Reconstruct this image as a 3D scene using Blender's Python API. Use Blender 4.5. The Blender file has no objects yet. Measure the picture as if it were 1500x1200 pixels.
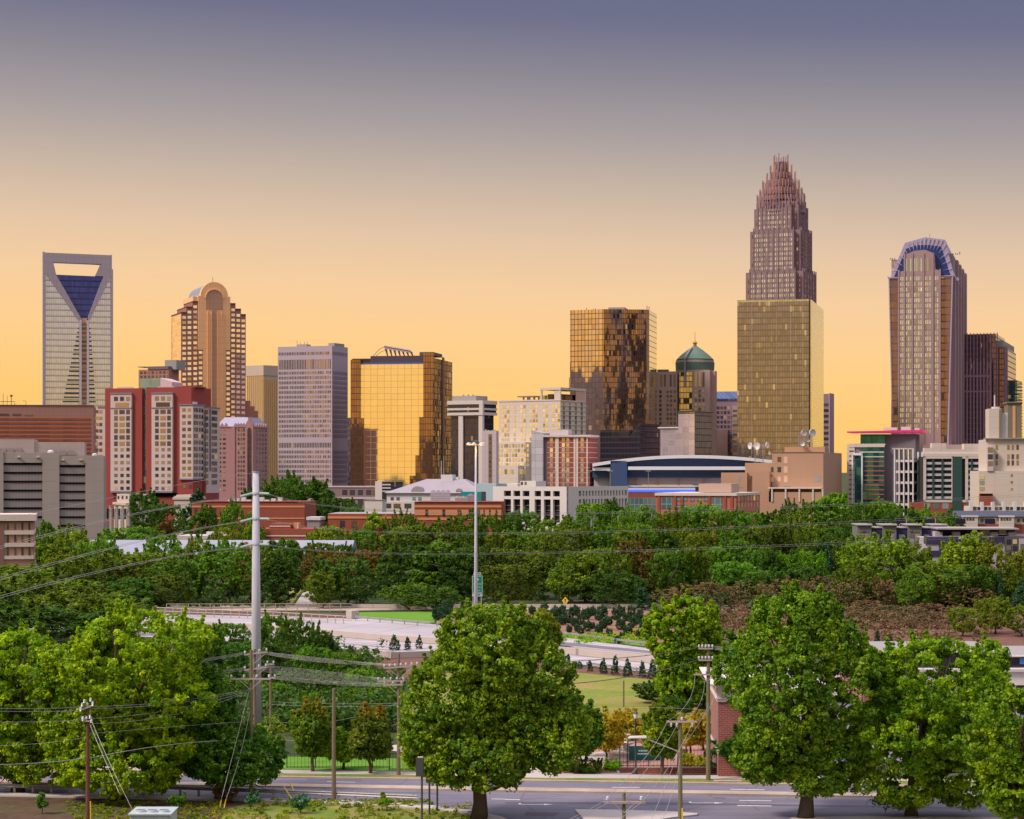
import bpy, math, random
import numpy as np
from mathutils import Vector
R = math.radians
SC = bpy.context.scene
COL = SC.collection
random.seed(7)

# ---------------------------------------------------------------- camera
FP, CX, YH, CAMH = 3200.0, 750.0, 690.0, 25.0      # focal length and horizon of the 1500x1200 photograph
cam = bpy.data.cameras.new('camera')
cam.lens = 36.0 * FP / 1500.0
cam.sensor_width = 36.0
cam.shift_y = (YH - 600.0) / 1500.0
cam.clip_start = 0.5
cam.clip_end = 60000
camo = bpy.data.objects.new('camera', cam)
camo.location = (0, 0, CAMH)
camo.rotation_euler = (R(90), 0, 0)
COL.objects.link(camo)
SC.camera = camo

# ---------------------------------------------------------------- sky and light
def lin(c):
    return tuple((v / 255 / 12.92) if v / 255 <= 0.04045 else ((v / 255 + 0.055) / 1.055) ** 2.4 for v in c)

SUN_EL, SUN_AZ = 46, 245        # azimuth the light comes from, clockwise from +Y: over the viewer's left shoulder
world = bpy.data.worlds.new('World')
SC.world = world
world.use_nodes = True
wn, wl = world.node_tree.nodes, world.node_tree.links
wn.clear()
wo = wn.new('ShaderNodeOutputWorld')
bg = wn.new('ShaderNodeBackground')
bg.inputs['Strength'].default_value = 1.0
wl.new(bg.outputs[0], wo.inputs[0])
tc = wn.new('ShaderNodeTexCoord')
sep = wn.new('ShaderNodeSeparateXYZ')
wl.new(tc.outputs['Generated'], sep.inputs[0])
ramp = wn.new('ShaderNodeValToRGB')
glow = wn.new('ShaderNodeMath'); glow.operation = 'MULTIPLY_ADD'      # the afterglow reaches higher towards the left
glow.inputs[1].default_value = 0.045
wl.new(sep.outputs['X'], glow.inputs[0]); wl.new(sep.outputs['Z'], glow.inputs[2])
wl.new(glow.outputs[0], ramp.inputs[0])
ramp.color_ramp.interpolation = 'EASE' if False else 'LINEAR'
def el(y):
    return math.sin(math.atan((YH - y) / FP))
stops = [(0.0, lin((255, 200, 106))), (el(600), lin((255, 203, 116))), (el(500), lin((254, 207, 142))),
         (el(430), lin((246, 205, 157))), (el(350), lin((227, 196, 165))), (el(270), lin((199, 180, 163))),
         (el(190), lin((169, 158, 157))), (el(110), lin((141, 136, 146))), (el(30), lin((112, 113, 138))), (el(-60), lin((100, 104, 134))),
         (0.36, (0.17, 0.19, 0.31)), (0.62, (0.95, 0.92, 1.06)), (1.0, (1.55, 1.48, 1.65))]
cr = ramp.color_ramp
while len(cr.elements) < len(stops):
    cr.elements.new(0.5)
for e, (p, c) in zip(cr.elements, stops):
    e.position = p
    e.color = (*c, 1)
sky = wn.new('ShaderNodeTexSky')
sky.sky_type = 'NISHITA'
sky.sun_disc = False
sky.sun_elevation = R(SUN_EL)
sky.sun_rotation = R(SUN_AZ)
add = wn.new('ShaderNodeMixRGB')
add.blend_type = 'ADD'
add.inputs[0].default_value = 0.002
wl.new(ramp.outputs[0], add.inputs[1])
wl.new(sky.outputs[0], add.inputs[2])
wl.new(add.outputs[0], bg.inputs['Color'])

sun = bpy.data.lights.new('sun', 'SUN')
sun.energy = 3.8
sun.angle = R(12)
sun.color = (1.0, 0.84, 0.72)
suno = bpy.data.objects.new('sun', sun)
sd = Vector((math.sin(R(SUN_AZ)) * math.cos(R(SUN_EL)), math.cos(R(SUN_AZ)) * math.cos(R(SUN_EL)), math.sin(R(SUN_EL))))
suno.rotation_euler = sd.to_track_quat('Z', 'Y').to_euler()
suno.location = (0, 0, 300)
COL.objects.link(suno)
SC.view_settings.view_transform = 'Standard'
SC.view_settings.look = 'None'
SC.view_settings.exposure = 0.0
SC.view_settings.gamma = 1.0
SC.cycles.max_bounces = 6
SC.cycles.transparent_max_bounces = 8
SC.cycles.use_denoising = True

# ---------------------------------------------------------------- photo geometry -> place
def P(x, y, D):
    "the point at depth D seen at photo pixel (x, y)"
    return Vector(((x - CX) * D / FP, D, CAMH - (y - YH) * D / FP))
def G(x, y, z=0.0):
    "the point on the level z seen at photo pixel (x, y)"
    D = FP * (CAMH - z) / (y - YH)
    return Vector(((x - CX) * D / FP, D, z))
def DG(y, z=0.0):
    return FP * (CAMH - z) / (y - YH)

# ---------------------------------------------------------------- objects
def tag(o, label, cat, group=None, kind=None):
    if label: o['label'] = label
    if cat: o['category'] = cat
    if group: o['group'] = group
    if kind: o['kind'] = kind
    return o
def thing(name, label, cat, loc=(0, 0, 0), rz=0.0, group=None):
    o = bpy.data.objects.new(name, None)
    o.empty_display_size = 0.5
    o.location = loc
    o.rotation_euler = (0, 0, rz)
    COL.objects.link(o)
    return tag(o, label, cat, group)
def inst(name, me, parent=None, loc=(0, 0, 0), rot=(0, 0, 0), scale=(1, 1, 1)):
    o = bpy.data.objects.new(name, me)
    o.location, o.rotation_euler, o.scale = loc, rot, scale
    if parent: o.parent = parent
    COL.objects.link(o)
    return o
def copy_tree(o, parent=None):
    c = o.copy()
    COL.objects.link(c)
    c.parent = parent
    for ch in list(o.children):
        copy_tree(ch, c)
    return c

class MB:
    "collects shapes into one mesh"
    def __init__(s):
        s.v, s.f, s.m, s.cur = [], [], [], 0
    def add(s, vs, fs):
        n = len(s.v)
        s.v += [tuple(p) for p in vs]
        s.f += [tuple(i + n for i in f) for f in fs]
        s.m += [s.cur] * len(fs)
        return s
    def box(s, x0, x1, y0, y1, z0, z1):
        if x0 > x1: x0, x1 = x1, x0
        if y0 > y1: y0, y1 = y1, y0
        if z0 > z1: z0, z1 = z1, z0
        return s.add([(x0, y0, z0), (x1, y0, z0), (x1, y1, z0), (x0, y1, z0), (x0, y0, z1), (x1, y0, z1), (x1, y1, z1), (x0, y1, z1)],
                     [(0, 3, 2, 1), (4, 5, 6, 7), (0, 1, 5, 4), (1, 2, 6, 5), (2, 3, 7, 6), (3, 0, 4, 7)])
    def prism(s, poly, z0, z1):
        "polygon in plan, extruded upwards (z1 may be a list of heights)"
        n = len(poly)
        zt = z1 if isinstance(z1, (list, tuple)) else [z1] * n
        area = sum(poly[i][0] * poly[(i + 1) % n][1] - poly[(i + 1) % n][0] * poly[i][1] for i in range(n))
        if area < 0:
            poly = poly[::-1]; zt = list(zt)[::-1]
        vs = [(p[0], p[1], z0) for p in poly] + [(p[0], p[1], z) for p, z in zip(poly, zt)]
        fs = [tuple(range(n - 1, -1, -1)), tuple(range(n, 2 * n))] + [(i, (i + 1) % n, n + (i + 1) % n, n + i) for i in range(n)]
        return s.add(vs, fs)
    def xprism(s, poly, y0, y1):
        "polygon in the local xz plane, extruded along y"
        n = len(poly)
        area = sum(poly[i][0] * poly[(i + 1) % n][1] - poly[(i + 1) % n][0] * poly[i][1] for i in range(n))
        if area < 0: poly = poly[::-1]
        vs = [(p[0], y0, p[1]) for p in poly] + [(p[0], y1, p[1]) for p in poly]
        fs = [tuple(range(n)), tuple(range(2 * n - 1, n - 1, -1))] + [((i + 1) % n, i, n + i, n + (i + 1) % n) for i in range(n)]
        return s.add(vs, fs)
    def yprism(s, poly, x0, x1):
        "polygon in the local yz plane, extruded along x"
        n = len(poly)
        area = sum(poly[i][0] * poly[(i + 1) % n][1] - poly[(i + 1) % n][0] * poly[i][1] for i in range(n))
        if area < 0: poly = poly[::-1]
        vs = [(x0, p[0], p[1]) for p in poly] + [(x1, p[0], p[1]) for p in poly]
        fs = [tuple(range(n - 1, -1, -1)), tuple(range(n, 2 * n))] + [(i, (i + 1) % n, n + (i + 1) % n, n + i) for i in range(n)]
        return s.add(vs, fs)
    def frustum(s, x0, x1, y0, y1, z0, X0, X1, Y0, Y1, z1):
        return s.add([(x0, y0, z0), (x1, y0, z0), (x1, y1, z0), (x0, y1, z0), (X0, Y0, z1), (X1, Y0, z1), (X1, Y1, z1), (X0, Y1, z1)],
                     [(0, 3, 2, 1), (4, 5, 6, 7), (0, 1, 5, 4), (1, 2, 6, 5), (2, 3, 7, 6), (3, 0, 4, 7)])
    def tube(s, pts, r, n=6, r1=None, cap=True):
        pts = [Vector(p) for p in pts]
        k = len(pts)
        rs = r if isinstance(r, (list, tuple)) else [r + ((r1 if r1 is not None else r) - r) * i / max(1, k - 1) for i in range(k)]
        vs, fs = [], []
        ref = None
        for i, p in enumerate(pts):
            d = (pts[min(i + 1, k - 1)] - pts[max(i - 1, 0)]).normalized()
            if ref is None:
                ref = d.orthogonal().normalized()
            a = (ref - d * ref.dot(d)).normalized()
            ref = a
            b = d.cross(a)
            for j in range(n):
                t = 2 * math.pi * j / n
                vs.append(p + (a * math.cos(t) + b * math.sin(t)) * rs[i])
        for i in range(k - 1):
            for j in range(n):
                fs.append((i * n + j, i * n + (j + 1) % n, (i + 1) * n + (j + 1) % n, (i + 1) * n + j))
        if cap:
            fs.append(tuple(range(n - 1, -1, -1)))
            fs.append(tuple(range((k - 1) * n, k * n)))
        return s.add(vs, fs)
    def lathe(s, prof, n=24, c=(0, 0), a0=0.0, a1=2 * math.pi):
        "profile [(r, z), ...] turned about the vertical through c"
        full = abs(a1 - a0 - 2 * math.pi) < 1e-6
        m = n if full else n + 1
        vs = [(c[0] + r * math.cos(a0 + (a1 - a0) * j / n), c[1] + r * math.sin(a0 + (a1 - a0) * j / n), z) for r, z in prof for j in range(m)]
        fs = []
        for i in range(len(prof) - 1):
            for j in range(n):
                j2 = (j + 1) % m
                fs.append((i * m + j, i * m + j2, (i + 1) * m + j2, (i + 1) * m + j))
        return s.add(vs, fs)
    def quad(s, a, b, c, d):
        return s.add([a, b, c, d], [(0, 1, 2, 3)])
    def mesh(s, name, mats, smooth=False):
        me = bpy.data.meshes.new(name)
        me.from_pydata(s.v, [], s.f)
        for m in (mats if isinstance(mats, (list, tuple)) else [mats]):
            me.materials.append(m)
        if any(s.m):
            me.polygons.foreach_set('material_index', s.m)
        if smooth:
            me.polygons.foreach_set('use_smooth', [True] * len(s.f))
        me.update()
        return me
    def build(s, name, mats, parent=None, smooth=False, loc=(0, 0, 0)):
        return inst(name, s.mesh(name, mats, smooth), parent, loc)

# ---------------------------------------------------------------- materials
class NT:
    def __init__(s, name):
        s.mat = bpy.data.materials.new(name)
        s.mat.use_nodes = True
        s.n, s.l = s.mat.node_tree.nodes, s.mat.node_tree.links
        s.bsdf = s.n['Principled BSDF']
        s.out = s.n['Material Output']
    def new(s, t, **kw):
        n = s.n.new(t)
        for k, v in kw.items():
            setattr(n, k, v)
        return n
    def link(s, a, b): s.l.new(a, b)
    def math(s, op, a, b=None, c=None):
        n = s.new('ShaderNodeMath', operation=op)
        for i, v in enumerate((a, b, c)):
            if v is None: continue
            if isinstance(v, (int, float)): n.inputs[i].default_value = v
            else: s.link(v, n.inputs[i])
        return n.outputs[0]
    def mix(s, f, a, b, mode='MIX'):
        n = s.new('ShaderNodeMixRGB', blend_type=mode)
        for i, v in enumerate((f, a, b)):
            if isinstance(v, (int, float)): n.inputs[i].default_value = v
            elif isinstance(v, tuple): n.inputs[i].default_value = (*v[:3], 1)
            else: s.link(v, n.inputs[i])
        return n.outputs[0]
    def coord(s, kind='Object'):
        return s.new('ShaderNodeTexCoord').outputs[kind]
    def noise(s, scale, detail=3, rough=0.55, vec=None, stretch=None):
        v = vec if vec is not None else s.coord()
        if stretch:
            m = s.new('ShaderNodeMapping')
            m.inputs['Scale'].default_value = stretch
            s.link(v, m.inputs[0]); v = m.outputs[0]
        n = s.new('ShaderNodeTexNoise')
        n.inputs['Scale'].default_value = scale
        n.inputs['Detail'].default_value = detail
        n.inputs['Roughness'].default_value = rough
        s.link(v, n.inputs['Vector'])
        return n.outputs['Fac']
    def rampv(s, f, stops):
        r = s.new('ShaderNodeValToRGB')
        while len(r.color_ramp.elements) < len(stops): r.color_ramp.elements.new(0.5)
        for e, (p, c) in zip(r.color_ramp.elements, stops):
            e.position = p; e.color = (*c, 1) if isinstance(c, tuple) else (c, c, c, 1)
        s.link(f, r.inputs[0])
        return r.outputs[0]

def sc3(c, k): return tuple(v * k for v in c)
MATS = {}
def wall_mat(name, col, var=0.16, rough=0.85, joints=None, jcol=0.72, jw=0.06, scale=0.12, spec=0.2, bands=None):
    "painted or cast wall: broad stains, vertical streaks, fine grain and, where the wall has them, joints (su, sz metres)"
    t = NT(name)
    co = t.coord()
    n1 = t.noise(scale, 4, 0.6, co)
    n2 = t.noise(1.0, 3, 0.6, co, (0.35, 0.35, 0.03))
    n3 = t.noise(1.7, 2, 0.5, co)
    f = t.math('ADD', t.math('MULTIPLY', n1, 0.5), t.math('ADD', t.math('MULTIPLY', n2, 0.35), t.math('MULTIPLY', n3, 0.15)))
    f = t.math('MULTIPLY_ADD', t.math('SUBTRACT', f, 0.5), 3.0 * var, 1.0)
    c = t.mix(1.0, col, f, 'MULTIPLY')
    sp = t.new('ShaderNodeSeparateXYZ'); t.link(co, sp.inputs[0])
    if bands:                                   # courses of another stone: (pitch, share, colour, phase)
        fr = t.math('FRACT', t.math('DIVIDE', t.math('ADD', sp.outputs['Z'], bands[3] + 1000 * bands[0]), bands[0]))
        c = t.mix(t.math('LESS_THAN', fr, bands[1]), c, t.mix(1.0, bands[2], f, 'MULTIPLY'))
    if joints:
        su, sz = joints
        u = t.math('ADD', sp.outputs['X'], sp.outputs['Y'])
        mu = t.math('LESS_THAN', t.math('FRACT', t.math('ADD', t.math('DIVIDE', u, su), 500)), jw) if su else 0.0
        mz = t.math('LESS_THAN', t.math('FRACT', t.math('DIVIDE', sp.outputs['Z'], sz)), jw * (su / sz if su else 1)) if sz else 0.0
        c = t.mix(t.math('MAXIMUM', mu, mz), c, t.mix(1.0, c, (jcol,) * 3, 'MULTIPLY'))
    t.link(c, t.bsdf.inputs['Base Color'])
    t.bsdf.inputs['Roughness'].default_value = rough
    t.bsdf.inputs['Specular IOR Level'].default_value = spec
    MATS[name] = t.mat
    return t.mat

def glass_mat(name, tint, mull, su, sz, mw=0.08, mz=None, metal=0.85, rough=0.06, tilt=0.012, wave=0.02, dark=(0.02, 0.02, 0.025), darkp=0.0, lit=0.0, band=None, pv=0.28):
    "curtain wall: mullion grid (su, sz metres), every pane tilted a hair and mirroring its own bit of sky"
    t = NT(name)
    co = t.coord()
    sp = t.new('ShaderNodeSeparateXYZ'); t.link(co, sp.inputs[0])
    u = t.math('ADD', t.math('DIVIDE', t.math('ADD', sp.outputs['X'], sp.outputs['Y']), su), 500)
    z = t.math('ADD', t.math('DIVIDE', sp.outputs['Z'], sz), 0.02)
    cell = t.new('ShaderNodeCombineXYZ')
    t.link(t.math('FLOOR', u), cell.inputs[0]); t.link(t.math('FLOOR', z), cell.inputs[1])
    wn_ = t.new('ShaderNodeTexWhiteNoise', noise_dimensions='3D'); t.link(cell.outputs[0], wn_.inputs['Vector'])
    mask = t.math('MAXIMUM', t.math('LESS_THAN', t.math('FRACT', u), mw), t.math('LESS_THAN', t.math('FRACT', z), mz if mz is not None else mw * su / sz))
    # pane tint
    var = t.math('MULTIPLY_ADD', wn_.outputs['Value'], pv, 1.0 - pv * 0.6)
    base = t.mix(1.0, tint, var, 'MULTIPLY')
    if band:                                    # (share, colour): spandrel of every storey
        base = t.mix(t.math('LESS_THAN', t.math('FRACT', z), band[0]), base, band[1])
    if darkp:
        base = t.mix(t.math('LESS_THAN', wn_.outputs['Value'], darkp), base, dark)
    base = t.mix(mask, base, mull)
    t.link(base, t.bsdf.inputs['Base Color'])
    nm = t.math('SUBTRACT', 1.0, mask)
    t.link(t.math('MULTIPLY', nm, metal), t.bsdf.inputs['Metallic'])
    t.link(t.math('MULTIPLY_ADD', mask, 0.5, rough), t.bsdf.inputs['Roughness'])
    geo = t.new('ShaderNodeNewGeometry')
    vm = t.new('ShaderNodeVectorMath', operation='SUBTRACT'); t.link(wn_.outputs['Color'], vm.inputs[0]); vm.inputs[1].default_value = (0.5, 0.5, 0.5)
    v2 = t.new('ShaderNodeVectorMath', operation='SCALE'); t.link(vm.outputs[0], v2.inputs[0]); v2.inputs['Scale'].default_value = tilt
    nz = t.new('ShaderNodeTexNoise'); nz.inputs['Scale'].default_value = 0.12; nz.inputs['Detail'].default_value = 2
    mp = t.new('ShaderNodeMapping'); mp.inputs['Scale'].default_value = (1, 1, 0.25); t.link(co, mp.inputs[0]); t.link(mp.outputs[0], nz.inputs['Vector'])
    v3 = t.new('ShaderNodeVectorMath', operation='SUBTRACT'); t.link(nz.outputs['Color'], v3.inputs[0]); v3.inputs[1].default_value = (0.5, 0.5, 0.5)
    v4 = t.new('ShaderNodeVectorMath', operation='SCALE'); t.link(v3.outputs[0], v4.inputs[0]); v4.inputs['Scale'].default_value = wave
    a = t.new('ShaderNodeVectorMath', operation='ADD'); t.link(v2.outputs[0], a.inputs[0]); t.link(v4.outputs[0], a.inputs[1])
    b = t.new('ShaderNodeVectorMath', operation='ADD'); t.link(a.outputs[0], b.inputs[0]); t.link(geo.outputs['Normal'], b.inputs[1])
    c = t.new('ShaderNodeVectorMath', operation='NORMALIZE'); t.link(b.outputs[0], c.inputs[0])
    t.link(c.outputs[0], t.bsdf.inputs['Normal'])
    if lit:
        wl2 = t.new('ShaderNodeTexWhiteNoise', noise_dimensions='4D'); t.link(cell.outputs[0], wl2.inputs['Vector']); wl2.inputs['W'].default_value = 3.7
        on = t.math('MULTIPLY', t.math('LESS_THAN', wl2.outputs['Value'], lit), nm)
        t.bsdf.inputs['Emission Color'].default_value = (1.0, 0.62, 0.18, 1)
        t.link(t.math('MULTIPLY', on, t.math('MULTIPLY', wl2.outputs['Value'], 0.32 / lit)), t.bsdf.inputs['Emission Strength'])
    MATS[name] = t.mat
    return t.mat

def win_mat(name, col, col2, share2=0.3, metal=0.7, rough=0.12, tilt=0.03, lit=0.02):
    "separate window panes: each pane picks its own tone (blinds, dark room, lamp on)"
    t = NT(name)
    oi = t.new('ShaderNodeObjectInfo'); geo = t.new('ShaderNodeNewGeometry')
    rnd = t.math('FRACT', t.math('ADD', oi.outputs['Random'], geo.outputs['Random Per Island']))
    r2 = t.math('FRACT', t.math('MULTIPLY', rnd, 17.31))
    r3 = t.math('FRACT', t.math('MULTIPLY', rnd, 53.77))
    base = t.mix(t.math('LESS_THAN', rnd, share2), col, col2)
    base = t.mix(1.0, base, t.math('MULTIPLY_ADD', r2, 0.4, 0.75), 'MULTIPLY')
    t.link(base, t.bsdf.inputs['Base Color'])
    t.bsdf.inputs['Metallic'].default_value = metal
    t.bsdf.inputs['Roughness'].default_value = rough
    if lit:
        t.bsdf.inputs['Emission Color'].default_value = (1.0, 0.6, 0.2, 1)
        t.link(t.math('MULTIPLY', t.math('LESS_THAN', r3, lit), 0.3), t.bsdf.inputs['Emission Strength'])
    cx = t.new('ShaderNodeCombineXYZ')
    t.link(t.math('MULTIPLY', t.math('SUBTRACT', r2, 0.5), tilt), cx.inputs[0]); t.link(t.math('MULTIPLY', t.math('SUBTRACT', r3, 0.5), tilt), cx.inputs[2])
    b = t.new('ShaderNodeVectorMath', operation='ADD'); t.link(cx.outputs[0], b.inputs[0]); t.link(geo.outputs['Normal'], b.inputs[1])
    t.link(b.outputs[0], t.bsdf.inputs['Normal'])
    MATS[name] = t.mat
    return t.mat

def plain(name, col, rough=0.6, metal=0.0, var=0.12, scale=2.0, emit=None, spec=0.4):
    t = NT(name)
    f = t.math('MULTIPLY_ADD', t.math('SUBTRACT', t.noise(scale, 3), 0.5), 2.5 * var, 1.0)
    t.link(t.mix(1.0, col, f, 'MULTIPLY'), t.bsdf.inputs['Base Color'])
    t.bsdf.inputs['Roughness'].default_value = rough
    t.bsdf.inputs['Metallic'].default_value = metal
    t.bsdf.inputs['Specular IOR Level'].default_value = spec
    if emit:
        t.bsdf.inputs['Emission Color'].default_value = (*emit[0], 1)
        t.bsdf.inputs['Emission Strength'].default_value = emit[1]
    MATS[name] = t.mat
    return t.mat

# ---------------------------------------------------------------- building frame
class Bld:
    """A building seen at its near corner (photo column xc, depth D). Local x runs along the left face
    (0 at the corner, negative to the left), local y along the right face (0 at the corner, back into the scene)."""
    def __init__(s, name, label, cat, x0, xc, x1, D, th=12.0, L=None, W=None, group=None, zb=0.0):
        s.D, s.th = D, R(th)
        s.C = Vector(((xc - CX) * D / FP, D))
        s.a = Vector((math.cos(s.th), -math.sin(s.th)))
        s.b = Vector((math.sin(s.th), math.cos(s.th)))
        s.root = thing(name, label, cat, (s.C.x, s.C.y, zb), -s.th, group)
        s.zb = zb
        s.x0, s.xc, s.x1 = x0, xc, x1
        s.W = W if W is not None else -s.u(x0)
        s.L = L if L is not None else s.v(x1)
        s.cnt = {}
    def _s(s, x, d, off=(0, 0)):
        k = (x - CX) / FP
        cx, cy = s.C.x + off[0], s.C.y + off[1]
        return (k * cy - cx) / (d.x - k * d.y)
    def u(s, x, y=0.0):
        "photo column -> local x on the plane local y = const"
        o = s.b * y
        return s._s(x, s.a, o)
    def v(s, x, X=0.0):
        o = s.a * X
        return s._s(x, s.b, o)
    def z(s, y, lx=0.0, ly=0.0):
        d = s.C.y + s.a.y * lx + s.b.y * ly
        return CAMH - (y - YH) * d / FP - s.zb
    def obj(s, mb, name, mats, smooth=False, label=None):
        o = mb.build(name, mats, s.root, smooth)
        if label: o['label'] = label
        return o
    def box(s, name, mat, x0, x1, y0, y1, z0, z1):
        return s.obj(MB().box(x0, x1, y0, y1, z0, z1), name, mat)
    def body(s, mat, ytop, name='wall', ybot=None, W=None, L=None):
        return s.box(name, mat, -(W or s.W), 0, 0, L or s.L, 0 if ybot is None else s.z(ybot), s.z(ytop))
    # windows: rectangles given by photo columns (centres) and rows
    def wins(s, face, cols, rows, w, h, mat, plane=0.0, name='window', th=0.3, proud=0.08, frame=None, lim=100):
        """face 'L' (front-left) or 'R' (right). cols, rows: lists of centre metres. w, h metres."""
        n = s.cnt.get(name, 0)
        mb0 = MB()
        if face == 'L': mb0.box(-w / 2, w / 2, -proud, th - proud, -h / 2, h / 2)
        else: mb0.box(-(th - proud), proud, -w / 2, w / 2, -h / 2, h / 2)
        me = mb0.mesh(name, mat)
        rest = MB()
        for z in rows:
            for c in cols:
                loc = (c, plane, z) if face == 'L' else (plane, c, z)
                if n < lim:
                    inst(name, me, s.root, loc); n += 1
                else:
                    rest.add([(p[0] + loc[0], p[1] + loc[1], p[2] + loc[2]) for p in mb0.v], mb0.f)
        s.cnt[name] = n
        if rest.v:
            s.rest = getattr(s, 'rest', {})
            s.rest.setdefault((name, mat.name), MB()).add(rest.v, rest.f)
    def done(s):
        "windows past the first hundred become one part"
        by = {}
        for (name, m), mb in getattr(s, 'rest', {}).items():
            t = by.setdefault(name, (MB(), []))
            t[1].append(bpy.data.materials[m]); t[0].cur = len(t[1]) - 1
            t[0].add(mb.v, mb.f)
        for name, (mb, ms) in by.items():
            o = mb.build(name, ms, s.root)
            o['kind'] = 'stuff'
        return s
    def cols(s, x0, x1, n, face='L', plane=0.0):
        f = s.u if face == 'L' else s.v
        a, b = f(x0, plane), f(x1, plane)
        return [a + (b - a) * (i + 0.5) / n for i in range(n)]
    def rows(s, y0, y1, n):
        a, b = s.z(y0), s.z(y1)
        return [a + (b - a) * (i + 0.5) / n for i in range(n)]
def frac(a, b, n):
    return [a + (b - a) * (i + 0.5) / n for i in range(n)]
# ================================================================ materials of the skyline
GOLDEN = (0.62, 0.40, 0.12)
w_dark = win_mat('window_dark', (0.10, 0.10, 0.13), (0.22, 0.18, 0.14), 0.3, 0.55)
w_gold = win_mat('window_gold', (1.0, 0.92, 0.76), (0.62, 0.50, 0.36), 0.2, 0.85, lit=0.0)
w_mix = win_mat('window_mixed', (0.34, 0.30, 0.26), (0.08, 0.08, 0.10), 0.45, 0.6, lit=0.05)
w_brown = win_mat('window_brown', (0.42, 0.30, 0.20), (0.16, 0.12, 0.12), 0.35, 0.7, lit=0.02)
w_sky = win_mat('window_pale', (0.62, 0.70, 0.72), (0.40, 0.42, 0.42), 0.3, 0.8, lit=0.01)
slate = plain('roof_metal_lavender', (0.30, 0.29, 0.40), 0.5, 0.2)
rooftop = plain('rooftop_plant_grey', (0.30, 0.28, 0.28), 0.8)
white_steel = plain('white_steel', (0.62, 0.60, 0.62), 0.5)
dark_steel = plain('dark_steel', (0.06, 0.06, 0.07), 0.5)

# ---------------------------------------------------------------- tower with the open V top
b = Bld('office_tower', 'tall glass tower with an open hole framed at its top above a dark blue V', 'skyscraper', 60, 64, 164, 1500, 74)
frm = wall_mat('mauve_frame', (0.40, 0.34, 0.40), 0.08, joints=(3.0, 4.2), jw=0.05)
sil = glass_mat('silver_glass', (0.56, 0.64, 0.86), (0.36, 0.33, 0.34), 1.5, 4.1, 0.10, 0.12, metal=0.85, tilt=0.004, wave=0.01, band=(0.3, (0.44, 0.48, 0.60)), pv=0.12)
blu = glass_mat('deep_blue_glass', (0.06, 0.08, 0.36), (0.03, 0.03, 0.08), 1.5, 4.1, 0.12, 0.2, metal=0.8, band=(0.25, (0.03, 0.04, 0.2)))
def yz(b, pts): return [(b.v(x), b.z(y, 0, b.v(x))) for x, y in pts]
W = b.W
b.obj(MB().yprism(yz(b, [(68, 402), (160, 406), (160, 700), (68, 700)]), -W + 1, -3), 'core', sil)
b.obj(MB().yprism(yz(b, [(81, 402), (153, 405), (129, 469), (118, 469)]), -3.0, -2.2), 'v_screen', blu)
mb = MB()
mb.yprism(yz(b, [(63, 368), (66, 370), (162, 374), (164, 373), (164, 388), (148, 387), (78, 384), (63, 384)]), -8, 0)
mb.yprism(yz(b, [(63, 384), (78, 384), (82.5, 403), (118.5, 466), (118.5, 471), (116, 471), (67, 401), (67, 700), (63, 700)]), -8, 0)
mb.yprism(yz(b, [(148, 387), (164, 388), (164, 700), (162.3, 700), (162.3, 406), (130.5, 471), (128.5, 466), (151.5, 405), (140, 404.5)]), -8, 0)
b.obj(mb, 'frame', frm)
b.obj(MB().yprism(yz(b, [(67, 400), (116, 470), (116, 700), (67, 700)]), -2.9, -0.8), 'left_wing_glass', sil)
b.obj(MB().yprism(yz(b, [(162, 405), (162, 700), (131, 700), (131, 470)]), -2.9, -0.8), 'right_wing_glass', sil)
mb = MB()
for xa, xb in ((116.3, 119.6), (127.2, 130.4)):
    mb.yprism(yz(b, [(xa, 470), (xb, 468), (xb, 700), (xa, 700)]), -2.5, 0.3)
b.obj(mb, 'centre_pier', plain('pale_pier', (0.62, 0.52, 0.58), 0.6))
b.obj(MB().yprism(yz(b, [(119.6, 466), (127.2, 466), (127.2, 700), (119.6, 700)]), -2.5, -1.0), 'centre_strip', plain('peach_spandrel', (0.62, 0.36, 0.22), 0.6))
zz = b.z(470)
fl = (470 - 595) / 19.5
for k in range(20):
    y = 472 + k * 6.4
    o = b.obj(MB().box(-1.0, -0.6, b.v(119.8), b.v(127), b.z(y + 3), b.z(y)), 'window', w_dark)
for k in range(18):
    y = 479 + k * 6.35
    ll = 1.2 + k * 1.32
    b.obj(MB().box(-0.8, -0.3, b.v(115.8 - ll), b.v(115.8), b.z(y + 2), b.z(y)), 'sun_shelf', dark_steel)
    b.obj(MB().box(-0.8, -0.3, b.v(131), b.v(131 + 1.5 + k * 0.45), b.z(y + 2), b.z(y)), 'sun_shelf', dark_steel)
b.obj(MB().box(-W * 0.8, 0.4, b.v(163.6), b.v(165.6), 0, b.z(392)), 'edge_fin', frm)

# ---------------------------------------------------------------- domed granite tower
b = Bld('office_tower', 'stepped rose granite tower with a barrel vaulted top and a tall arched centre', 'skyscraper', 251, 265.5, 360, 1500, 70)
gran = wall_mat('rose_granite_dark', (0.34, 0.15, 0.12), 0.12)
peach = wall_mat('peach_granite', (0.88, 0.50, 0.25), 0.10, joints=(2.6, 3.9), jw=0.07, jcol=0.78)
peachd = wall_mat('peach_granite_dark', (0.50, 0.28, 0.19), 0.10, joints=(2.6, 3.9), jw=0.07)
cop = plain('dark_coping', (0.07, 0.05, 0.06), 0.7)
W = b.W
mb = MB()
steps = [(265.5, 273, 459, W), (273, 282, 451, W * 0.93), (282, 290, 443, W * 0.86), (337, 345, 446, W * 0.86), (345, 353, 454, W * 0.93), (353, 360, 462, W)]
for x0, x1, yt, dep in steps:
    mb.box(-dep, 0, b.v(x0), b.v(x1), 0, b.z(yt, 0, b.v(x0)))
mb.box(-W, -0.2, b.v(290), b.v(337), 0, b.z(452))
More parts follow.
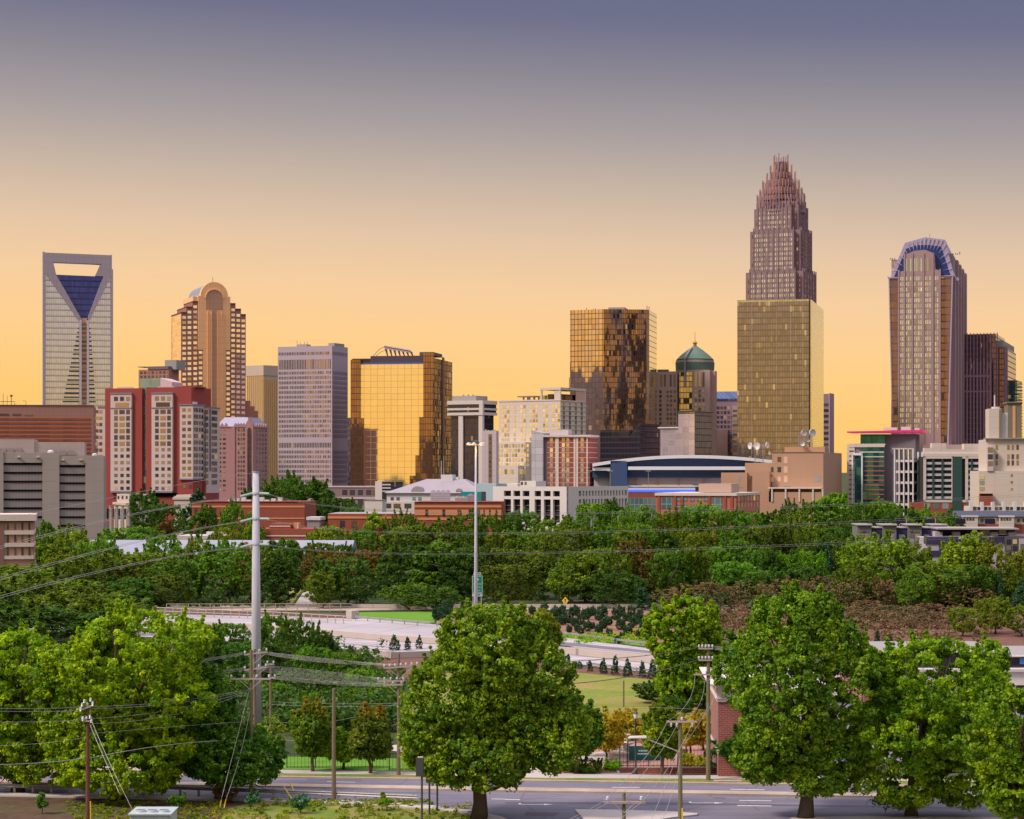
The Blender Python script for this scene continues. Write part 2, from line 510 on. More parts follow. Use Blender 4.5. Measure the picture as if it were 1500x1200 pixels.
b.obj(mb, 'wall', gran)
mb = MB()
for x0, x1, yt, dep in steps:
    z = b.z(yt, 0, b.v(x0))
    mb.box(-dep - 0.3, 0.3, b.v(x0), b.v(x1), z, z + 0.9)
b.obj(mb, 'coping', cop)
v0, v1 = b.v(290), b.v(337)
vc, rr = (v0 + v1) / 2, (v1 - v0) / 2
zs = b.z(433)
mb = MB()
mb.box(-0.2 - W * 0.8, 0.9, v0, v1, b.z(512), zs)
mb.box(-0.2, 0.9, b.v(297), b.v(330.5), 0, b.z(512))
rv = rr * 0.86
arch = [(vc + rv * math.cos(math.pi * i / 24), zs + rv * 1.02 * math.sin(math.pi * i / 24)) for i in range(25)]
mb.yprism(arch, -0.2 - 2.5, 0.9)
b.obj(mb, 'centre_bay', peach)
arch2 = [(vc + rv * 0.95 * math.cos(math.pi * i / 24), zs + rv * 0.97 * math.sin(math.pi * i / 24)) for i in range(25)]
b.box('upper_step', peach, -W * 1.05, -0.3, b.v(283), b.v(290.5), b.z(452), b.z(434))
b.obj(MB().yprism(arch2, -W * 1.25, -2.7), 'vault_roof', plain('vault_metal', (0.50, 0.50, 0.55), 0.35, 0.6), smooth=False)
ri = rr * 0.52
a3 = [(vc + ri * math.cos(math.pi * i / 20), b.z(436) + ri * math.sin(math.pi * i / 20)) for i in range(21)]
mb = MB().yprism(a3, 0.9, 1.1)
mb.box(0.9, 1.1, vc - ri, vc + ri, b.z(452), b.z(436))
b.obj(mb, 'arch_panel', peachd)
mb = MB()
for i in range(20):
    a0, a1 = math.pi * i / 20, math.pi * (i + 1) / 20
    q = [(vc + r_ * math.cos(a), b.z(436) + r_ * math.sin(a)) for a, r_ in ((a0, ri), (a1, ri), (a1, ri * 1.12), (a0, ri * 1.12))]
    mb.yprism(q, 0.9, 1.5)
b.obj(mb, 'arch_rim', peach)
b.obj(MB().box(0.9, 1.15, b.v(309.5), b.v(317), 0, b.z(452)), 'centre_glass', peachd)
mb = MB()
for x in (303, 309, 317.5, 324):
    mb.box(0.9, 1.6, b.v(x), b.v(x + 0.9), 0, b.z(455))
b.obj(mb, 'pilaster', peach)
rz = 7.55
for x0, x1, yt, n in ((266.5, 273, 462, 1), (273.5, 281.5, 454, 1), (282.3, 289.6, 446, 1), (338, 345, 449, 1), (345.5, 352.6, 457, 1), (353.2, 359.5, 465, 1)):
    rows = [b.z(yt + 3 + 7.55 * k) for k in range(int((612 - yt) / 7.55) + 1)]
    b.wins('R', [(b.v(x0) + b.v(x1)) / 2], rows, 2.5, 1.9, w_gold)
b.obj(MB().box(-0.2, 0.5, b.v(290), b.v(297), 0, b.z(512)), 'wing', gran)
b.obj(MB().box(-0.2, 0.5, b.v(330.5), b.v(337), 0, b.z(512)), 'wing', gran)
rows = [b.z(516 + 7.55 * k) for k in range(13)]
b.wins('R', [b.v(293.5), b.v(334)], rows, 2.4, 1.9, w_gold, plane=0.5)
b.wins('L', frac(-W + 1, -1, 5), [b.z(465 + 7.55 * k) for k in range(20)], 2.2, 2.0, w_gold, plane=-0.15)
b.box('side_panel', plain('stone_gold_glow', (0.86, 0.50, 0.20), 0.45, var=0.08), -W, -0.3, -0.12, 0.1, 0, b.z(460))  # golden evening glow on the left face painted into the stone colour
b.obj(MB().box(-W * .9, -0.3, b.v(360), b.v(367), 0, b.z(586)).box(-W * .9, 0, b.v(367), b.v(373), 0, b.z(594)).box(-W * .9, 0.2, b.v(373), b.v(378), 0, b.z(601)), 'stepped_base', gran)
b.obj(MB().tube([(-4, vc, zs + rv), (-4, vc, zs + rv + 4)], 0.15, 5), 'mast', dark_steel)
b.done()

# ---------------------------------------------------------------- banded slab left of the grid tower
b = Bld('office_tower', 'tan tower with golden vertical strips between the gabled pink tower and lavender grid tower', 'skyscraper', 361, 386, 410, 1750, 40)
tan = wall_mat('tan_concrete', (0.50, 0.40, 0.33), 0.08)
b.body(tan, 536)
gs = plain('gold_strip', (0.70, 0.45, 0.14), 0.3, 0.6)
for f, n in (('L', 9), ('R', 8)):
    for k in range(n):
        if f == 'L':
            u = -b.W + b.W * (k + 0.5) / n
            b.obj(MB().box(u - 0.5, u + 0.5, -0.4, 0.2, 0, b.z(550)), 'window_strip', gs)
        else:
            u = b.L * (k + 0.5) / n
            b.obj(MB().box(-0.2, 0.4, u - 0.5, u + 0.5, 0, b.z(556)), 'window_strip', gs)
b.box('cornice', tan, -b.W - 0.4, 0.4, -0.4, b.L, b.z(550), b.z(536) + 0.5)

# ---------------------------------------------------------------- lavender grid tower
b = Bld('office_tower', 'lavender concrete slab tower with a dense grid of small windows and a striped side', 'skyscraper', 407, 486.5, 509.5, 1440, 22)
lav = wall_mat('lavender_concrete', (0.43, 0.35, 0.41), 0.07)
b.body(lav, 506.5)
rows = [513 + 6.98 + 7.1 * k for k in range(26)]
zr = [b.z(y) for y in [517] + [545.5 + 7.12 * k for k in range(14)] + [662 + 7.12 * k for k in range(7)]]
uc = frac(b.u(408), b.u(485), 32)
b.wins('L', uc[:16], zr, 0.70, 1.9, w_dark)
b.wins('L', uc[16:], zr, 0.70, 1.9, w_brown)  # golden brown reflection across the right half is set as pane colour
b.wins('L', uc[:16], [b.z(533)], 0.70, 6.4, w_dark)
b.wins('L', uc[16:], [b.z(533)], 0.70, 6.4, w_brown)
b.wins('L', uc, [b.z(652)], 0.70, 3.2, w_dark)
band = glass_mat('lavender_band', (0.20, 0.19, 0.30), (0.32, 0.27, 0.34), 1.4, 50, 0.25, 0.0, metal=0.3, rough=0.3)
for z in zr:
    b.obj(MB().box(-0.3, 0.12, 1.0, b.L - 1, z - 1.1, z + 0.9), 'window_band', band)
b.box('plant_screen', rooftop, b.u(432), b.u(446), 3, 9, b.z(506.5), b.z(503))
b.box('plant_room', rooftop, b.u(477), b.u(486) , 4, b.L * 0.8, b.z(506.5), b.z(502))
mb = MB()
for x, y in ((430, 497), (435, 500), (441, 499), (445, 499)):
    mb.tube([(b.u(x), 5, b.z(506)), (b.u(x), 5, b.z(y))], 0.13, 4)
b.obj(mb, 'antenna', dark_steel)
b.done()

# dark sliver between the grid tower and the gold one
b = Bld('office_block', 'dark narrow block glimpsed between the lavender grid tower and the gold mirror tower', 'building', 508, 514, 520, 1600, 30)
b.body(plain('dark_stone', (0.07, 0.06, 0.08), 0.6), 612)
b.wins('L', frac(-b.W + 0.5, -0.5, 2), frac(b.z(720), b.z(616), 14), 1.2, 2.0, w_brown)

# ---------------------------------------------------------------- gold mirror tower
b = Bld('office_tower', 'gold mirror glass tower with bronze stepped corners and a slanted truss on its roof', 'skyscraper', 513.5, 634, 662.5, 1380, 10)
gold = glass_mat('gold_mirror', (0.95, 0.86, 0.74), (0.50, 0.30, 0.10), 4.4, 3.9, 0.05, 0.05, metal=1.0, rough=0.03, tilt=0.002, wave=0.006, pv=0.06)
brz = glass_mat('bronze_glass', (0.34, 0.20, 0.10), (0.05, 0.03, 0.03), 1.6, 3.9, 0.16, 0.12, metal=0.85, tilt=0.02, wave=0.03)
brzd = glass_mat('dark_bronze_glass', (0.085, 0.05, 0.06), (0.02, 0.015, 0.02), 1.6, 3.9, 0.14, 0.12, metal=0.8, tilt=0.05, wave=0.09, lit=0.006)
z_ = b.z
b.box('rear_volume', brzd, -b.W, 0, 4, b.L, 0, z_(524))
mb = MB()
mb.box(b.u(513.5), b.u(528), 0, 4, 0, z_(527, b.u(520)))
mb.box(b.u(620), 0, 0, 4, 0, z_(517))
b.obj(mb, 'corner_glass', brz)
mb = MB()
mb.box(b.u(528), b.u(532.5), 0, 4, 0, z_(612)); mb.box(b.u(614), b.u(620), 0, 4, 0, z_(611))
mb.box(b.u(608.5), b.u(614), 0, 4, 0, z_(667)); mb.box(b.u(600), b.u(608.5), 0, 4, 0, z_(697))
b.obj(mb, 'stepped_corner_glass', brz)
uv = b.u
b.obj(MB().xprism([(uv(528), z_(612)), (uv(532.5), z_(612)), (uv(532.5), 0), (uv(600), 0), (uv(600), z_(697)), (uv(608.5), z_(697)), (uv(608.5), z_(667)), (uv(614), z_(667)),
                   (uv(614), z_(611)), (uv(620), z_(611)), (uv(620), z_(532, uv(600))), (uv(528), z_(534, uv(540)))], 1.0, 3.9), 'mirror_wall', gold)
b.box('blue_trim', plain('blue_trim', (0.06, 0.12, 0.34), 0.4), uv(528), uv(620), 0.9, 3.9, z_(533), z_(530.5))
b.box('penthouse', plain('aubergine_metal', (0.085, 0.05, 0.07), 0.6), uv(541), uv(622), 3, 16, z_(531), z_(520.5))
b.box('lift_house', plain('grey_brown_metal', (0.12, 0.09, 0.08), 0.6), uv(612), -1, 5, b.L * 0.55, z_(520), z_(515))
b.box('fin', plain('brown_fin', (0.20, 0.10, 0.08), 0.5), 0, 0.5, b.v(647.5), b.v(650), 0, z_(520))
mb = MB()
for k in range(7):
    x = 560 + 6.2 * k
    yt = 505.5 + 1.15 * k
    mb.tube([(uv(x), 6, z_(yt)), (uv(x + 2.5), 10, z_(520))], 0.45, 5)
    mb.tube([(uv(x + 3), 6, z_(yt + 1.5)), (uv(x + 2.5), 10, z_(520))], 0.3, 5)
mb.tube([(uv(560), 6, z_(505.5)), (uv(598), 6, z_(512.5))], 0.6, 5)
mb.add([(uv(560), 5.8, z_(505.8)), (uv(598), 5.8, z_(512.8)), (uv(598), 5.8, z_(516)), (uv(560), 5.8, z_(509.2)),
        (uv(560), 6.1, z_(505.8)), (uv(598), 6.1, z_(512.8)), (uv(598), 6.1, z_(516)), (uv(560), 6.1, z_(509.2))], [(0, 1, 2, 3), (7, 6, 5, 4), (0, 4, 5, 1), (3, 2, 6, 7)])
b.obj(mb, 'roof_truss', plain('truss_mauve', (0.42, 0.33, 0.36), 0.6))
mb = MB()
for x0, x1, h in ((543, 560, 507), (547, 561, 512)):
    mb.tube([(uv(x0 + (x1 - x0) * i / 8), 7, z_(520) + (z_(h) - z_(520)) * math.sin(math.pi / 2 * i / 8)) for i in range(9)], 0.18, 4)
b.obj(mb, 'roof_arc', dark_steel)

# ---------------------------------------------------------------- dark glass block in a white frame
b = Bld('office_block', 'black glass block under a white double banded crown with thick white corner piers', 'building', 655, 707, 728.5, 1350, 30)
wht = wall_mat('white_frame', (0.56, 0.50, 0.48), 0.06)
blk = glass_mat('black_glass', (0.08, 0.07, 0.10), (0.02, 0.02, 0.03), 1.6, 3.6, 0.1, 0.15, metal=0.7, lit=0.02)
z_ = b.z
b.box('glass_body', blk, -b.W + 2, -1.5, 1.5, b.L - 2, 0, z_(608))
b.box('glass_crown', blk, -b.W + 0.5, -0.5, 0.5, b.L - 0.5, z_(608), z_(592))
mb = MB()
for y0, y1 in ((592, 586.5), (600.5, 597.5), (608, 604)):
    mb.box(-b.W, 0, 0, b.L, z_(y0), z_(y1))
mb.box(-2.6, 0.01, 0.01, 1.8, z_(608), z_(590))
b.obj(mb, 'crown_band', wht)
b.box('pier', wht, b.u(671), b.u(677.5), 0.4, 1.6, 0, z_(607.9))
b.box('pier', wht, b.u(700.5), -0.4, 0.4, 2.6, 0, z_(607.9))
b.box('plant_room', rooftop, -b.W, b.u(690), 6, 20, z_(590), z_(579))
for x in (668, 675, 682): b.box('vent', rooftop, b.u(x), b.u(x + 1.2), 8, 9, z_(579), z_(577))

b = Bld('apartment_slab', 'plain white slab building with one vertical brown window strip before the black glass block', 'building', 706, 727, 730.5, 1200, 12)
pw = wall_mat('pinkish_white', (0.55, 0.46, 0.47), 0.06, joints=(6, 3.2), jw=0.02)
b.body(pw, 631)
b.box('recess', plain('brown_strip', (0.24, 0.14, 0.12), 0.6), b.u(715.5), b.u(720.5), -0.15, 1, 0, b.z(636))
b.wins('L', [b.u(718)], frac(b.z(700), b.z(639), 9), 1.0, 1.8, w_dark, plane=-0.15)
mb = MB()
for x in (709, 713, 719, 722): mb.box(b.u(x), b.u(x + 2), 2, 4, b.z(631), b.z(628 + (x % 3)))
b.obj(mb, 'roof_unit', rooftop)
b.done()

# ---------------------------------------------------------------- cream hotel
cream = wall_mat('cream_stucco', (0.60, 0.52, 0.46), 0.06, joints=(12, 3.4), jw=0.012)
b = Bld('hotel', 'cream stucco hotel with paired golden windows, roof pergola and an open framed corner tower', 'hotel', 731, 821, 858, 1300, 32)
z_ = b.z
b.box('wall', cream, -b.W, 0, 0, b.L, 0, z_(586))
gl = [736.5, 740.5, 744.5, 754, 764, 768.5, 777.5, 782, 786, 797, 801, 810.5, 815, 819]
b.wins('L', [b.u(x) for x in gl], [z_(595 + 6.9 * k) for k in range(9)] , 1.35, 2.0, w_gold)
b.box('parapet', cream, -b.W - 0.3, 0.3, -0.3, 0.8, z_(587), z_(585))
b.box('lower_block', cream, b.u(728), b.u(780), -8, -0.3, 0, z_(648, -30, -8))
for xs in ((731, 735), (740, 743, 747), (752, 756, 760), (765, 769, 773)):
    b.wins('L', [b.u(x, -8) for x in xs], [z_(653 + 7 * k, -30, -8) for k in range(5)], 1.3, 2.0, w_gold, plane=-8)
b.box('entrance_block', cream, b.u(727), b.u(777), -14, -8.2, 0, z_(682, -30, -14))
b.wins('L', [b.u(x, -14) for x in (733, 741, 746, 751, 763, 768)], [z_(691, -30, -14)], 1.8, 3.0, w_gold, plane=-14)
# corner tower
zt = z_(571)
mb = MB()
mb.box(-4.5, -0.3, 0.3, 1.2, z_(586), zt); mb.box(-0.9, -0.0, 0.0, 0.9, z_(586), zt)
mb.box(-1.2, 0, b.L - 1.4, b.L, z_(586), zt); mb.box(-14, 0.2, -0.2, b.L, zt, zt + 1.4); mb.box(-14, -13, 0, 1, z_(586), zt)
b.obj(mb, 'tower_frame', cream)
b.box('penthouse_glass', brzd, -10, -1.5, 2, b.L * 0.8, z_(586), z_(577))
b.box('peach_panel', plain('peach_panel', (0.60, 0.34, 0.28), 0.6), -0.6, -0.1, b.L * 0.62, b.L - 1.5, z_(586), zt)
for k in range(4):
    y0 = b.L * (0.10 + 0.235 * k)
    b.wins('R', [y0 + 1.0], [z_(591 + 6.9 * i) for i in range(16)], 2.2, 2.6, w_dark)
mb = MB()
for i in range(17): mb.box(0, 0.35, 0.2, b.L, z_(587.8 + 6.9 * i), z_(586.9 + 6.9 * i))
b.obj(mb, 'floor_line', wht)
mb = MB()
mb.box(b.u(755), b.u(780), 2, 9, z_(580.5), z_(578.8))
for x in (762, 771, 778): mb.box(b.u(x), b.u(x) + 0.7, 3, 3.7, z_(586), z_(580.5)); mb.box(b.u(x), b.u(x) + 0.7, 8, 8.7, z_(586), z_(580.5))
b.obj(mb, 'pergola', plain('pergola_brown', (0.22, 0.17, 0.16), 0.7))
b.box('roof_lounge', glass_mat('green_gold_glass', (0.50, 0.55, 0.34), (0.3, 0.3, 0.25), 2.4, 5, 0.06, 0.1), b.u(787), -5, 3, 12, z_(586), z_(578.5))
b.obj(MB().tube([(b.u(829), 4, zt), (b.u(829), 4, z_(553))], 0.2, 5), 'mast', dark_steel)
b.done()

# ---------------------------------------------------------------- red brick hotel
b = Bld('hotel', 'red brick hotel with cream vertical stripes and a tall grey white end panel', 'hotel', 779, 863, 875, 1050, 16)
brick = wall_mat('hotel_brick', (0.30, 0.075, 0.06), 0.08)
z_ = b.z
b.box('wall', brick, b.u(802), 0, 0, b.L, 0, z_(640))
b.box('grey_core', wall_mat('dark_grey_panel', (0.15, 0.13, 0.15), 0.08, joints=(3, 3), jw=0.04), b.u(796), b.u(802), 0.5, b.L, 0, z_(637))
b.obj(MB().xprism([(b.u(779), 0), (b.u(796), 0), (b.u(796), z_(634)), (b.u(779), z_(630))], -0.6, b.L * 0.8), 'end_panel', glass_mat('white_panel', (0.52, 0.50, 0.54), (0.3, 0.3, 0.34), 3.4, 3.3, 0.05, 0.06, metal=0.15, rough=0.4))
b.box('roof_slab', wht, b.u(796), 1.0, -1.0, b.L, z_(640), z_(637.2))
mb = MB()
for x0, x1 in ((813.5, 818.5), (840.5, 843.2), (844.2, 847), (859.3, 861)):
    mb.box(b.u(x0), b.u(x1), -0.3, 0.1, 0, z_(640))
b.obj(mb, 'cream_stripe', wall_mat('cream_stripe', (0.62, 0.52, 0.44), 0.05))
b.wins('L', [b.u(x) for x in (807.8, 825.3, 831.8, 852.8)], [z_(644.5 + 7.4 * k) for k in range(10)], 1.5, 1.8, w_gold)
mb = MB()
for k in range(11):
    mb.box(b.u(802.2), 0.12, -0.12, 0.0, z_(641.3 + 7.4 * k), z_(640.6 + 7.4 * k)); mb.box(0, 0.12, -0.12, b.L - 0.2, z_(641.3 + 7.4 * k), z_(640.6 + 7.4 * k))
b.obj(mb, 'floor_line', wht)
b.box('stair_head', pw, b.u(803), b.u(830), 3, 10, z_(637), z_(629))
b.done()

# ---------------------------------------------------------------- faceted mirror tower
b = Bld('office_tower', 'broad faceted gold and bronze mirror tower, one half golden and the other dark', 'skyscraper', 835, 945, 962, 1600, 10)
def wl_(x, D):
    p = P(x, YH, D)
    d = Vector((p.x, p.y)) - b.C
    return (d.dot(b.a), d.dot(b.b))
pl = [wl_(835, 1612), wl_(884, 1600), wl_(947, 1604), wl_(951, 1608), wl_(962, 1650), wl_(962, 1680), wl_(840, 1680)]
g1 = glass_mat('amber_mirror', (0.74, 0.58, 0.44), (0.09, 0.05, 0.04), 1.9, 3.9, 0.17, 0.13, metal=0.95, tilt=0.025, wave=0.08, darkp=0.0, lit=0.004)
g2 = glass_mat('amber_mirror_dark_reflection', (0.30, 0.19, 0.13), (0.05, 0.03, 0.035), 1.9, 3.9, 0.17, 0.13, metal=0.9, tilt=0.05, wave=0.36, dark=(0.06, 0.04, 0.045), darkp=0.08, lit=0.03)  # dark reflection of another block put into the tint and dark panes
g3 = glass_mat('yellow_mirror', (0.75, 0.68, 0.42), (0.3, 0.22, 0.10), 50, 3.9, 0.0, 0.12, metal=0.95)
zt = b.z(453)
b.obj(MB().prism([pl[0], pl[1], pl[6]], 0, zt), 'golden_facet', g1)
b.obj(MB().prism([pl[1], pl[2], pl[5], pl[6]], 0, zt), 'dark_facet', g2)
b.obj(MB().prism([pl[2], pl[3], pl[4], pl[5]], 0, zt), 'end_facet', g3)
b.box('plant_room', rooftop, b.u(888), b.u(912), 12, 30, zt, b.z(448))
mb = MB()
for x, y in ((857, 449), (867, 450), (870, 450), (946, 447), (949, 448)): mb.tube([(b.u(x), 8, zt), (b.u(x), 8, b.z(y))], 0.3, 4)
b.obj(mb, 'antenna', dark_steel)
b = Bld('office_block', 'low navy black glass block with a slanted end below the faceted mirror tower', 'building', 876, 938, 966, 1420, 24)
nav = glass_mat('navy_black_glass', (0.055, 0.05, 0.075), (0.02, 0.02, 0.03), 2.2, 3.6, 0.08, 0.2, metal=0.6, lit=0.012, band=(0.3, (0.16, 0.09, 0.10)))
b.box('wall', nav, b.u(876), b.u(919), 4, b.L, 0, b.z(630))
b.obj(MB().xprism([(b.u(914), 0), (0, 0), (0, b.z(622)), (b.u(933), b.z(623)), (b.u(914), b.z(652))], 0, b.L), 'slanted_wing', nav)
b.box('roof_edge', dark_steel, b.u(936), 0.6, -0.5, b.L, b.z(622), b.z(620.5))

# ---------------------------------------------------------------- green domed tower
b = Bld('office_tower', 'pink stone tower with a green conical dome and golden finial', 'skyscraper', 961, 1040, 1049, 1650, 14)
rose = wall_mat('rose_stone', (0.46, 0.32, 0.28), 0.08)
grn = plain('verdigris_roof', (0.10, 0.17, 0.13), 0.6)
z_ = b.z
b.box('wall', rose, -b.W, 0, 6, b.L, 0, z_(543))
b.box('left_block', rose, b.u(962), b.u(992), 0, 8, 0, z_(544))
mc = (b.u(1014), 13.0)
rd = (b.u(1041) - b.u(986)) / 2
b.obj(MB().lathe([(rd, 0), (rd, z_(527))], 32, mc), 'drum', rose)
b.obj(MB().lathe([(rd * 1.02, z_(541)), (rd * 1.04, z_(530)), (rd * 1.0, z_(529.5)), (rd * 0.96, z_(526)), (rd * 0.98, z_(525)), (rd * 0.72, z_(518)), (rd * 0.4, z_(511)), (rd * 0.06, z_(504.5)), (0.01, z_(504))], 32, mc), 'dome', grn)
b.obj(MB().lathe([(rd * 0.955, z_(529.3)), (rd * 0.955, z_(527))], 32, mc), 'dome_band', dark_steel)
b.obj(MB().lathe([(1.3, z_(506)), (1.3, z_(502)), (1.9, z_(500.5)), (1.1, z_(499)), (0.2, z_(497)), (0.12, z_(484))], 10, mc), 'finial', plain('gilded', (0.55, 0.26, 0.08), 0.35, 0.6))
b.box('left_roof', grn, b.u(962.5), b.u(978), 1, 6, z_(543.9), z_(540.5))
yel = glass_mat('yellow_grid_glass', (0.46, 0.40, 0.24), (0.10, 0.10, 0.10), 2.2, 4.2, 0.12, 0.16, darkp=0.2, lit=0.05)
fr0 = mc[1] - rd
b.box('centre_glass', yel, b.u(996), b.u(1015), fr0 - 0.6, fr0 + 3, z_(602), z_(545))
mb = MB()
mb.tube([(b.u(1004), fr0 - 1.4, z_(567)), (b.u(1004), fr0 - 1.4, z_(524)), (b.u(1011), mc[1] - rd * .35, z_(508))], 0.7, 6)
mb.tube([(b.u(1041), mc[1], z_(543)), (b.u(1041), mc[1], z_(525.5)), (b.u(1036), mc[1], z_(525))], 0.5, 5)
mb.tube([(b.u(986.5), mc[1], z_(543)), (b.u(986.5), mc[1], z_(526.5)), (b.u(991), mc[1], z_(526))], 0.5, 5)
b.obj(mb, 'dome_brace', plain('mauve_steel', (0.30, 0.24, 0.32), 0.5))
b.box('right_pier', rose, b.u(1040), b.u(1046), 6, 14, 0, z_(543))
b.wins('L', [b.u(x) for x in (967.5, 978, 983, 988.5)], [z_(573.5 + 6.6 * k) for k in range(8)], 1.9, 2.2, w_dark)
b.wins('L', [b.u(x) for x in (969, 974, 982.5, 988)], [z_(557)], 1.5, 9, w_dark)
b.wins('L', [b.u(x, fr0) for x in (1019.5, 1025, 1030.5)], [z_(573 + 6.6 * k) for k in range(6)], 1.7, 2.2, w_mix, plane=fr0 - 0.3, th=2)
b.wins('L', [b.u(x, fr0) for x in (1019.5, 1025, 1030.5)], [z_(556)], 1.5, 11, w_mix, plane=fr0 - 0.3, th=2)
b.box('right_face', rose, b.u(1016), b.u(1040), fr0 - 0.2, mc[1], 0, z_(542))
b.box('blue_brace', plain('golden_edge', (0.7, 0.45, 0.2), 0.4, 0.5), 0, 0.5, b.L * 0.3, b.L * 0.45, 0, z_(590))
b.done()

# ---------------------------------------------------------------- pale glass cubes behind the arena
b = Bld('office_block', 'two stepped pale pink glass cubes with a dark blue side behind the arena roof', 'building', 963, 1018, 1042.5, 1330, 36)
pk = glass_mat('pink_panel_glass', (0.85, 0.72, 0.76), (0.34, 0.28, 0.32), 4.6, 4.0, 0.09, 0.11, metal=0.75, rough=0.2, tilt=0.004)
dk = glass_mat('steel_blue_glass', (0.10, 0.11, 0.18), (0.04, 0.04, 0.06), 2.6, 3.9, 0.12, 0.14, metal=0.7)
b.box('low_cube', pk, b.u(965), b.u(993), 2, 12, 0, b.z(627, -14))
b.box('roof_slab', white_steel, b.u(962), b.u(994), 1, 12, b.z(627, -14), b.z(625.5, -14))
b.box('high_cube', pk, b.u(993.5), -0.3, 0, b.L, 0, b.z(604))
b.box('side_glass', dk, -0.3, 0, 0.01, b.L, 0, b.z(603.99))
b.box('roof_edge', dark_steel, b.u(992), 0.8, -0.8, b.L + 1.5, b.z(604), b.z(602.6))

b = Bld('office_block', 'mauve office block with sloping blue glass roof between domed tower and olive glass tower', 'building', 1049, 1083, 1090, 1720, 10)
mau = wall_mat('mauve_stone', (0.27, 0.19, 0.235), 0.08)
b.body(mau, 587)
b.obj(MB().yprism([(-0.4, b.z(587)), (-0.4, b.z(584)), (6, b.z(573)), (b.L, b.z(573)), (b.L, b.z(587))], -b.W, 0.3), 'glass_roof', glass_mat('blue_roof_glass', (0.10, 0.14, 0.28), (0.03, 0.03, 0.05), 3.4, 50, 0.2, 0.0, metal=0.6))
b.wins('L', [b.u(1052 + 5.1 * k) for k in range(5)], [b.z(597.5 + 6.9 * k) for k in range(10)], 1.9, 2.3, w_dark)
b.box('banded_wing', lav, b.u(1073), b.u(1086), -6, 0, 0, b.z(595))
for k in range(11):
    b.obj(MB().box(b.u(1073, -6), b.u(1086, -6), -6.15, -5.6, b.z(603.5 + 7 * k), b.z(600.5 + 7 * k)), 'window_band', w_brown)
b.box('front_block', rose, b.u(1051), b.u(1067), -12, -1, 0, b.z(630))
b.done()

# ---------------------------------------------------------------- olive glass tower
b = Bld('office_tower', 'broad olive gold glass tower standing in front of the tallest crowned tower', 'skyscraper', 1080, 1188.5, 1206.5, 1400, 13)
ol = glass_mat('olive_glass', (0.31, 0.275, 0.26), (0.10, 0.085, 0.05), 1.55, 3.85, 0.12, 0.09, metal=0.8, tilt=0.01, wave=0.02, lit=0.07, band=(0.28, (0.27, 0.22, 0.17)))
ol2 = glass_mat('yellow_olive_glass', (0.62, 0.64, 0.36), (0.25, 0.24, 0.12), 4.5, 1.3, 0.03, 0.1, metal=0.9, tilt=0.003, wave=0.004)
b.box('front_glass', ol, -b.W, -1.6, 0, 2, 0, b.z(441))
b.box('core_glass', nav, -b.W + 1, -0.9, 2, b.L - 2, 0, b.z(444))
b.box('side_glass', ol2, -0.9, 0, 0.8, b.L, 0, b.z(439))
b.box('corner_slot', plain('slot_blue_black', (0.03, 0.035, 0.06), 0.3), -1.6, -0.9, 0.6, 2, 0, b.z(440))
mb = MB()
for x in (1101, 1138, 1158, 1176): mb.box(b.u(x), b.u(x) + 0.25, -0.25, 0, 0, b.z(445))
b.obj(mb, 'glass_fin', plain('pale_fin', (0.42, 0.38, 0.28), 0.4))
b.box('parapet_glass', glass_mat('parapet_glass', (0.55, 0.6, 0.36), (0.2, 0.2, 0.1), 1.55, 3, 0.1, 0.06), -b.W, -1.6, 0, 0.3, b.z(441), b.z(438))
b = Bld('office_block', 'narrow mauve banded block peeking out right of the olive glass tower', 'building', 1200, 1215, 1221.5, 1560, 20)
b.body(mau, 577)
for k in range(9):
    o = b.obj(MB().box(-b.W, -0.4, -0.15, 0.5, b.z(595 + 8.3 * k), b.z(591 + 8.3 * k)), 'window_band', w_dark)
b.box('corner', lav, -0.4, 0.15, -0.3, b.L, 0, b.z(577) + 0.5)

# ---------------------------------------------------------------- the tallest tower with its crown
D0 = 1660.0
pc = P(1144, YH, D0)
root = thing('office_tower', 'tallest tower, mauve stone with many setbacks and a crown of upright rods', 'skyscraper', (pc.x, pc.y, 0), -R(24))
mau2 = wall_mat('tower_mauve', (0.25, 0.165, 0.185), 0.08)
def zc(y): return CAMH - (y - YH) * D0 / FP
S = lambda px: px * D0 / FP / (math.cos(R(24)) + math.sin(R(24)))
def cross(mb, w, notch, z0, z1):
    h = w / 2
    mb.box(-h, h, -h + notch, h - notch, z0, z1)
    mb.box(-h + notch, h - notch, -h, -h + notch, z0, z1)
    mb.box(-h + notch, h - notch, h - notch, h, z0, z1)
tiers = [(113, 401, 0.10, 0), (99, 341, 0.10, 401), (87, 308, 0.12, 341), (81, 299, 0.14, 308)]
mb = MB()
for px, yt, nt, yb in tiers:
    w = S(px)
    cross(mb, w, w * nt, 0 if yb == 0 else zc(yb), zc(yt))
root_wall = mb.build('wall', mau2, root)
cw = S(104) / 2
# window grid, south face is local -y; east face is local +x
class _B: pass
tb = Bld.__new__(Bld); tb.root = root; tb.cnt = {}
for (px, yt, nt, yb), rows_ in zip(tiers, ((404, 440), (345, 400), (312, 340), (301, 307))):
    w = S(px); h = w / 2; nh = w * nt
    nz = max(1, int(round((rows_[1] - rows_[0]) / 7.3)))
    zr = frac(zc(rows_[1]), zc(rows_[0]), nz)
    if nz == 1: continue
    m_ = int((w - 2 * nh) / 1.75)
    tb.wins('L', frac(-h + nh + 0.6, h - nh - 0.6, m_), zr, 0.95, 2.2, w_sky if px > 82 else w_gold, plane=-h)
    tb.wins('R', frac(-h + nh + 0.6, h - nh - 0.6, m_), zr, 0.95, 2.2, w_brown, plane=h)
    tb.wins('L', [-h + nh / 2, h - nh / 2], zr, 0.95, 2.2, w_brown, plane=-h + nh)
tb.done()
mb = MB()
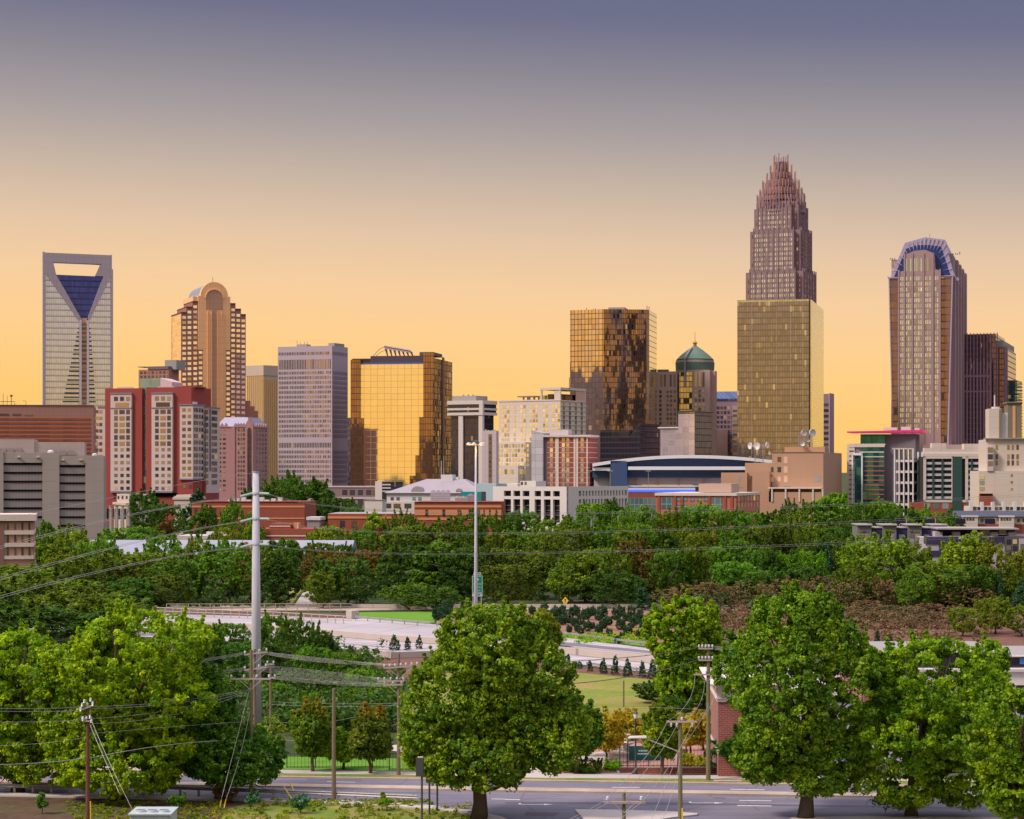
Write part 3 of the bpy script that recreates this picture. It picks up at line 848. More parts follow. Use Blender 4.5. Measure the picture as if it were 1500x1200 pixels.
for px, yt, nt, yb in tiers:                    # piers between the windows, carried up past each setback
    w = S(px); h = w / 2; nh = w * nt
    z0, z1 = (0 if yb == 0 else zc(yb)), zc(yt) + 2.0
    for k in range(0, 9):
        u = -h + nh + (w - 2 * nh) * k / 8
        mb.box(u - 0.3, u + 0.3, -h - 0.45, -h + 0.3, z0, z1)
        mb.box(h - 0.3, h + 0.45, u - 0.3, u + 0.3, z0, z1)
mb.build('pier', mau2, root)
cr1 = plain('crown_red', (0.30, 0.14, 0.12), 0.5, 0.2, var=0.3, scale=0.6)
cr2 = plain('crown_mauve', (0.30, 0.22, 0.27), 0.45, 0.3)
cr3 = plain('crown_orange_glint', (0.46, 0.22, 0.15), 0.45, 0.2, var=0.3)  # orange glints on the crown, painted as the colour of some rods
crown = [(74, 303, 293, 66), (66, 293, 284, 60), (57, 284, 272, 54), (45, 272, 260, 44), (34, 260, 249, 32), (22, 249, 234, 20)]
mb = MB()
for px, yb, yt, px2 in crown:
    r0 = px * 0.245 * 0.86
    mb.lathe([(r0 * 1.02, zc(yb) - 1), (r0, zc(yt + 4)), (0.01, zc(yt + 3))], 20)
mb.build('crown_core', cr1, root)
for px, yb, yt, px2 in crown:
    mb = MB(); mb2 = MB()
    r0 = px * 0.245
    n = int(2 * math.pi * r0 / 2.3)
    for k in range(n):
        a = 2 * math.pi * (k + 0.5) / n
        c, s_ = math.cos(a), math.sin(a)
        corner = abs(math.sin(2 * a)) < 0.55
        top = zc(yt) + (4.2 if corner else -2.0) - (k % 2) * 1.2
        (mb if k % 3 == 0 else mb2).tube([(c * r0, s_ * r0, zc(yb) - 5), (c * r0, s_ * r0, top)], 0.42, 4)
    mb2.lathe([(r0 * 1.01, zc(yb) - 5.2), (r0 * 1.01, zc(yb) - 3.6)], 20)
    mb.build('crown_screen', cr3, root); mb2.build('crown_screen', cr2, root)
mb = MB()
for k in range(10):
    a = 2 * math.pi * k / 10
    mb.tube([(3.6 * math.cos(a), 3.6 * math.sin(a), zc(246)), (3.6 * math.cos(a), 3.6 * math.sin(a), zc(230.5) - (k % 3) * .6)], 0.32, 4)
mb.build('crown_spire', cr2, root)

# ---------------------------------------------------------------- flared tower with the faceted lavender roof
b = Bld('office_tower', 'tall mauve tower flaring outward to a faceted blue and lavender crown on the right', 'skyscraper', 1302, 1396, 1412, 1500, 14)
hm = wall_mat('hearst_mauve', (0.34, 0.225, 0.25), 0.07)
z_ = b.z; u = b.u
b.box('wall', hm, u(1305), u(1393), 3, b.L, 0, z_(404))
mb = MB()
mb.box(u(1304), u(1313), 12, b.L - 3, 0, z_(376)); mb.box(u(1387), -0.4, 8, b.L - 3, 0, z_(370))
b.obj(mb, 'rear_wing', hm)
mb = MB()
for x in (1302, 1304.5, 1308): mb.box(u(x), u(x) + 0.6, 11.5, 12.5, z_(376), z_(373.5))
for x in (1390, 1395, 1399, 1402, 1405): mb.box(u(x, 10), u(x, 10) + 0.7, 10, 10.8, z_(371), z_(367 if x == 1405 else 369))
b.obj(mb, 'rear_wing_finial', hm)
# side: bundled piers
mb = MB()
for k in range(5):
    y0 = b.L * (0.06 + 0.19 * k)
    mb.box(-2, 0.9 + 0.5 * k, y0, y0 + b.L * 0.10, 0, z_(404 if k < 1 else 372))
b.obj(mb, 'side_pier', hm)
gc = wall_mat('bay_stone', (0.36, 0.24, 0.25), 0.05)
cb = [(1316, 397), (1325, 395), (1325, 372), (1333, 369), (1340, 366), (1355, 365), (1362, 368), (1369, 371), (1370, 394), (1378, 396)]
b.obj(MB().xprism([(u(x), z_(y)) for x, y in cb] + [(u(1378), 0), (u(1316), 0)], 0, 6), 'centre_bay', gc)
mb = MB()
for x in (1316.5, 1325, 1336.5, 1353, 1366.5, 1377): mb.box(u(x) - 0.5, u(x) + 0.5, -0.6, 0, 0, z_(372 if 1324 < x < 1370 else 396) + 1)
b.obj(mb, 'pilaster', gc)
cols_ = [1319.5, 1322.5, 1328, 1331, 1334, 1340, 1343, 1346, 1349.5, 1356, 1359, 1362.5, 1370.5, 1373.5]
b.wins('L', [u(x) for x in cols_], [z_(407 + 8.05 * k) for k in range(29)], 0.95, 2.7, w_sky)
b.wins('L', [u(x) for x in cols_[2:12]], [z_(387)], 0.95, 9.0, w_sky)
fl_ = glass_mat('flare_glass', (0.27, 0.17, 0.155), (0.14, 0.09, 0.09), 2.0, 4.9, 0.08, 0.18, metal=0.8, tilt=0.06, wave=0.05, lit=0.01, darkp=0.05)
for s_, (a0, a1, b0, b1) in (('flare', (1302, 1315.5, 1310, 1315.5)), ('flare', (1378.5, 1395, 1378.5, 1386))):
    zt_, zm = z_(405), z_(640)
    mb = MB()
    mb.add([(u(b0), 2.2, 0), (u(b1), 2.2, 0), (u(b1), 3.4, 0), (u(b0), 3.4, 0), (u(a0), 2.2, zt_), (u(a1), 2.2, zt_), (u(a1), 3.4, zt_), (u(a0), 3.4, zt_)],
           [(0, 3, 2, 1), (4, 5, 6, 7), (0, 1, 5, 4), (1, 2, 6, 5), (2, 3, 7, 6), (3, 0, 4, 7)])
    b.obj(mb, 'flare_glass', fl_)
lv = plain('lavender_metal', (0.42, 0.36, 0.52), 0.45, 0.3)
mb = MB()
mb.tube([(u(1302), 1.9, z_(405)), (u(1310), 1.9, 0)], 0.5, 5); mb.tube([(u(1395), 1.9, z_(405)), (u(1386), 1.9, 0)], 0.6, 5)
mb.box(u(1300), u(1316), 1.4, 3.4, z_(405.5), z_(404)); mb.box(u(1378), u(1397), 1.4, 3.4, z_(404.5), z_(403))
mb.xprism([(u(1299.5), z_(401)), (u(1303), z_(405)), (u(1301), z_(406))], 1.5, 2.5)
mb.xprism([(u(1399.5), z_(406)), (u(1402), z_(405)), (u(1405), z_(408)), (u(1402), z_(411))], 6, 7)
b.obj(mb, 'edge_rib', lv)
prof = [(1303.5, 404), (1325, 353), (1355, 345.5), (1384, 350), (1397.5, 404)]
bl = plain('cobalt_panel', (0.035, 0.06, 0.22), 0.35, 0.4)
b.obj(MB().xprism([(u(x), z_(y)) for x, y in prof], 4.5, b.L - 6), 'crown_roof', lv)
b.obj(MB().xprism([(u(1309), z_(403)), (u(1327), z_(362)), (u(1342), z_(357)), (u(1360), z_(357)), (u(1378), z_(360)), (u(1392), z_(403))], 4.2, 4.5), 'crown_recess', bl)
for k in range(19):                              # pleats of the crown
    f = k / 18
    def along(f, pts):
        t = f * (len(pts) - 1); i = min(int(t), len(pts) - 2); q = t - i
        return (pts[i][0] + (pts[i + 1][0] - pts[i][0]) * q, pts[i][1] + (pts[i + 1][1] - pts[i][1]) * q)
    xo, yo = along(f, prof); cx_, cy_ = 1347, 404
    xi, yi = xo + (cx_ - xo) * 0.30, yo + (cy_ - yo) * 0.30
    xo, yo = xo + (cx_ - xo) * 0.02, yo + (cy_ - yo) * 0.02
    dx = 1.3
    mb = MB().add([(u(xo - dx), 3.9, z_(yo)), (u(xo + dx), 3.9, z_(yo)), (u(xi), 3.4, z_(yi)), (u(xo), 4.3, z_(yo))], [(0, 2, 1), (0, 3, 2), (3, 1, 2), (0, 1, 3)])
    b.obj(mb, 'crown_pleat', lv)
b.wins('L', [u(1306 + 2.4 * k, 12) for k in range(3)], [z_(383), z_(391)], 0.9, 1.8, w_sky, plane=12)
b.obj(MB().tube([(u(1361), 8, z_(348)), (u(1361), 8, z_(340))], 0.15, 4), 'mast', dark_steel)
b.box('podium', rose, u(1355), u(1500), -25, 5, 0, z_(652))
b.done()

# ---------------------------------------------------------------- ribbed tower at the right
b = Bld('office_tower', 'dark plum tower ribbed with vertical fins just right of the flared tower', 'skyscraper', 1406, 1459, 1477, 1620, 18)
plum = wall_mat('plum_stone', (0.20, 0.115, 0.14), 0.08)
pg = glass_mat('plum_glass', (0.20, 0.115, 0.12), (0.10, 0.06, 0.08), 1.7, 4.0, 0.2, 0.2, metal=0.7, lit=0.012)
z_ = b.z; u = b.u
b.box('wall', pg, -b.W, 0, 0, b.L * 0.7, 0, z_(489))
b.box('side_block', pg, -2, 5.5, 5, b.L + 4, 0, z_(508))
b.box('plant_room', rooftop, -3, 4.5, 8, b.L, z_(508), z_(498))
mb = MB()
for k in range(11):
    x = 1412 + 4.9 * k
    mb.box(u(x) - 0.35, u(x) + 0.35, -0.7, 0, 0, z_(487.5))
for k in range(5): mb.box(5.5, 6.1, 6 + 5 * k, 6.8 + 5 * k, 0, z_(506))
b.obj(mb, 'fin', plain('plum_fin', (0.30, 0.19, 0.27), 0.5))
b.box('front_block', pg, u(1409), u(1452), -9, -0.8, 0, z_(531))
mb = MB()
for k in range(9):
    x = 1412 + 4.9 * k
    mb.box(u(x, -9) - 0.5, u(x, -9) + 0.5, -9.8, -9, 0, z_(529 if k % 2 else 526))
mb.box(u(1409, -9), u(1452, -9), -9.5, -9, z_(553), z_(550)); mb.box(u(1409, -9), u(1452, -9), -9.5, -9, z_(575), z_(573))
b.obj(mb, 'fin', plain('plum_fin_pale', (0.34, 0.22, 0.30), 0.5))
b = Bld('apartment_tower', 'tall narrow glass apartment tower whose balconies stick out right of the plum tower', 'building', 1466, 1480, 1484, 1700, 20)
bg_ = glass_mat('pale_blue_glass', (0.34, 0.42, 0.52), (0.2, 0.2, 0.22), 2.4, 3.3, 0.14, 0.15)
b.body(bg_, 513)
for k in range(30): b.obj(MB().box(-5, 2.0, -0.6, 4, b.z(521 + 4.8 * k), b.z(520 + 4.8 * k)), 'balcony', dark_steel)
b = Bld('apartment_tower', 'shorter teal glass apartment tower with balconies at the right edge', 'building', 1470, 1490, 1497, 1650, 20)
b.body(glass_mat('teal_blue_glass', (0.12, 0.24, 0.28), (0.05, 0.06, 0.08), 2.4, 3.3, 0.14, 0.2, lit=0.1), 557)
for k in range(22): b.obj(MB().box(-2, 3.4, -0.4, 6, b.z(563 + 4.8 * k), b.z(562 + 4.8 * k)), 'balcony', dark_steel)
# ================================================================ middle distance buildings
grey_c = wall_mat('grey_concrete', (0.37, 0.315, 0.29), 0.10, joints=(7, 3.6), jw=0.015, jcol=0.8)
grey_d = wall_mat('grey_concrete_ribbed', (0.27, 0.235, 0.235), 0.12, joints=(1.0, 50), jw=0.2, jcol=0.85)
slit = plain('dark_slit', (0.006, 0.009, 0.01), 0.95, spec=0.05)
redb = wall_mat('red_brick', (0.30, 0.085, 0.055), 0.12, joints=(2.5, 0.6), jw=0.03, jcol=0.85)
orgb = wall_mat('orange_brick_band', (0.62, 0.27, 0.12), 0.08)

# ---- concrete jail-like block at the far left
b = Bld('office_block', 'grey concrete block with long dark horizontal slits and plain piers at the left edge', 'building', -60, 152, 154, 700, -9.5, L=38)
z_, u = b.z, b.u
b.box('wall', grey_c, u(-60), u(62), 0.9, 40, 0, z_(663)); b.box('wall', grey_c, u(62), 0, 0.9, 40, 0, z_(668))
b.box('pier', grey_c, u(-60), u(5), 0, 1.5, 0, z_(660)); b.box('pier', grey_c, u(62), u(87), 0, 1.5, 0, z_(663.5)); b.box('pier', grey_c, u(125), 0, 0, 1.5, 0, z_(667.5))
b.box('parapet', grey_c, u(5), u(62), 0.25, 1.5, z_(678), z_(663.6)); b.box('parapet', grey_c, u(87), u(125), 0.3, 1.5, z_(681), z_(667.8))
b.box('ribbed_panel', grey_d, u(5), u(62), 0.6, 1.2, 0, z_(678)); b.box('ribbed_panel', grey_d, u(87), u(125), 0.6, 1.2, 0, z_(681))
for k in range(7): b.box('window_slit', slit, u(5), u(62), 0.45, 0.8, z_(681.2 + 12.9 * k), z_(678.4 + 12.9 * k))
for k in range(8): b.box('window_slit', slit, u(87), u(125), 0.45, 0.8, z_(684.4 + 12.4 * k), z_(681.8 + 12.4 * k))
mb = MB()
for x in (27.5, 55.5, 92, 118.5): mb.box(u(x) - 0.5, u(x) + 0.5, -0.4, 0.3, z_(670.5 if x < 80 else 674.5), z_(669 if x < 80 else 673))
b.obj(mb, 'floodlight', plain('lamp_cream', (0.62, 0.58, 0.5), 0.5))
b.obj(MB().lathe([(1.0, z_(664)), (1.0, z_(661)), (0.5, z_(659.5)), (0.01, z_(659))], 10, (u(73), 6)), 'roof_dome_vent', white_steel)
b.obj(MB().lathe([(0.8, z_(668)), (0.8, z_(665)), (0.01, z_(663.5))], 10, (u(138), 6)), 'roof_dome_vent', white_steel)
b.box('upper_block', grey_c, u(-60), u(47), 14, 38, z_(664), z_(643)); b.box('upper_block', grey_c, u(47), u(122), 14.5, 38, z_(668), z_(647))
for x in (-4, 4.5, 15.5, 27.5, 80, 92.5, 104): b.obj(MB().box(u(x, 14) - 1.0, u(x, 14) + 1.0, 13.6, 14.2, z_(663 + (x > 50) * 3.5), z_(657 + (x > 50) * 3.5)), 'louvre_window', grey_d)

# ---- small office at the lower left
b = Bld('office_building', 'small pinkish brick office with three pale concrete bands at the lower left edge', 'building', -40, 49, 51, 500, -11, L=16)
z_, u = b.z, b.u
b.body(wall_mat('pinkish_brick', (0.42, 0.24, 0.17), 0.07), 765)
palec = wall_mat('pale_band', (0.66, 0.54, 0.48), 0.05)
b.box('cornice', palec, -b.W, 0.5, -0.6, b.L, z_(763), z_(753.5))
for y0, y1 in ((783, 777), (801, 795.5), (819, 814)): b.box('floor_band', palec, -b.W, 0.15, -0.25, b.L, z_(y0), z_(y1))
b.box('end_wall', wall_mat('brown_brick', (0.24, 0.13, 0.10), 0.07), u(-40), u(6), -0.3, 0, 0, z_(765))
b.wins('L', [u(x) for x in (11.5, 22.3, 32.8, 43)], [z_(770), z_(789), z_(808)], 0.42, 1.85, w_dark)
b.done()

# ---- long striped brick building
b = Bld('office_building', 'long pink brick building with red horizontal window stripes below the open topped tower', 'building', -50, 137, 139, 1100, -9, L=40)
z_, u = b.z, b.u
pkb = wall_mat('pink_brick', (0.36, 0.185, 0.155), 0.05, joints=(2.2, 2.2), jw=0.04)
b.body(pkb, 594.5)
b.box('coping', plain('coping_dark', (0.12, 0.07, 0.07), 0.7), -b.W, 0.3, -0.3, 2, z_(594.5), z_(593.6))
stripe = glass_mat('red_stripe_glass', (0.34, 0.09, 0.04), (0.22, 0.06, 0.04), 2.2, 20, 0.1, 0.0, metal=0.5, rough=0.25, tilt=0.05)
for k in range(9): b.box('window_band', stripe, -b.W, u(133), -0.12, 0.4, z_(616.2 + 6.1 * k), z_(613 + 6.1 * k))
for x0, x1 in ((-2, 13), (18, 30.5), (35, 48)): b.box('high_window', w_dark, u(x0), u(x1), -0.15, 0.3, z_(609), z_(606.5))
mb = MB()
mb.tube([(u(4), 3, z_(594)), (u(4), 3, z_(577))], 0.15, 4); mb.tube([(u(10), 3, z_(594)), (u(10), 3, z_(580))], 0.12, 4)
mb.tube([(u(16), 3, z_(594)), (u(16), 3, z_(581))], 0.2, 4); mb.lathe([(0.01, z_(582)), (0.7, z_(581)), (0.7, z_(579.5)), (0.01, z_(578.5))], 8, (u(16), 3))
mb.tube([(u(-5), 3, z_(589)), (u(21), 3, z_(588.5)), (u(21), 3, z_(594))], 0.18, 4)
mb.tube([(u(37.5), 3, z_(594)), (u(37.5), 3, z_(588)), (u(33.5), 3, z_(587.3))], 0.15, 4)
b.obj(mb, 'roof_mast', dark_steel)

# ---- red and white condominium complex
cw_ = wall_mat('condo_white', (0.56, 0.45, 0.44), 0.05)
cr_ = wall_mat('condo_red', (0.30, 0.062, 0.055), 0.06, joints=(40, 5.4), jw=0.0, jcol=0.8)
blt = plain('slate_trim', (0.22, 0.19, 0.27), 0.6)
b = Bld('apartment_building', 'red and white condominium complex of four joined blocks with a teal glass strip', 'building', 139, 283, 319, 1000, 14)
z_, u = b.z, b.u
b.box('red_block', cr_, u(154), u(208), 0, b.L * 0.8, 0, z_(568)); b.box('red_block', cr_, u(213.5), u(280), 0.3, b.L * 0.8, 0, z_(567))
b.box('left_wing', cw_, u(139), u(155), 3, b.L, 0, z_(596)); b.box('trim', blt, u(139), u(156), 2.7, 4, z_(596), z_(594))
b.wins('L', [u(147.5, 3), u(142, 3)], [z_(602 + 9.5 * k) for k in range(8)], 1.5, 1.5, w_brown, plane=3)
teal = glass_mat('teal_glass', (0.24, 0.36, 0.38), (0.2, 0.3, 0.3), 2.0, 3.2, 0.12, 0.1, metal=0.6, lit=0.05)
b.box('teal_core', teal, u(207.9), u(213.6), 2.0, 14, 0, z_(566)); b.box('teal_head', teal, u(196), u(226), 7, 20, z_(567), z_(553))
b.obj(MB().xprism([(u(226), z_(567)), (u(226), z_(552)), (u(243), z_(558)), (u(243), z_(567))], 7, 20), 'sloped_head', pw)
for (xa, xb), (wy) in zip(((163.5, 194), (223.5, 254)), (0, 1)):
    b.box('white_bay', cw_, u(xa), u(xb), -1.2, 0.3, z_(719.5), z_(576)); b.box('trim', blt, u(xa - 0.7), u(xb + 0.7), -1.5, 0.3, z_(576.5), z_(574.8))
    b.box('trim', blt, u(xa), u(xb), -1.4, 0, z_(598), z_(596.5)); b.box('trim', blt, u(xa), u(xb), -1.4, 0, z_(722), z_(719.5))
    cs = [u(xa + 6.3, -1.2), u(xa + 15.2, -1.2), u(xa + 24, -1.2)]
    b.wins('L', cs, [z_(583.5)], 1.9, 1.9, w_mix, plane=-1.2)
    b.wins('L', [cs[1]], [z_(592.5)], 6.8, 2.0, w_brown, plane=-1.2)
    b.wins('L', [cs[0], cs[2]], [z_(603 + 9.35 * k) for k in range(6)], 1.75, 2.1, w_dark, plane=-1.2)
    b.wins('L', [cs[1]], [z_(603 + 9.35 * k) for k in range(6)], 2.6, 1.9, w_brown, plane=-1.2)
    b.wins('L', cs, [z_(658.5 + 9.5 * k) for k in range(7)], 1.6, 1.5, w_mix, plane=-1.2)
    b.box('roof_panel', cw_, u(xa + 5), u(xb - 2), 2, 2.6, z_(568), z_(569.5) + 1.2)
b.box('roof_step', cr_, u(254), u(283), 4, 16, z_(567), z_(565.5))
b.box('garage_opening', slit, u(225), u(259), -0.1, 0.4, z_(728), z_(722))
# right block
b.box('right_block', cw_, u(264), 0, -0.5, 14, z_(701), z_(593.5)); b.box('trim', blt, u(263.5), 0.4, -0.9, 14, z_(593.5), z_(592)); b.box('trim', blt, u(263.5), 0.3, -0.8, 10, z_(703), z_(701))
b.box('red_base', cr_, u(264), -0.2, 0, 16, 0, z_(701))
b.wins('L', [u(270), u(278)], [z_(600.5 + 9.5 * k) for k in range(11)], 1.7, 1.55, w_brown, plane=-0.5)
b.wins('L', [u(270.5), u(279)], [z_(713)], 1.6, 1.6, w_dark)
b.box('side_block', cw_, -2, 1.0, 13.5, b.L, z_(723), z_(596)); b.box('trim', blt, -2, 1.4, 13.5, b.L + 0.3, z_(596), z_(594.8))
b.wins('R', [b.v(x) for x in (285.2, 288.5, 292.5, 296.2)], [z_(600.5 + 9.5 * k) for k in range(11)], 2.2, 1.8, w_dark, plane=0.0)
b.wins('R', [b.v(x, 1.0) for x in (303, 312, 316)], [z_(602.5 + 9.5 * k) for k in range(12)], 3.4, 1.9, w_dark, plane=1.0)
b.box('dark_recess', plain('recess_mauve', (0.15, 0.12, 0.15), 0.7), 0.4, 1.1, b.v(306.5, 1), b.v(309, 1), z_(690), z_(598))
b.box('side_base', cr_, -2, 0.8, 12, b.L - 0.4, 0, z_(705))
b.box('roof_plant', white_steel, u(276), u(283), 1, 5, z_(592), z_(588.5))
b.done()

# ---- concrete framed block behind the condominiums
b = Bld('apartment_tower', 'pinkish apartment block with open balcony frames behind the red and white condominiums', 'building', 203, 247, 262, 1420, 20)
b.body(wall_mat('coral_frame', (0.40, 0.19, 0.17), 0.08), 541)
b.wins('L', [b.u(207 + 5.6 * k) for k in range(8)], [b.z(545.5 + 6 * k) for k in range(5)], 1.8, 1.7, w_dark)
b.box('roof_slab', plain('roof_brown', (0.16, 0.12, 0.12), 0.7), -b.W, b.u(213), -1, 8, b.z(537.5), b.z(536.5))
b.box('roof_slab', plain('roof_brown2', (0.16, 0.12, 0.12), 0.7), b.u(217), 0, -0.5, 10, b.z(541), b.z(536.5))
b.box('lift_house', rooftop, b.u(237), b.u(254), 4, 16, b.z(541), b.z(527))
b.done()

# ---- gabled pink tower
b = Bld('office_tower', 'pink granite mid rise with blue slate hipped roof, gable and tall arched window slot', 'building', 316.5, 367, 392, 1130, 14)
z_, u = b.z, b.u
pg_ = wall_mat('pink_granite', (0.38, 0.20, 0.205), 0.06)
b.body(pg_, 625)
hz = z_(624.5)
b.obj(MB().frustum(-b.W, 0, 0, b.L, hz, -b.W + 3.2, -3.2, 4, b.L - 4, z_(611)), 'hip_roof', slate)
mb = MB()
for x in (319, 325, 331, 345, 349, 353, 357, 371, 374):
    cxu = u(x) if x < 367 else b.v(x)
    if x < 367: mb.xprism([(cxu - 1.0, hz), (cxu + 1.0, hz), (cxu, hz + 1.8)], -0.3, 0.6)
for k in range(5): mb.yprism([(b.L * (0.35 + .14 * k) - 1, hz), (b.L * (0.35 + .14 * k) + 1, hz), (b.L * (0.35 + .14 * k), hz + 1.8)], -0.6, 0.3)
mb.box(-b.W - 0.2, 0.3, -0.3, b.L, z_(626), hz)
b.obj(mb, 'scalloped_cornice', pg_)
b.box('corner_bay', pg_, u(339.5), u(344.5), -0.5, 0, 0, z_(625))
b.wins('L', [u(x) for x in (322, 328.5)], [z_(629.5 + 6.8 * k) for k in range(14)], 1.5, 1.0, w_mix)
b.wins('L', [u(x) for x in (349.5, 353.5, 357.3, 361.2)], [z_(630 + 6.6 * k) for k in range(14)], 0.95, 1.35, w_dark)
b.obj(MB().xprism([(u(360.5), 0), (u(371.5), 0), (u(371.5), z_(622)), (u(366), z_(611.5)), (u(360.5), z_(622))], -0.9, 0.5), 'gable_bay', pg_)
gx = u(366.2)
b.obj(MB().xprism([(gx - 1.1, 0), (gx + 1.1, 0), (gx + 1.1, z_(631))] + [(gx + 1.1 * math.cos(a), z_(631) + 1.6 * math.sin(a)) for a in (0.5, 1.0, 1.57, 2.1, 2.6)] + [(gx - 1.1, z_(631))], -1.05, -0.85), 'arched_window', blk)
b.wins('R', frac(b.L * 0.3, b.L * 0.97, 4), [z_(630 + 6.6 * k) for k in range(14)], 2.3, 1.35, w_dark)
b.done()

# ---- mauve low block
b = Bld('office_building', 'low mauve block with a dark window row behind the white roofed hall', 'building', 470, 552, 562, 980, 14)
b.body(wall_mat('mauve_low', (0.24, 0.16, 0.17), 0.06), 712)
b.wins('L', [b.u(x) for x in (505, 516, 528, 540, 549)], [b.z(721.5)], 2.4, 2.3, w_dark)
b.wins('L', [b.u(x) for x in (505, 516, 528, 540, 549)], [b.z(736)], 2.4, 2.3, w_dark)
b.box('floor_band', pw, -b.W, 0.2, -0.3, 0, b.z(731), b.z(728.5)); b.box('coping', pw, -b.W, 0.2, -0.3, 3, b.z(714), b.z(712))
b.done()
b = Bld('office_building', 'small white and dark glass block beside the white hall under the gold tower', 'building', 550, 572, 590, 900, 25)
b.box('white_end', wht, b.u(550), b.u(560), -0.3, 8, 0, b.z(705)); b.box('wall', blk, b.u(560), 0, 0, b.L, 0, b.z(706))
for k in range(3): b.obj(MB().box(b.u(560), 0.1, -0.2, 0.1, b.z(711 + 4.8 * k), b.z(709.3 + 4.8 * k)), 'floor_band', wht)

# ---- white hall with a hipped roof and eyebrow dormers
b = Bld('market_hall', 'white hall with a big lavender grey hipped metal roof and rounded eyebrow vents', 'building', 566.5, 706, 724, 800, 12)
z_, u = b.z, b.u
wh2 = wall_mat('hall_white', (0.62, 0.59, 0.62), 0.05)
b.body(wh2, 722.5)
b.box('lower_floor', cream, u(566), u(608), -0.5, 0, 0, z_(735.5))
rf = plain('hall_roof', (0.33, 0.29, 0.33), 0.55, 0.1, scale=0.3)
zr0, zr1 = z_(722.5), z_(702)
b.obj(MB().frustum(-b.W - 0.8, 0.8, -0.8, b.L + 1, zr0, u(616), u(672), b.L * 0.42, b.L * 0.58, zr1), 'hip_roof', rf)
mb = MB()
for cxp, rr_, yb in ((611.5, 2.5, 721.5), (672, 1.2, 720)):
    c0 = u(cxp)
    pr = [(c0 + rr_ * math.cos(math.pi * i / 12), z_(yb) + rr_ * 0.9 * math.sin(math.pi * i / 12)) for i in range(13)]
    mb.xprism(pr, 0.0, 8)
b.obj(mb, 'eyebrow_dormer', rf)
b.obj(MB().xprism([(u(611.5) + 2.1 * math.cos(math.pi * i / 12), z_(721.4) + 1.9 * math.sin(math.pi * i / 12)) for i in range(13)], -0.1, 0.0), 'dormer_louvre', rooftop)
b.wins('L', [u(574.5), u(583)], [z_(731)], 1.2, 1.2, w_dark); b.wins('L', [u(606.5), u(615)], [z_(731)], 1.2, 1.2, teal)
b.wins('L', [u(568.5), u(582), u(598)], [z_(741.5)], 2.6, 1.7, w_dark, plane=-0.5)
b.obj(MB().box(u(639), u(656), b.L * .35, b.L * .6, zr1 - 2, z_(695.5)).box(u(660), u(664), b.L * .4, b.L * .5, zr1 - 2, z_(699)), 'roof_plant', wh2)
b.obj(MB().tube([(u(640.5), 10, z_(700)), (u(640.5), 10, z_(668))], 0.12, 4).tube([(u(637), 10, z_(700)), (u(637), 10, z_(675))], 0.25, 4), 'mast', rooftop)
b.done()
b = Bld('rooftop_plant_box', 'plain white windowless box left of the white hall', 'building', 534, 560, 566, 720, 16)
b.body(wht, 732.5); b.box('coping', rooftop, -b.W - .2, .2, -.2, b.L, b.z(733), b.z(732))

# ---- brick building with orange bands (centre) and its lower wing
b = Bld('brick_building', 'red brick building with orange bands and dark vertical slots below the white hall', 'building', 607, 734, 736, 600, 3, L=22)
z_, u = b.z, b.u
b.body(redb, 735.5)
b.box('orange_band', orgb, -b.W, 0.05, -0.12, 0.3, z_(743.5), z_(740.5)); b.box('orange_band', orgb, -b.W, 0.05, -0.12, 0.3, z_(755), z_(747))
b.box('orange_band', orgb, -b.W, 0.05, -0.12, 0.3, z_(762), z_(758.5))
b.wins('L', [u(x) for x in (625, 650, 672, 688.5)], [z_(751)], 0.75, 1.7, w_dark, plane=-0.1)
b.wins('L', [u(x) for x in (702, 709, 717.5, 727)], [z_(751)], 0.4, 1.5, w_dark, plane=-0.1)
b.box('coping', plain('brick_coping', (0.16, 0.05, 0.04), 0.8), -b.W, .2, -.2, 1, z_(736), z_(735))
b.box('lower_wing', redb, u(480), u(606.8), 0.5, 22, 0, z_(753)); b.box('orange_band', orgb, u(480), u(606.8), 0.35, 0.7, z_(760), z_(757))
b.wins('L', [u(x) for x in (501, 518, 575)], [z_(768)], 1.3, 1.9, w_dark, plane=0.5)
b.done()
b.box('roof_gravel', plain('roof_membrane', (0.35, 0.31, 0.33), 0.8), u(480), u(606), 1, 21.8, z_(753), z_(753) + 0.05)
def roof_unit(x, y, D, w, h, label, col=(0.5, 0.48, 0.5), name='air_handler'):
    p = P(x, y, D)
    root = thing(name, label, 'air handler', (p.x, p.y, p.z))
    m = plain('unit_paint', col, 0.5, 0.2, scale=1.0)
    MB().box(-w / 2, w / 2, 0, 2.4, 0, h).build('casing', m, root)
    mb = MB()
    n = max(1, int(w / 1.2))
    for k in range(n):
        c = -w / 2 + w * (k + 0.5) / n
        mb.lathe([(0.45, h), (0.45, h + 0.25), (0.3, h + 0.28), (0.01, h + 0.2)], 10, (c, 1.2))
    mb.build('fan_cowl', rooftop, root)
    mb = MB()
    for k in range(5): mb.box(-w / 2 + 0.1, w / 2 - 0.1, -0.04, 0, h * (0.15 + 0.16 * k), h * (0.2 + 0.16 * k))
    mb.build('louvre', rooftop, root)
for x, w, h, lb, c in ((645, 5.5, 2.9, 'long pale blue air handler on the brick roof left of the teal box', (0.50, 0.52, 0.60)), (675, 3.4, 1.3, 'low white air handler with cowls between the pale box and the teal box', (0.6, 0.55, 0.52)),
                       (690, 2.2, 1.9, 'small grey lavender chiller next to the teal box on the brick roof', (0.36, 0.34, 0.44))):
    roof_unit(x, 735, 612, w, h, lb, c)
root = thing('plant_screen', 'bright teal box with a dark right end on the roof of the banded brick building', 'roof box', tuple(P(690, 735.4, 618)))
MB().box(-2.9, 2.9, 0, 3, 0, 2.9).build('panel', plain('teal_paint', (0.01, 0.28, 0.28), 0.5), root)
MB().box(2.9, 4.2, 0, 3, 0, 2.9).build('dark_end', dark_steel, root)

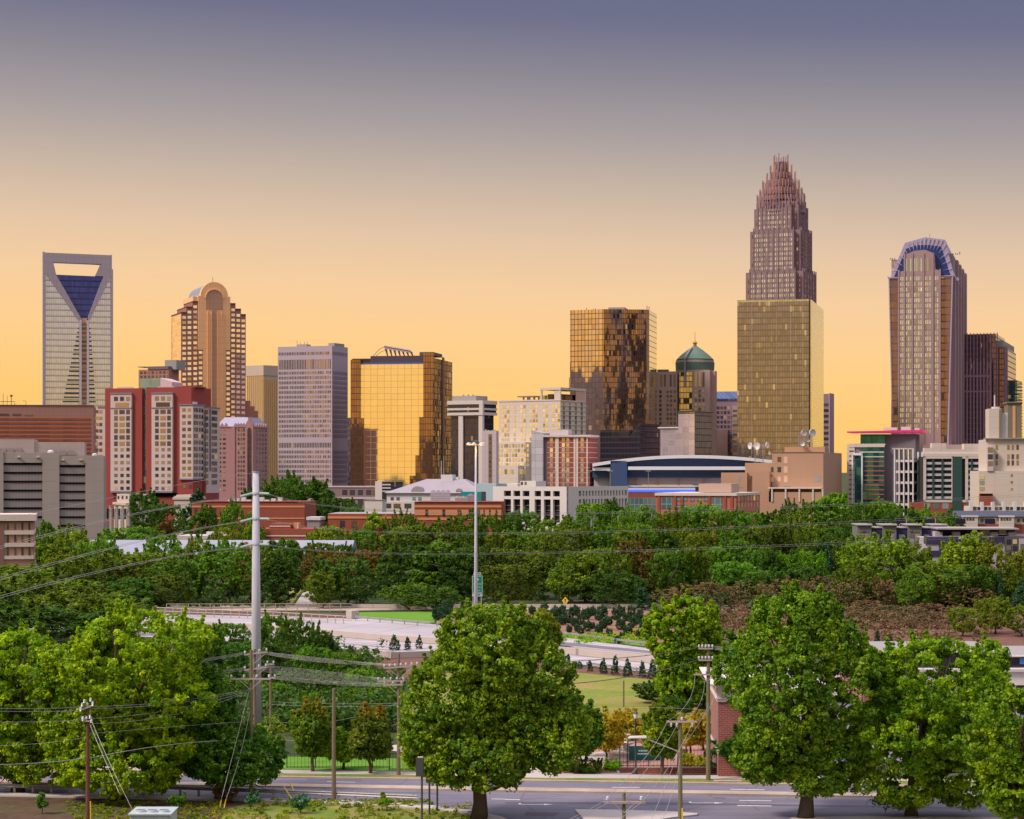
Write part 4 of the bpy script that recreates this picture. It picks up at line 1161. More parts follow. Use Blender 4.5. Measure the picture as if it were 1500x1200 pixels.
# ---- left brick complex
b = Bld('brick_building', 'long red brick building with thin orange bands behind the white steel pole', 'building', 281, 446, 450, 640, 3, L=24)
z_, u = b.z, b.u
b.body(redb, 735)
b.box('orange_band', orgb, -b.W, 0.05, -0.1, 0.3, z_(743.5), z_(741)); b.box('orange_band', orgb, -b.W, 0.05, -0.1, 0.3, z_(760.5), z_(758.5))
b.wins('L', [u(x) for x in (287, 314, 335)], [z_(749)], 0.9, 1.7, w_dark)
b.box('coping', plain('brick_coping_b', (0.16, 0.05, 0.04), 0.8), -b.W, .2, -.2, 1, z_(735.4), z_(734.5))
mb = MB()
for k in range(9): mb.box(u(330 + 9 * k), u(336 + 9 * k), 4 + (k % 3), 6 + (k % 3), z_(735), z_(735) + 0.5 + 0.35 * (k % 3))
b.obj(mb, 'roof_duct', white_steel)
b.done()
b = Bld('brick_building', 'lower stepped brick building with pale copings in front of the long brick one', 'building', 375, 466, 470, 560, 4, L=14)
z_, u = b.z, b.u
b.body(redb, 775)
b.box('step', redb, u(394), u(425), 1, 12, z_(775), z_(767.5))
b.box('pale_coping', palec, u(394), u(424), 0.9, 1.4, z_(772), z_(770.5)); b.box('pale_coping', palec, -b.W, 0.1, -0.12, 0.3, z_(786), z_(784.3))
b.box('roof_hut', orgb, u(428), u(436), 2, 5, z_(775), z_(766.5)); b.box('roof_hut_door', white_steel, u(433.5), u(435), 1.95, 2.1, z_(774), z_(767.5))
b = Bld('shed', 'small grey shed with white roof edge right of the brick building', 'shed', 450, 468, 470, 600, 5, L=8)
b.body(wall_mat('shed_grey', (0.30, 0.25, 0.26), 0.05), 758); b.box('roof', white_steel, -b.W - .2, .3, -.3, b.L, b.z(762), b.z(757.5))
b = Bld('pale_building', 'plain pinkish single storey building with white rooftop units behind the long pale roof', 'building', 259, 326, 328, 560, 3, L=14)
b.body(pw, 785)
b.obj(MB().box(b.u(299), b.u(308), 3, 5, b.z(785), b.z(779.5)).box(b.u(314), b.u(323), 3, 5, b.z(785), b.z(780)).box(b.u(327), b.u(332), 3, 5, b.z(785), b.z(781)), 'roof_unit', white_steel)

# ---- long pale roofed building with small gables
b = Bld('long_hall', 'very long low building with a pale blue grey roof and small pointed brick gables', 'building', 124, 511, 513, 500, 2, L=16)
z_, u = b.z, b.u
b.body(redb, 812)
pr_ = plain('pale_roof', (0.30, 0.31, 0.39), 0.5, 0.1, scale=0.4)
b.obj(MB().yprism([(-0.6, z_(812)), (8, z_(793)), (16.6, z_(812))], -b.W - 0.4, 0.4), 'roof', pr_)
for x in (148, 356):
    c = u(x)
    b.obj(MB().xprism([(c - 1.6, z_(812)), (c + 1.6, z_(812)), (c + 1.6, z_(806)), (c, z_(795)), (c - 1.6, z_(806))], -1.0, 6), 'gable', redb)
    b.obj(MB().xprism([(c - 0.5, z_(811)), (c + 0.5, z_(811)), (c + 0.5, z_(807)), (c, z_(805)), (c - 0.5, z_(807))], -1.05, -0.95), 'gable_window', wh2)
    b.obj(MB().tube([(c, -0.9, z_(796)), (c, -0.9, z_(789))], 0.08, 4), 'finial', redb)
b.box('sign_band', redb, u(400), 0, -0.8, -0.2, 0, z_(812))

# ---- stone court house
b = Bld('stone_hall', 'old pale stone hall with columns behind the dark trees right of the concrete block', 'building', 150, 186, 340, 860, 70, W=10)
z_ = b.z
st = wall_mat('lime_stone', (0.50, 0.42, 0.37), 0.07)
b.box('wall', st, -30, 0, 0, b.v(225), 0, z_(738)); b.box('attic', st, -29, -0.6, 1, b.v(225) - 1, z_(738), z_(724.5)); b.box('cornice', st, -30.5, 0.7, -0.5, b.v(226), z_(740.5), z_(737))
for k in range(9):
    y0 = b.v(153 + 8.6 * k)
    b.obj(MB().lathe([(0.75, 0), (0.65, z_(742)), (0.9, z_(741)), (0.9, z_(740.5))], 10, (0.9, y0)), 'column', st)
b.wins('R', [b.v(157 + 8.6 * k) for k in range(8)], [z_(753)], 1.1, 4.2, w_dark)
b.wins('R', [b.v(168 + 6 * k) for k in range(8)], [z_(729)], 0.7, 1.3, w_dark, plane=-0.6)
b.done()
b = Bld('stone_hall', 'smaller pale stone pavilion with one square window beside the cedar', 'building', 255, 280, 300, 800, 18)
b.body(st, 727); b.box('cornice', st, -b.W - .4, .4, -.4, b.L, b.z(732), b.z(728.5)); b.wins('L', [b.u(262.5)], [b.z(742)], 1.1, 1.5, w_dark)
b.box('roof_top', st, -b.W + .6, -.6, .6, b.L - .6, b.z(727), b.z(725))

# ---- white parking garage
b = Bld('parking_garage', 'white concrete parking garage with dark rectangular openings and cars on the roof deck', 'parking garage', 722, 830, 920, 700, 34)
z_, u = b.z, b.u
gw = wall_mat('garage_white', (0.62, 0.58, 0.56), 0.08, joints=(6, 30), jw=0.01, jcol=0.85)
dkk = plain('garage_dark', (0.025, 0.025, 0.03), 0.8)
slab = plain('garage_slab', (0.16, 0.14, 0.15), 0.8)
zt = z_(713)
b.box('dark_core', dkk, -b.W + 1, -1.5, 1.5, b.L - 1, 0, zt - 1.5)
b.box('roof_deck', slab, -b.W + 0.5, -0.5, 0.5, b.L - 0.5, zt - 1.4, zt - 1.0)
mb = MB()
ops = [(738, 748.5), (752, 762), (765.5, 775.5), (783, 792.5), (796.5, 806.5), (810, 820)]
edges = [722] + [e for o in ops for e in o] + [830]
for i in range(0, len(edges), 2): mb.box(u(edges[i]), u(edges[i + 1]) if edges[i + 1] != 830 else 0, 0, 1.0, 0, zt)
mb2 = MB()
for (x0, x1) in ops:
    mb2.box(u(x0), u(x1), 0.02, 0.9, z_(719.5), zt); mb2.box(u(x0), u(x1), 0.02, 0.9, z_(732), z_(727.5)); mb2.box(u(x0), u(x1), 0.02, 0.9, 0, z_(766))
b.obj(mb, 'pier', gw); b.obj(mb2, 'spandrel', gw)
mb = MB()
for y in (741, 748, 755, 762): mb.box(u(738), u(820), 1.1, 1.5, z_(y + 0.9), z_(y))
b.obj(mb, 'floor_edge', slab)
mb = MB(); n = 16; v0, v1 = b.v(848), b.v(918.5)
mb.box(-1.0, 0, 0.01, v0, 0, zt); mb.box(-1.0, 0, v1, b.L, 0, zt)
for k in range(n - 1):
    c = v0 + (v1 - v0) * (k + 1) / n
    mb.box(-1.0, 0, c - (v1 - v0) / n * 0.22, c + (v1 - v0) / n * 0.22, 0, zt)
b.obj(mb, 'side_pier', gw)
b.obj(MB().box(-0.9, -0.02, v0, v1, z_(719.5), zt).box(-0.9, -0.02, v0, v1, z_(732), z_(727.5)), 'side_spandrel', gw)
b.box('stair_block', gw, u(752), u(775), 4, 10, zt - 1, z_(705)); b.box('stair_block', gw, u(700), u(738), 8, 20, 0, z_(709))
b.box('blue_panel', plain('pale_blue_panel', (0.32, 0.42, 0.48), 0.6), u(690), u(721.5), 2, 12, 0, z_(709))
b.wins('L', [u(754.5), u(760)], [z_(708.5)], 0.8, 1.0, w_dark, plane=4)
def lamp_post(loc, h, label, two=True, group=None, r=0.09):
    root = thing('lamp_post', label, 'lamp post', loc, 0, group)
    MB().tube([(0, 0, 0), (0, 0, h)], r, 6).build('pole', rooftop, root)
    mb = MB().box(-0.9, -0.1, -0.2, 0.2, h - 0.05, h + 0.12)
    if two: mb.box(0.1, 0.9, -0.2, 0.2, h - 0.05, h + 0.12)
    mb.build('lamp_head', white_steel, root)
gb = b
def on_garage(x, y):
    a = gb.root.matrix_basis @ Vector((x, y, zt - 1.0)); return (a.x, a.y, a.z)
for x, y, lb in ((-8, 6, 'twin headed lamp post on the garage roof, leftmost of the roof lamps'), (-1.5, 16, 'twin headed lamp post on the garage roof in front of the red hotel'),
                 (-2, 30, 'lamp post on the garage roof near the right part of the red hotel'), (-2, 55, 'lamp post on the garage roof in front of the arena'), (-14, 20, 'lamp post standing in the middle of the garage roof deck')):
    lamp_post(on_garage(x, y), 6.0, lb)

# ---- arena
b = Bld('arena', 'wide arena with a shallow curved white edged roof and dark blue wall band', 'arena', 874, 1128, 1132, 1000, 3, L=90)
z_, u = b.z, b.u
navy = plain('navy_panel', (0.045, 0.085, 0.20), 0.6)
arw = wall_mat('arena_pale_panel', (0.52, 0.44, 0.46), 0.05, joints=(4.5, 1.2), jw=0.02)
b.box('wall', arw, u(870), u(1132), 2, 60, 0, z_(700))
def arc(x0, x1, f, dz0, dz1, n=18):
    up = [(u(x0 + (x1 - x0) * i / n), z_(f(x0 + (x1 - x0) * i / n) + dz1)) for i in range(n + 1)]
    lo = [(u(x0 + (x1 - x0) * i / n), z_(f(x0 + (x1 - x0) * i / n) + dz0)) for i in range(n + 1)]
    return up + lo[::-1]
ff = lambda x: 667.0 + ((x - 1010) / 146.0) ** 2 * (13 if x < 1010 else 11)
b.obj(MB().xprism(arc(868, 1150, ff, 4.4, -0.3), -4, 60), 'roof', plain('arena_roof', (0.80, 0.78, 0.84), 0.5))
b.obj(MB().xprism([(u(868), z_(700))] + [(u(868 + 282 * i / 18), z_(ff(868 + 282 * i / 18) + 3.2)) for i in range(19)] + [(u(1150), z_(700))], 0, 59), 'navy_wall', navy)
b.box('canopy', plain('arena_canopy', (0.82, 0.80, 0.86), 0.5), u(868), u(894), -3, 0, z_(689.5), z_(685)); b.box('canopy', plain('arena_canopy_b', (0.82, 0.80, 0.86), 0.5), u(920), u(1092), -4, 0, z_(688.5), z_(683.5))
b.box('navy_tower', navy, u(894.5), u(918.5), -4, 6, 0, z_(675))
b.box('lower_navy', navy, u(918.5), u(1095), -1, 0, z_(694), z_(689))
mb = MB()
for x in (931.5, 963, 994.5, 1030): mb.box(u(x) - 0.15, u(x) + 0.25, 1.0, 2, z_(713), z_(695))
b.obj(mb, 'joint_fin', orgb)
b.obj(MB().box(u(919), u(1092), -3, 2, z_(713), z_(711.5)), 'ledge', white_steel)
b.box('amber_windows', plain('amber_glow', (0.7, 0.5, 0.2), 0.3, emit=((1, 0.62, 0.2), 0.25)), u(940), u(1015), 1.8, 2.1, z_(713), z_(710))
b.box('blue_sign_band', plain('led_blue', (0.05, 0.1, 0.5), 0.3, emit=((0.06, 0.16, 1.0), 0.9)), u(920), u(1018), -6, -5.5, z_(720.5), z_(717.5))
b.box('entry_hall', wh2, u(920), u(1018), -5.5, 2, 0, z_(714.5))
b.box('entry_red', redb, u(920), u(962), -5.8, -5.4, z_(729), z_(721.5)); b.box('entry_glass', teal, u(920), u(962), -5.9, -5.3, 0, z_(729))
def text(body, size, loc, rot, m, parent, ext=0.03, align='CENTER'):
    cu = bpy.data.curves.new('lettering', 'FONT')
    cu.body = body; cu.size = size; cu.extrude = ext; cu.align_x = align; cu.resolution_u = 2
    o = bpy.data.objects.new('lettering', cu)
    COL.objects.link(o); o.parent = parent; o.location = loc; o.rotation_euler = rot
    dg = bpy.context.evaluated_depsgraph_get()
    me = bpy.data.meshes.new_from_object(o.evaluated_get(dg))
    me.materials.clear(); me.materials.append(m)
    bpy.data.objects.remove(o)
    return inst('lettering', me, parent, loc, rot)
text('Spectrum', 2.6, (u(1046), 1.9, z_(698.5)), (R(90), 0, 0), plain('sign_white', (0.85, 0.85, 0.88), 0.5), b.root, 0.1)
text('CENTER', 1.7, (u(1050), 1.9, z_(702.5)), (R(90), 0, 0), plain('sign_white2', (0.85, 0.85, 0.88), 0.5), b.root, 0.1)

# ---- brick and glass school front of the arena
b = Bld('brick_building', 'low brick and green glass building with cream cornice in front of the arena', 'building', 961, 1078, 1113, 790, 18)
z_, u = b.z, b.u
pinkb = wall_mat('salmon_brick', (0.42, 0.15, 0.10), 0.08)
b.body(pinkb, 724)
b.box('cornice', cream, -b.W - .4, .4, -.5, b.L, z_(726.5), z_(722.5)); b.box('roof_block', wall_mat('tan_stucco', (0.46, 0.33, 0.27), 0.05), u(1018), u(1066), 6, 20, z_(722), z_(709))
for x0, x1 in ((969, 985), (1043, 1058)): b.obj(MB().box(u(x0), u(x1), -0.12, 0.3, z_(746), z_(729)), 'green_window_wall', teal)
b.wins('L', [u(x) for x in (994, 1004, 1014, 1024, 1034)], [z_(732), z_(743)], 1.5, 1.6, teal)
mb = MB()
for x in (965, 989, 999, 1039, 1062, 1072): mb.box(u(x) - .5, u(x) + .5, -.3, .1, 0, z_(726.5))
b.obj(mb, 'brick_pier', redb)
b.wins('R', frac(2, b.L - 2, 7), [z_(731), z_(741)], 3.2, 1.9, w_mix)
b.done()

# ---- tan telephone building with dishes
b = Bld('telephone_exchange', 'big plain tan brick building carrying dish antennas on its roof', 'building', 1057, 1206, 1233, 850, 16)
z_, u = b.z, b.u
tb_ = wall_mat('tan_brick', (0.44, 0.27, 0.18), 0.05, joints=(1.6, 1.6), jw=0.05, jcol=0.93)
b.box('wall', tb_, u(1131), 0, 0, b.L, 0, z_(662.5)); b.box('step_block', tb_, u(1091), u(1131.2), 0.6, 26, 0, z_(678)); b.box('low_block', tb_, u(1057), u(1095), -1, 24, 0, z_(692.5))
b.box('front_tower', tb_, u(1104), u(1129), -3, 0, 0, z_(692))
b.box('front_wing', tb_, u(1130), u(1206) , -6, 0, 0, z_(721)); b.box('ledge', cream, u(1129), u(1207), -6.5, 0, z_(716), z_(714))
mb = MB()
for x in (1131, 1151, 1171, 1191, 1205): mb.box(u(x, -6) - .3, u(x, -6) + .3, -6.4, -6, z_(735), z_(716))
b.obj(mb, 'pale_pier', cream)
b.wins('L', [u(1141.5)], [z_(673), z_(688)], 1.4, 2.0, w_dark); b.wins('L', [u(1131.5, .6)], [z_(688)], 1.0, 2.0, w_dark)
b.wins('L', [u(1101.5)], [z_(701)], 1.1, 2.0, w_dark, plane=-1); b.wins('L', [u(1084)], [z_(701)], 1.1, 2.0, rooftop, plane=-1)
lt = plain('peach_blank', (0.66, 0.42, 0.28), 0.7)
b.wins('L', [u(1151)], [z_(674), z_(688), z_(702)], 1.5, 2.6, lt); b.wins('L', [u(1141.5), u(1131.5)], [z_(702)], 1.3, 2.0, lt)
b.wins('L', [u(1197)], [z_(701.5)], 2.3, 2.3, rooftop); b.box('door', slit, u(1130), u(1133.5), -6.1, -5.8, z_(735), z_(720))
b.box('louvre', rooftop, u(1148), u(1157), -.1, .2, z_(713), z_(711)); b.box('louvre', rooftop, u(1078), u(1088), -1.1, -.8, z_(714.5), z_(712.5))
b.box('roof_house', tb_, u(1147), u(1206), 4, 14, z_(662.5), z_(654.5)); b.box('parapet', plain('parapet_brown', (.2, .14, .11), .7), u(1131), 0, -.2, .6, z_(663), z_(662))
b.done()
def dish_tower(x, yb, D, h, dishes, label, legs=2.2):
    p = P(x, yb, D)
    root = thing('dish_mast', label, 'antenna mast', tuple(p))
    mb = MB(); q = legs / 2
    for sx in (-q, q):
        for sy in (-q, q): mb.tube([(sx, sy, 0), (sx, sy, h)], 0.1, 4)
    for k in range(4):
        za, zb_ = h * k / 4, h * (k + 1) / 4
        mb.tube([(-q, -q, za), (q, -q, zb_)], 0.06, 4); mb.tube([(q, -q, za), (-q, -q, zb_)], 0.06, 4)
        mb.tube([(q, -q, za), (q, q, zb_)], 0.06, 4); mb.tube([(-q, -q, zb_), (q, -q, zb_)], 0.07, 4)
    mb.build('lattice', rooftop, root)
    for dx, dz, r, az in dishes:
        mb = MB()
        c, s_ = math.cos(R(az)), math.sin(R(az))
        prof = [(0.01, 0.0), (r * 0.5, -0.08 * r), (r * 0.9, -0.3 * r), (r, -0.38 * r), (r, -0.05 * r), (r * .6, 0.12 * r), (0.01, 0.22 * r)]
        n = 16
        vs = []
        for rr_, d in prof:
            for j in range(n):
                t = 2 * math.pi * j / n
                lx, lz, ly = rr_ * math.cos(t), rr_ * math.sin(t), d
                vs.append((dx + lx * c - ly * s_, -q - 0.6 + lx * s_ + ly * c, dz + lz))
        fs = [(i * n + j, i * n + (j + 1) % n, (i + 1) * n + (j + 1) % n, (i + 1) * n + j) for i in range(len(prof) - 1) for j in range(n)]
        mb.add(vs, fs); mb.build('dish', white_steel, root, smooth=True)
        MB().tube([(dx, -q - 0.5, dz), (dx * 0.4, 0, dz - 0.5)], 0.1, 5).build('bracket', rooftop, root)
dish_tower(1174, 655, 856, 5, ((0.6, 5.5, 1.2, 20), (0.2, 1.2, 0.9, -10)), 'antenna mast with one pale round dish, left of two on the tan roof')
dish_tower(1185.5, 655, 858, 5, ((0.8, 5.6, 1.5, 30), (-0.6, 2.5, 0.6, 0)), 'antenna mast with the biggest tilted dish, right of two on the tan roof')
dish_tower(1112, 680, 868, 8, ((-3.6, 7.2, 1.3, -60), (-1.0, 7.0, 1.5, -40), (2.8, 7.5, 1.2, 50), (4.0, 4.2, 0.7, 40)), 'wide lattice frame with four horn and dish antennas on the lower tan roof', legs=3.2)

# ---- right: teal glass building with a red roof blade
b = Bld('office_building', 'teal glass office with red spandrels under a thin magenta edged roof blade', 'building', 1241, 1296, 1315, 900, 16)
z_, u = b.z, b.u
tl = glass_mat('deep_teal_glass', (0.03, 0.16, 0.17), (0.02, 0.07, 0.08), 2.4, 3.3, 0.08, 0.1, metal=0.7, tilt=0.05, lit=0.02)
gm = wall_mat('grey_mauve', (0.20, 0.17, 0.19), 0.05)
b.box('wall', gm, -b.W, 0, 0.3, b.L, 0, z_(651.5)); b.box('glass_wall', tl, u(1259), u(1295), 0, 0.5, 0, z_(655))
lr = plain('coral_spandrel', (0.42, 0.09, 0.08), 0.6)
for k in range(11): b.box('spandrel', lr if k > 1 else cream, u(1265 if k > 1 else 1259), u(1295), -0.15, 0.2, z_(661.5 + 6.9 * k + 1.6), z_(661.5 + 6.9 * k))
b.box('pale_end', cream, -b.W - .1, u(1252), -0.1, 1, 0, z_(651)); b.box('pale_top', cream, u(1243), u(1296), -0.25, 0.4, z_(655), z_(650))
for k in range(12): b.box('end_window', w_dark, u(1244), u(1251), -0.25, 0.2, z_(660 + 7 * k + 1.6), z_(660 + 7 * k))
b.obj(MB().box(u(1248), u(1250), -1.0, 0.4, 0, z_(664)).box(u(1262), u(1264), -1.0, 0.4, 0, z_(664)).box(u(1248), u(1264), -1.0, 0.4, z_(667), z_(663.8)), 'white_portal', plain('portal_white', (0.75, 0.73, 0.76), 0.5))
b.box('portal_glass', tl, u(1252), u(1261.9), -0.2, 0.4, 0, z_(667))
b.box('penthouse', tl, u(1260), u(1296), 1, 8, z_(650), z_(636))
b.box('side_block', gm, u(1296), u(1340), 3, 20, 0, z_(636))
b.obj(MB().add([(u(1242), -3, z_(634)), (u(1352), 2, z_(634)), (u(1352), 20, z_(634)), (u(1242), 14, z_(634)), (u(1242), -3, z_(632)), (u(1352), 2, z_(630)), (u(1352), 20, z_(630)), (u(1242), 14, z_(632))],
               [(0, 3, 2, 1), (4, 5, 6, 7), (0, 1, 5, 4), (1, 2, 6, 5), (2, 3, 7, 6), (3, 0, 4, 7)]), 'roof_blade', plain('magenta_edge', (0.50, 0.03, 0.14), 0.4, emit=((1.0, 0.05, 0.3), 0.22)))
mb = MB().box(u(1292), u(1312), 5, 9, z_(630), z_(626)).box(u(1318), u(1332), 5, 9, z_(630), z_(625)).box(u(1338), u(1345), 5, 9, z_(630), z_(627))
b.obj(mb, 'roof_plant', wht)
b = Bld('parking_garage', 'open concrete parking frame with tall white columns and a slanted top beside the teal office', 'parking garage', 1311, 1338, 1356, 880, 30)
z_, u = b.z, b.u
b.box('dark_core', dkk, -b.W + .8, -.8, .8, b.L - .5, 0, z_(672))
mb = MB()
for k in range(5): mb.box(-b.W, 0.3, -.3, b.L, z_(677 + 16 * k), z_(673.5 + 16 * k))
b.obj(mb, 'floor_slab', wht)
mb = MB()
for k in range(5): mb.box(-b.W * k / 4 - .25, -b.W * k / 4 + .25, -.6, .1, 0, z_(657))
for k in range(1, 4): mb.box(-.1, .6, b.L * k / 3 - .3, b.L * k / 3 + .3, 0, z_(662))
b.obj(mb, 'column', white_steel)
b.box('glass_parapet', w_sky, -b.W, 0, .1, .4, z_(672), z_(659)); b.box('top_beam', cream, -b.W - 1, u(1338), -.6, 1.5, z_(658), z_(656.5))
b = Bld('parking_garage', 'pale garage with rows of balcony like openings, green vertical strips and a red brick base', 'parking garage', 1353, 1441, 1443, 860, 4, L=30)
z_, u = b.z, b.u
b.box('dark_core', dkk, -b.W + .5, -.5, .7, b.L, 0, z_(669))
gp = wall_mat('garage_parapet', (0.50, 0.47, 0.50), 0.05)
for k in range(8):
    for x0, x1 in ((1355, 1396), (1417, 1440)): b.box('parapet', gp, u(x0), u(x1), .1, .6, z_(680.5 + 8.4 * k), z_(677 + 8.4 * k))
mb = MB()
for x0, x1 in ((1353, 1356.5), (1394, 1397.5), (1414, 1418), (1438.5, 1441)): mb.box(u(x0), u(x1), -.3, .8, z_(736), z_(668))
mb.box(-b.W, 0, -.3, .8, z_(672), z_(665)); mb.box(-b.W, 0, -.3, .8, z_(736), z_(732.5))
b.obj(mb, 'frame', cream)
dg_ = plain('dark_green_panel', (0.025, 0.07, 0.06), 0.6)
for x0, x1 in ((1365.5, 1368.5), (1379, 1382), (1422, 1425)): b.box('green_strip', dg_, u(x0), u(x1), -.2, .3, z_(732), z_(669))
b.box('green_panel', dg_, u(1395), u(1409) , -.45, .3, 0, z_(669))
b.box('brick_base', redb, -b.W - 5, 0, -.1, 6, 0, z_(736))
b.wins('L', [u(x) for x in (1358, 1371.5, 1385, 1421)], [z_(741.5)], 2.4, 2.2, w_sky, plane=-.1)
mb = MB().box(u(1356), u(1443), 1, 1.4, z_(665), z_(661.5))
for x0, x1, yt in ((1367, 1388, 649), (1414, 1436, 650), (1356, 1367, 656), (1388, 1414, 658)): mb.box(u(x0), u(x1), 4, 10, z_(665), z_(yt))
b.obj(mb, 'roof_house', cream)
b.box('link_tower', wh2, u(1436), u(1448), -1, 4, z_(690), z_(659)); b.wins('L', [u(1439.5, -1)], [z_(664), z_(672), z_(680)], 1.3, 1.7, w_dark, plane=-1)
b.done()

# ---- pale stepped building at the right edge
b = Bld('apartment_building', 'large cream stucco building with stepped top and one peach vertical stripe at the right edge', 'building', 1434, 1560, 1565, 760, 6, L=30)
z_, u = b.z, b.u
cc = wall_mat('pale_stucco', (0.58, 0.50, 0.43), 0.06, joints=(8, 4), jw=0.008)
b.box('wall', cc, u(1434), 0, 0, 30, 0, z_(690)); b.box('upper_wall', cc, u(1447), 0, 2, 30, z_(690), z_(643))
b.box('ledge', rooftop, u(1443), 0, 1, 6, z_(643), z_(641.5))
kh = wall_mat('khaki_panel', (0.20, 0.17, 0.12), 0.05)
b.box('tower_block', cc, u(1450), u(1468), 3, 14, z_(641.5), z_(598)); b.box('tower_side_strip', kh, u(1465), u(1469), 2.9, 14, z_(641.5), z_(599))  # khaki strip along the right edge of the tower block
b.box('link_panel', wh2, u(1469), u(1478), 4, 12, z_(641.5), z_(604)); b.box('dark_block', kh, u(1478), u(1498), 3, 14, z_(641.5), z_(590))
b.box('peach_stripe', plain('peach_stripe', (0.62, 0.33, 0.18), 0.6), u(1485), u(1489), 2.8, 3.2, z_(641), z_(594)); b.box('dark_cap', kh, u(1476), u(1499), 2.5, 14.5, z_(590), z_(588))
b.obj(MB().tube([(u(1459), 4, z_(598)), (u(1459), 4, z_(578))], .25, 5).box(u(1456), u(1467), 5, 8, z_(598), z_(595)), 'roof_mast', white_steel)
b.wins('L', [u(x) for x in (1461, 1478, 1484.5, 1491.5)], [z_(655), z_(669), z_(678)], .8, 1.7, w_brown, plane=2)
b.box('bay_window', pw, u(1446), u(1455), -.4, 2, z_(690), z_(654)); b.wins('L', [u(1450.5)], [z_(659), z_(669), z_(679)], 1.7, 1.7, w_mix, plane=-.4)
b.wins('L', [u(1438.5)], [z_(699), z_(707), z_(716)], 1.7, 1.5, w_sky); b.wins('L', [u(1482)], [z_(696.5), z_(706.5), z_(716.5)], .7, .8, w_brown)
b.box('red_annex', redb, u(1434), u(1453), -3, 0, 0, z_(723)); b.box('dark_lintel', slit, u(1434.5), u(1452), -3.1, -2.6, z_(726), z_(723.5))
b.done()

# ---- roof terraces and town houses
b = Bld('town_houses', 'cream terraced row with white parapets and roof gardens in front of the large cream building', 'building', 1419, 1560, 1562, 700, 3, L=10)
z_, u = b.z, b.u
b.body(cream, 742)
mb = MB()
for k in range(9): mb.box(u(1420 + 16 * k), u(1424.5 + 16 * k), -.6, 1, 0, z_(735.5))
b.obj(mb, 'party_wall', wh2)
b.wins('L', [u(1428 + 16 * k + dx) for k in range(8) for dx in (0, 6)], [z_(745)], 1.0, 1.0, w_dark)
b.done()
b = Bld('town_houses', 'cream rendered town houses with a long dark blue roof near the right edge', 'building', 1404, 1560, 1562, 610, 3, L=12)
z_, u = b.z, b.u
b.body(cream, 758)
rb = plain('navy_roof', (0.045, 0.05, 0.085), 0.6)
b.obj(MB().yprism([(-.8, z_(757)), (6, z_(749)), (12.8, z_(757))], u(1392), 0), 'roof', rb)
for x0, x1 in ((1409, 1431), (1463, 1484), (1530, 1550)):
    b.box('bay', cream, u(x0), u(x1), -1.6, 0, 0, z_(757)); b.box('bay_cornice', wh2, u(x0) - .2, u(x1) + .2, -1.8, 0, z_(757.5), z_(755.5))
    b.wins('L', [u(x0 + 4 + 4.2 * k, -1.6) for k in range(4)], [z_(760.3)], .55, .8, w_dark, plane=-1.6)
b.wins('L', [u(x) for x in (1438.5, 1457, 1492, 1500)], [z_(762.5)], .8, 1.0, w_dark); b.wins('L', [u(x) for x in (1438.5, 1455, 1492)], [z_(768)], .8, .8, w_sky)
b.box('brick_band', redb, -b.W, .1, -.1, 0, 0, z_(768))
b.done()
pur = wall_mat('aubergine_wall', (0.05, 0.035, 0.10), 0.08); gre = wall_mat('sage_grey_wall', (0.17, 0.18, 0.165), 0.06); lavp = wall_mat('pale_lavender_wall', (0.42, 0.37, 0.42), 0.06)
b = Bld('town_houses', 'modern terrace alternating sage grey and deep purple bays with flat grey roofs', 'building', 1256, 1400, 1402, 470, 3, L=12)
z_, u = b.z, b.u
xs = [(1256, 1276.5, gre), (1276.5, 1293, pur), (1293, 1313, gre), (1313, 1330, pur), (1330, 1350, gre), (1350, 1367, pur), (1367, 1387, gre), (1387, 1400, pur)]
for i, (x0, x1, m) in enumerate(xs):
    g = m is gre
    b.box('bay', m, u(x0), u(x1), 0 if g else .8, 11, 0, z_(770 if g else 774))
    b.box('flat_roof', rooftop, u(x0) - .2, u(x1) + .2, -.5 if g else .6, 11.5, z_(770 if g else 774), z_(768.7 if g else 773))
    if g:
        b.box('chimney', tb_, u(x1) - .4, u(x1) + .5, 3, 5, z_(773), z_(768)); c = (u(x0) + u(x1)) / 2
        b.wins('L', [c - .7, c, c + .7], [z_(779.5)], .55, .32, w_brown); b.wins('L', [c - .6, c + .6], [z_(785.5), z_(792), z_(797.5), z_(804)], .9, .8, w_gold)
    else:
        b.wins('L', [(u(x0) + u(x1)) / 2], [z_(787)], 1.2, 1.1, w_sky, plane=.8)
for x in (1332, 1376, 1422, 1467):
    b.box('solar_panel', plain('solar_blue', (0.02, 0.025, 0.07), .2, .4), u(x - 8), u(x + 7), 14, 15, z_(770), z_(762)); b.box('panel_frame', tb_, u(x + 7), u(x + 8.5), 14, 15.5, z_(770), z_(761.5))
b.done()
b = Bld('town_houses', 'nearer modern terrace with a deep purple upper band, lavender panels and a grey slab roof', 'building', 1357, 1560, 1562, 430, 3, L=14)
z_, u = b.z, b.u
b.box('wall', lavp, u(1357), u(1472), 0, 14, 0, z_(789)); b.box('purple_band', pur, u(1358), u(1472), -.2, .5, z_(797), z_(786.5)); b.box('purple_band', pur, u(1358), u(1420), -.2, .5, z_(815), z_(807))
b.box('teal_slot', w_sky, u(1354), u(1357.5), -.2, 1, z_(797), z_(786)); b.box('teal_slot', w_sky, u(1354), u(1357.5), -.2, 1, z_(816), z_(803)); b.box('green_panel', dg_, u(1375.5), u(1383), -.3, .1, z_(806), z_(797.5))
b.box('roof_slab', rooftop, u(1373), u(1492), -.8, 12, z_(776), z_(774)); b.box('clerestory', pur, u(1375), u(1490), 2.5, 11, z_(786.5), z_(776))
for x in (1376, 1402, 1429.5, 1457.5, 1484): b.box('roof_pod', lavp, u(x - 6), u(x + 5), .3, 4, z_(786), z_(779.5))
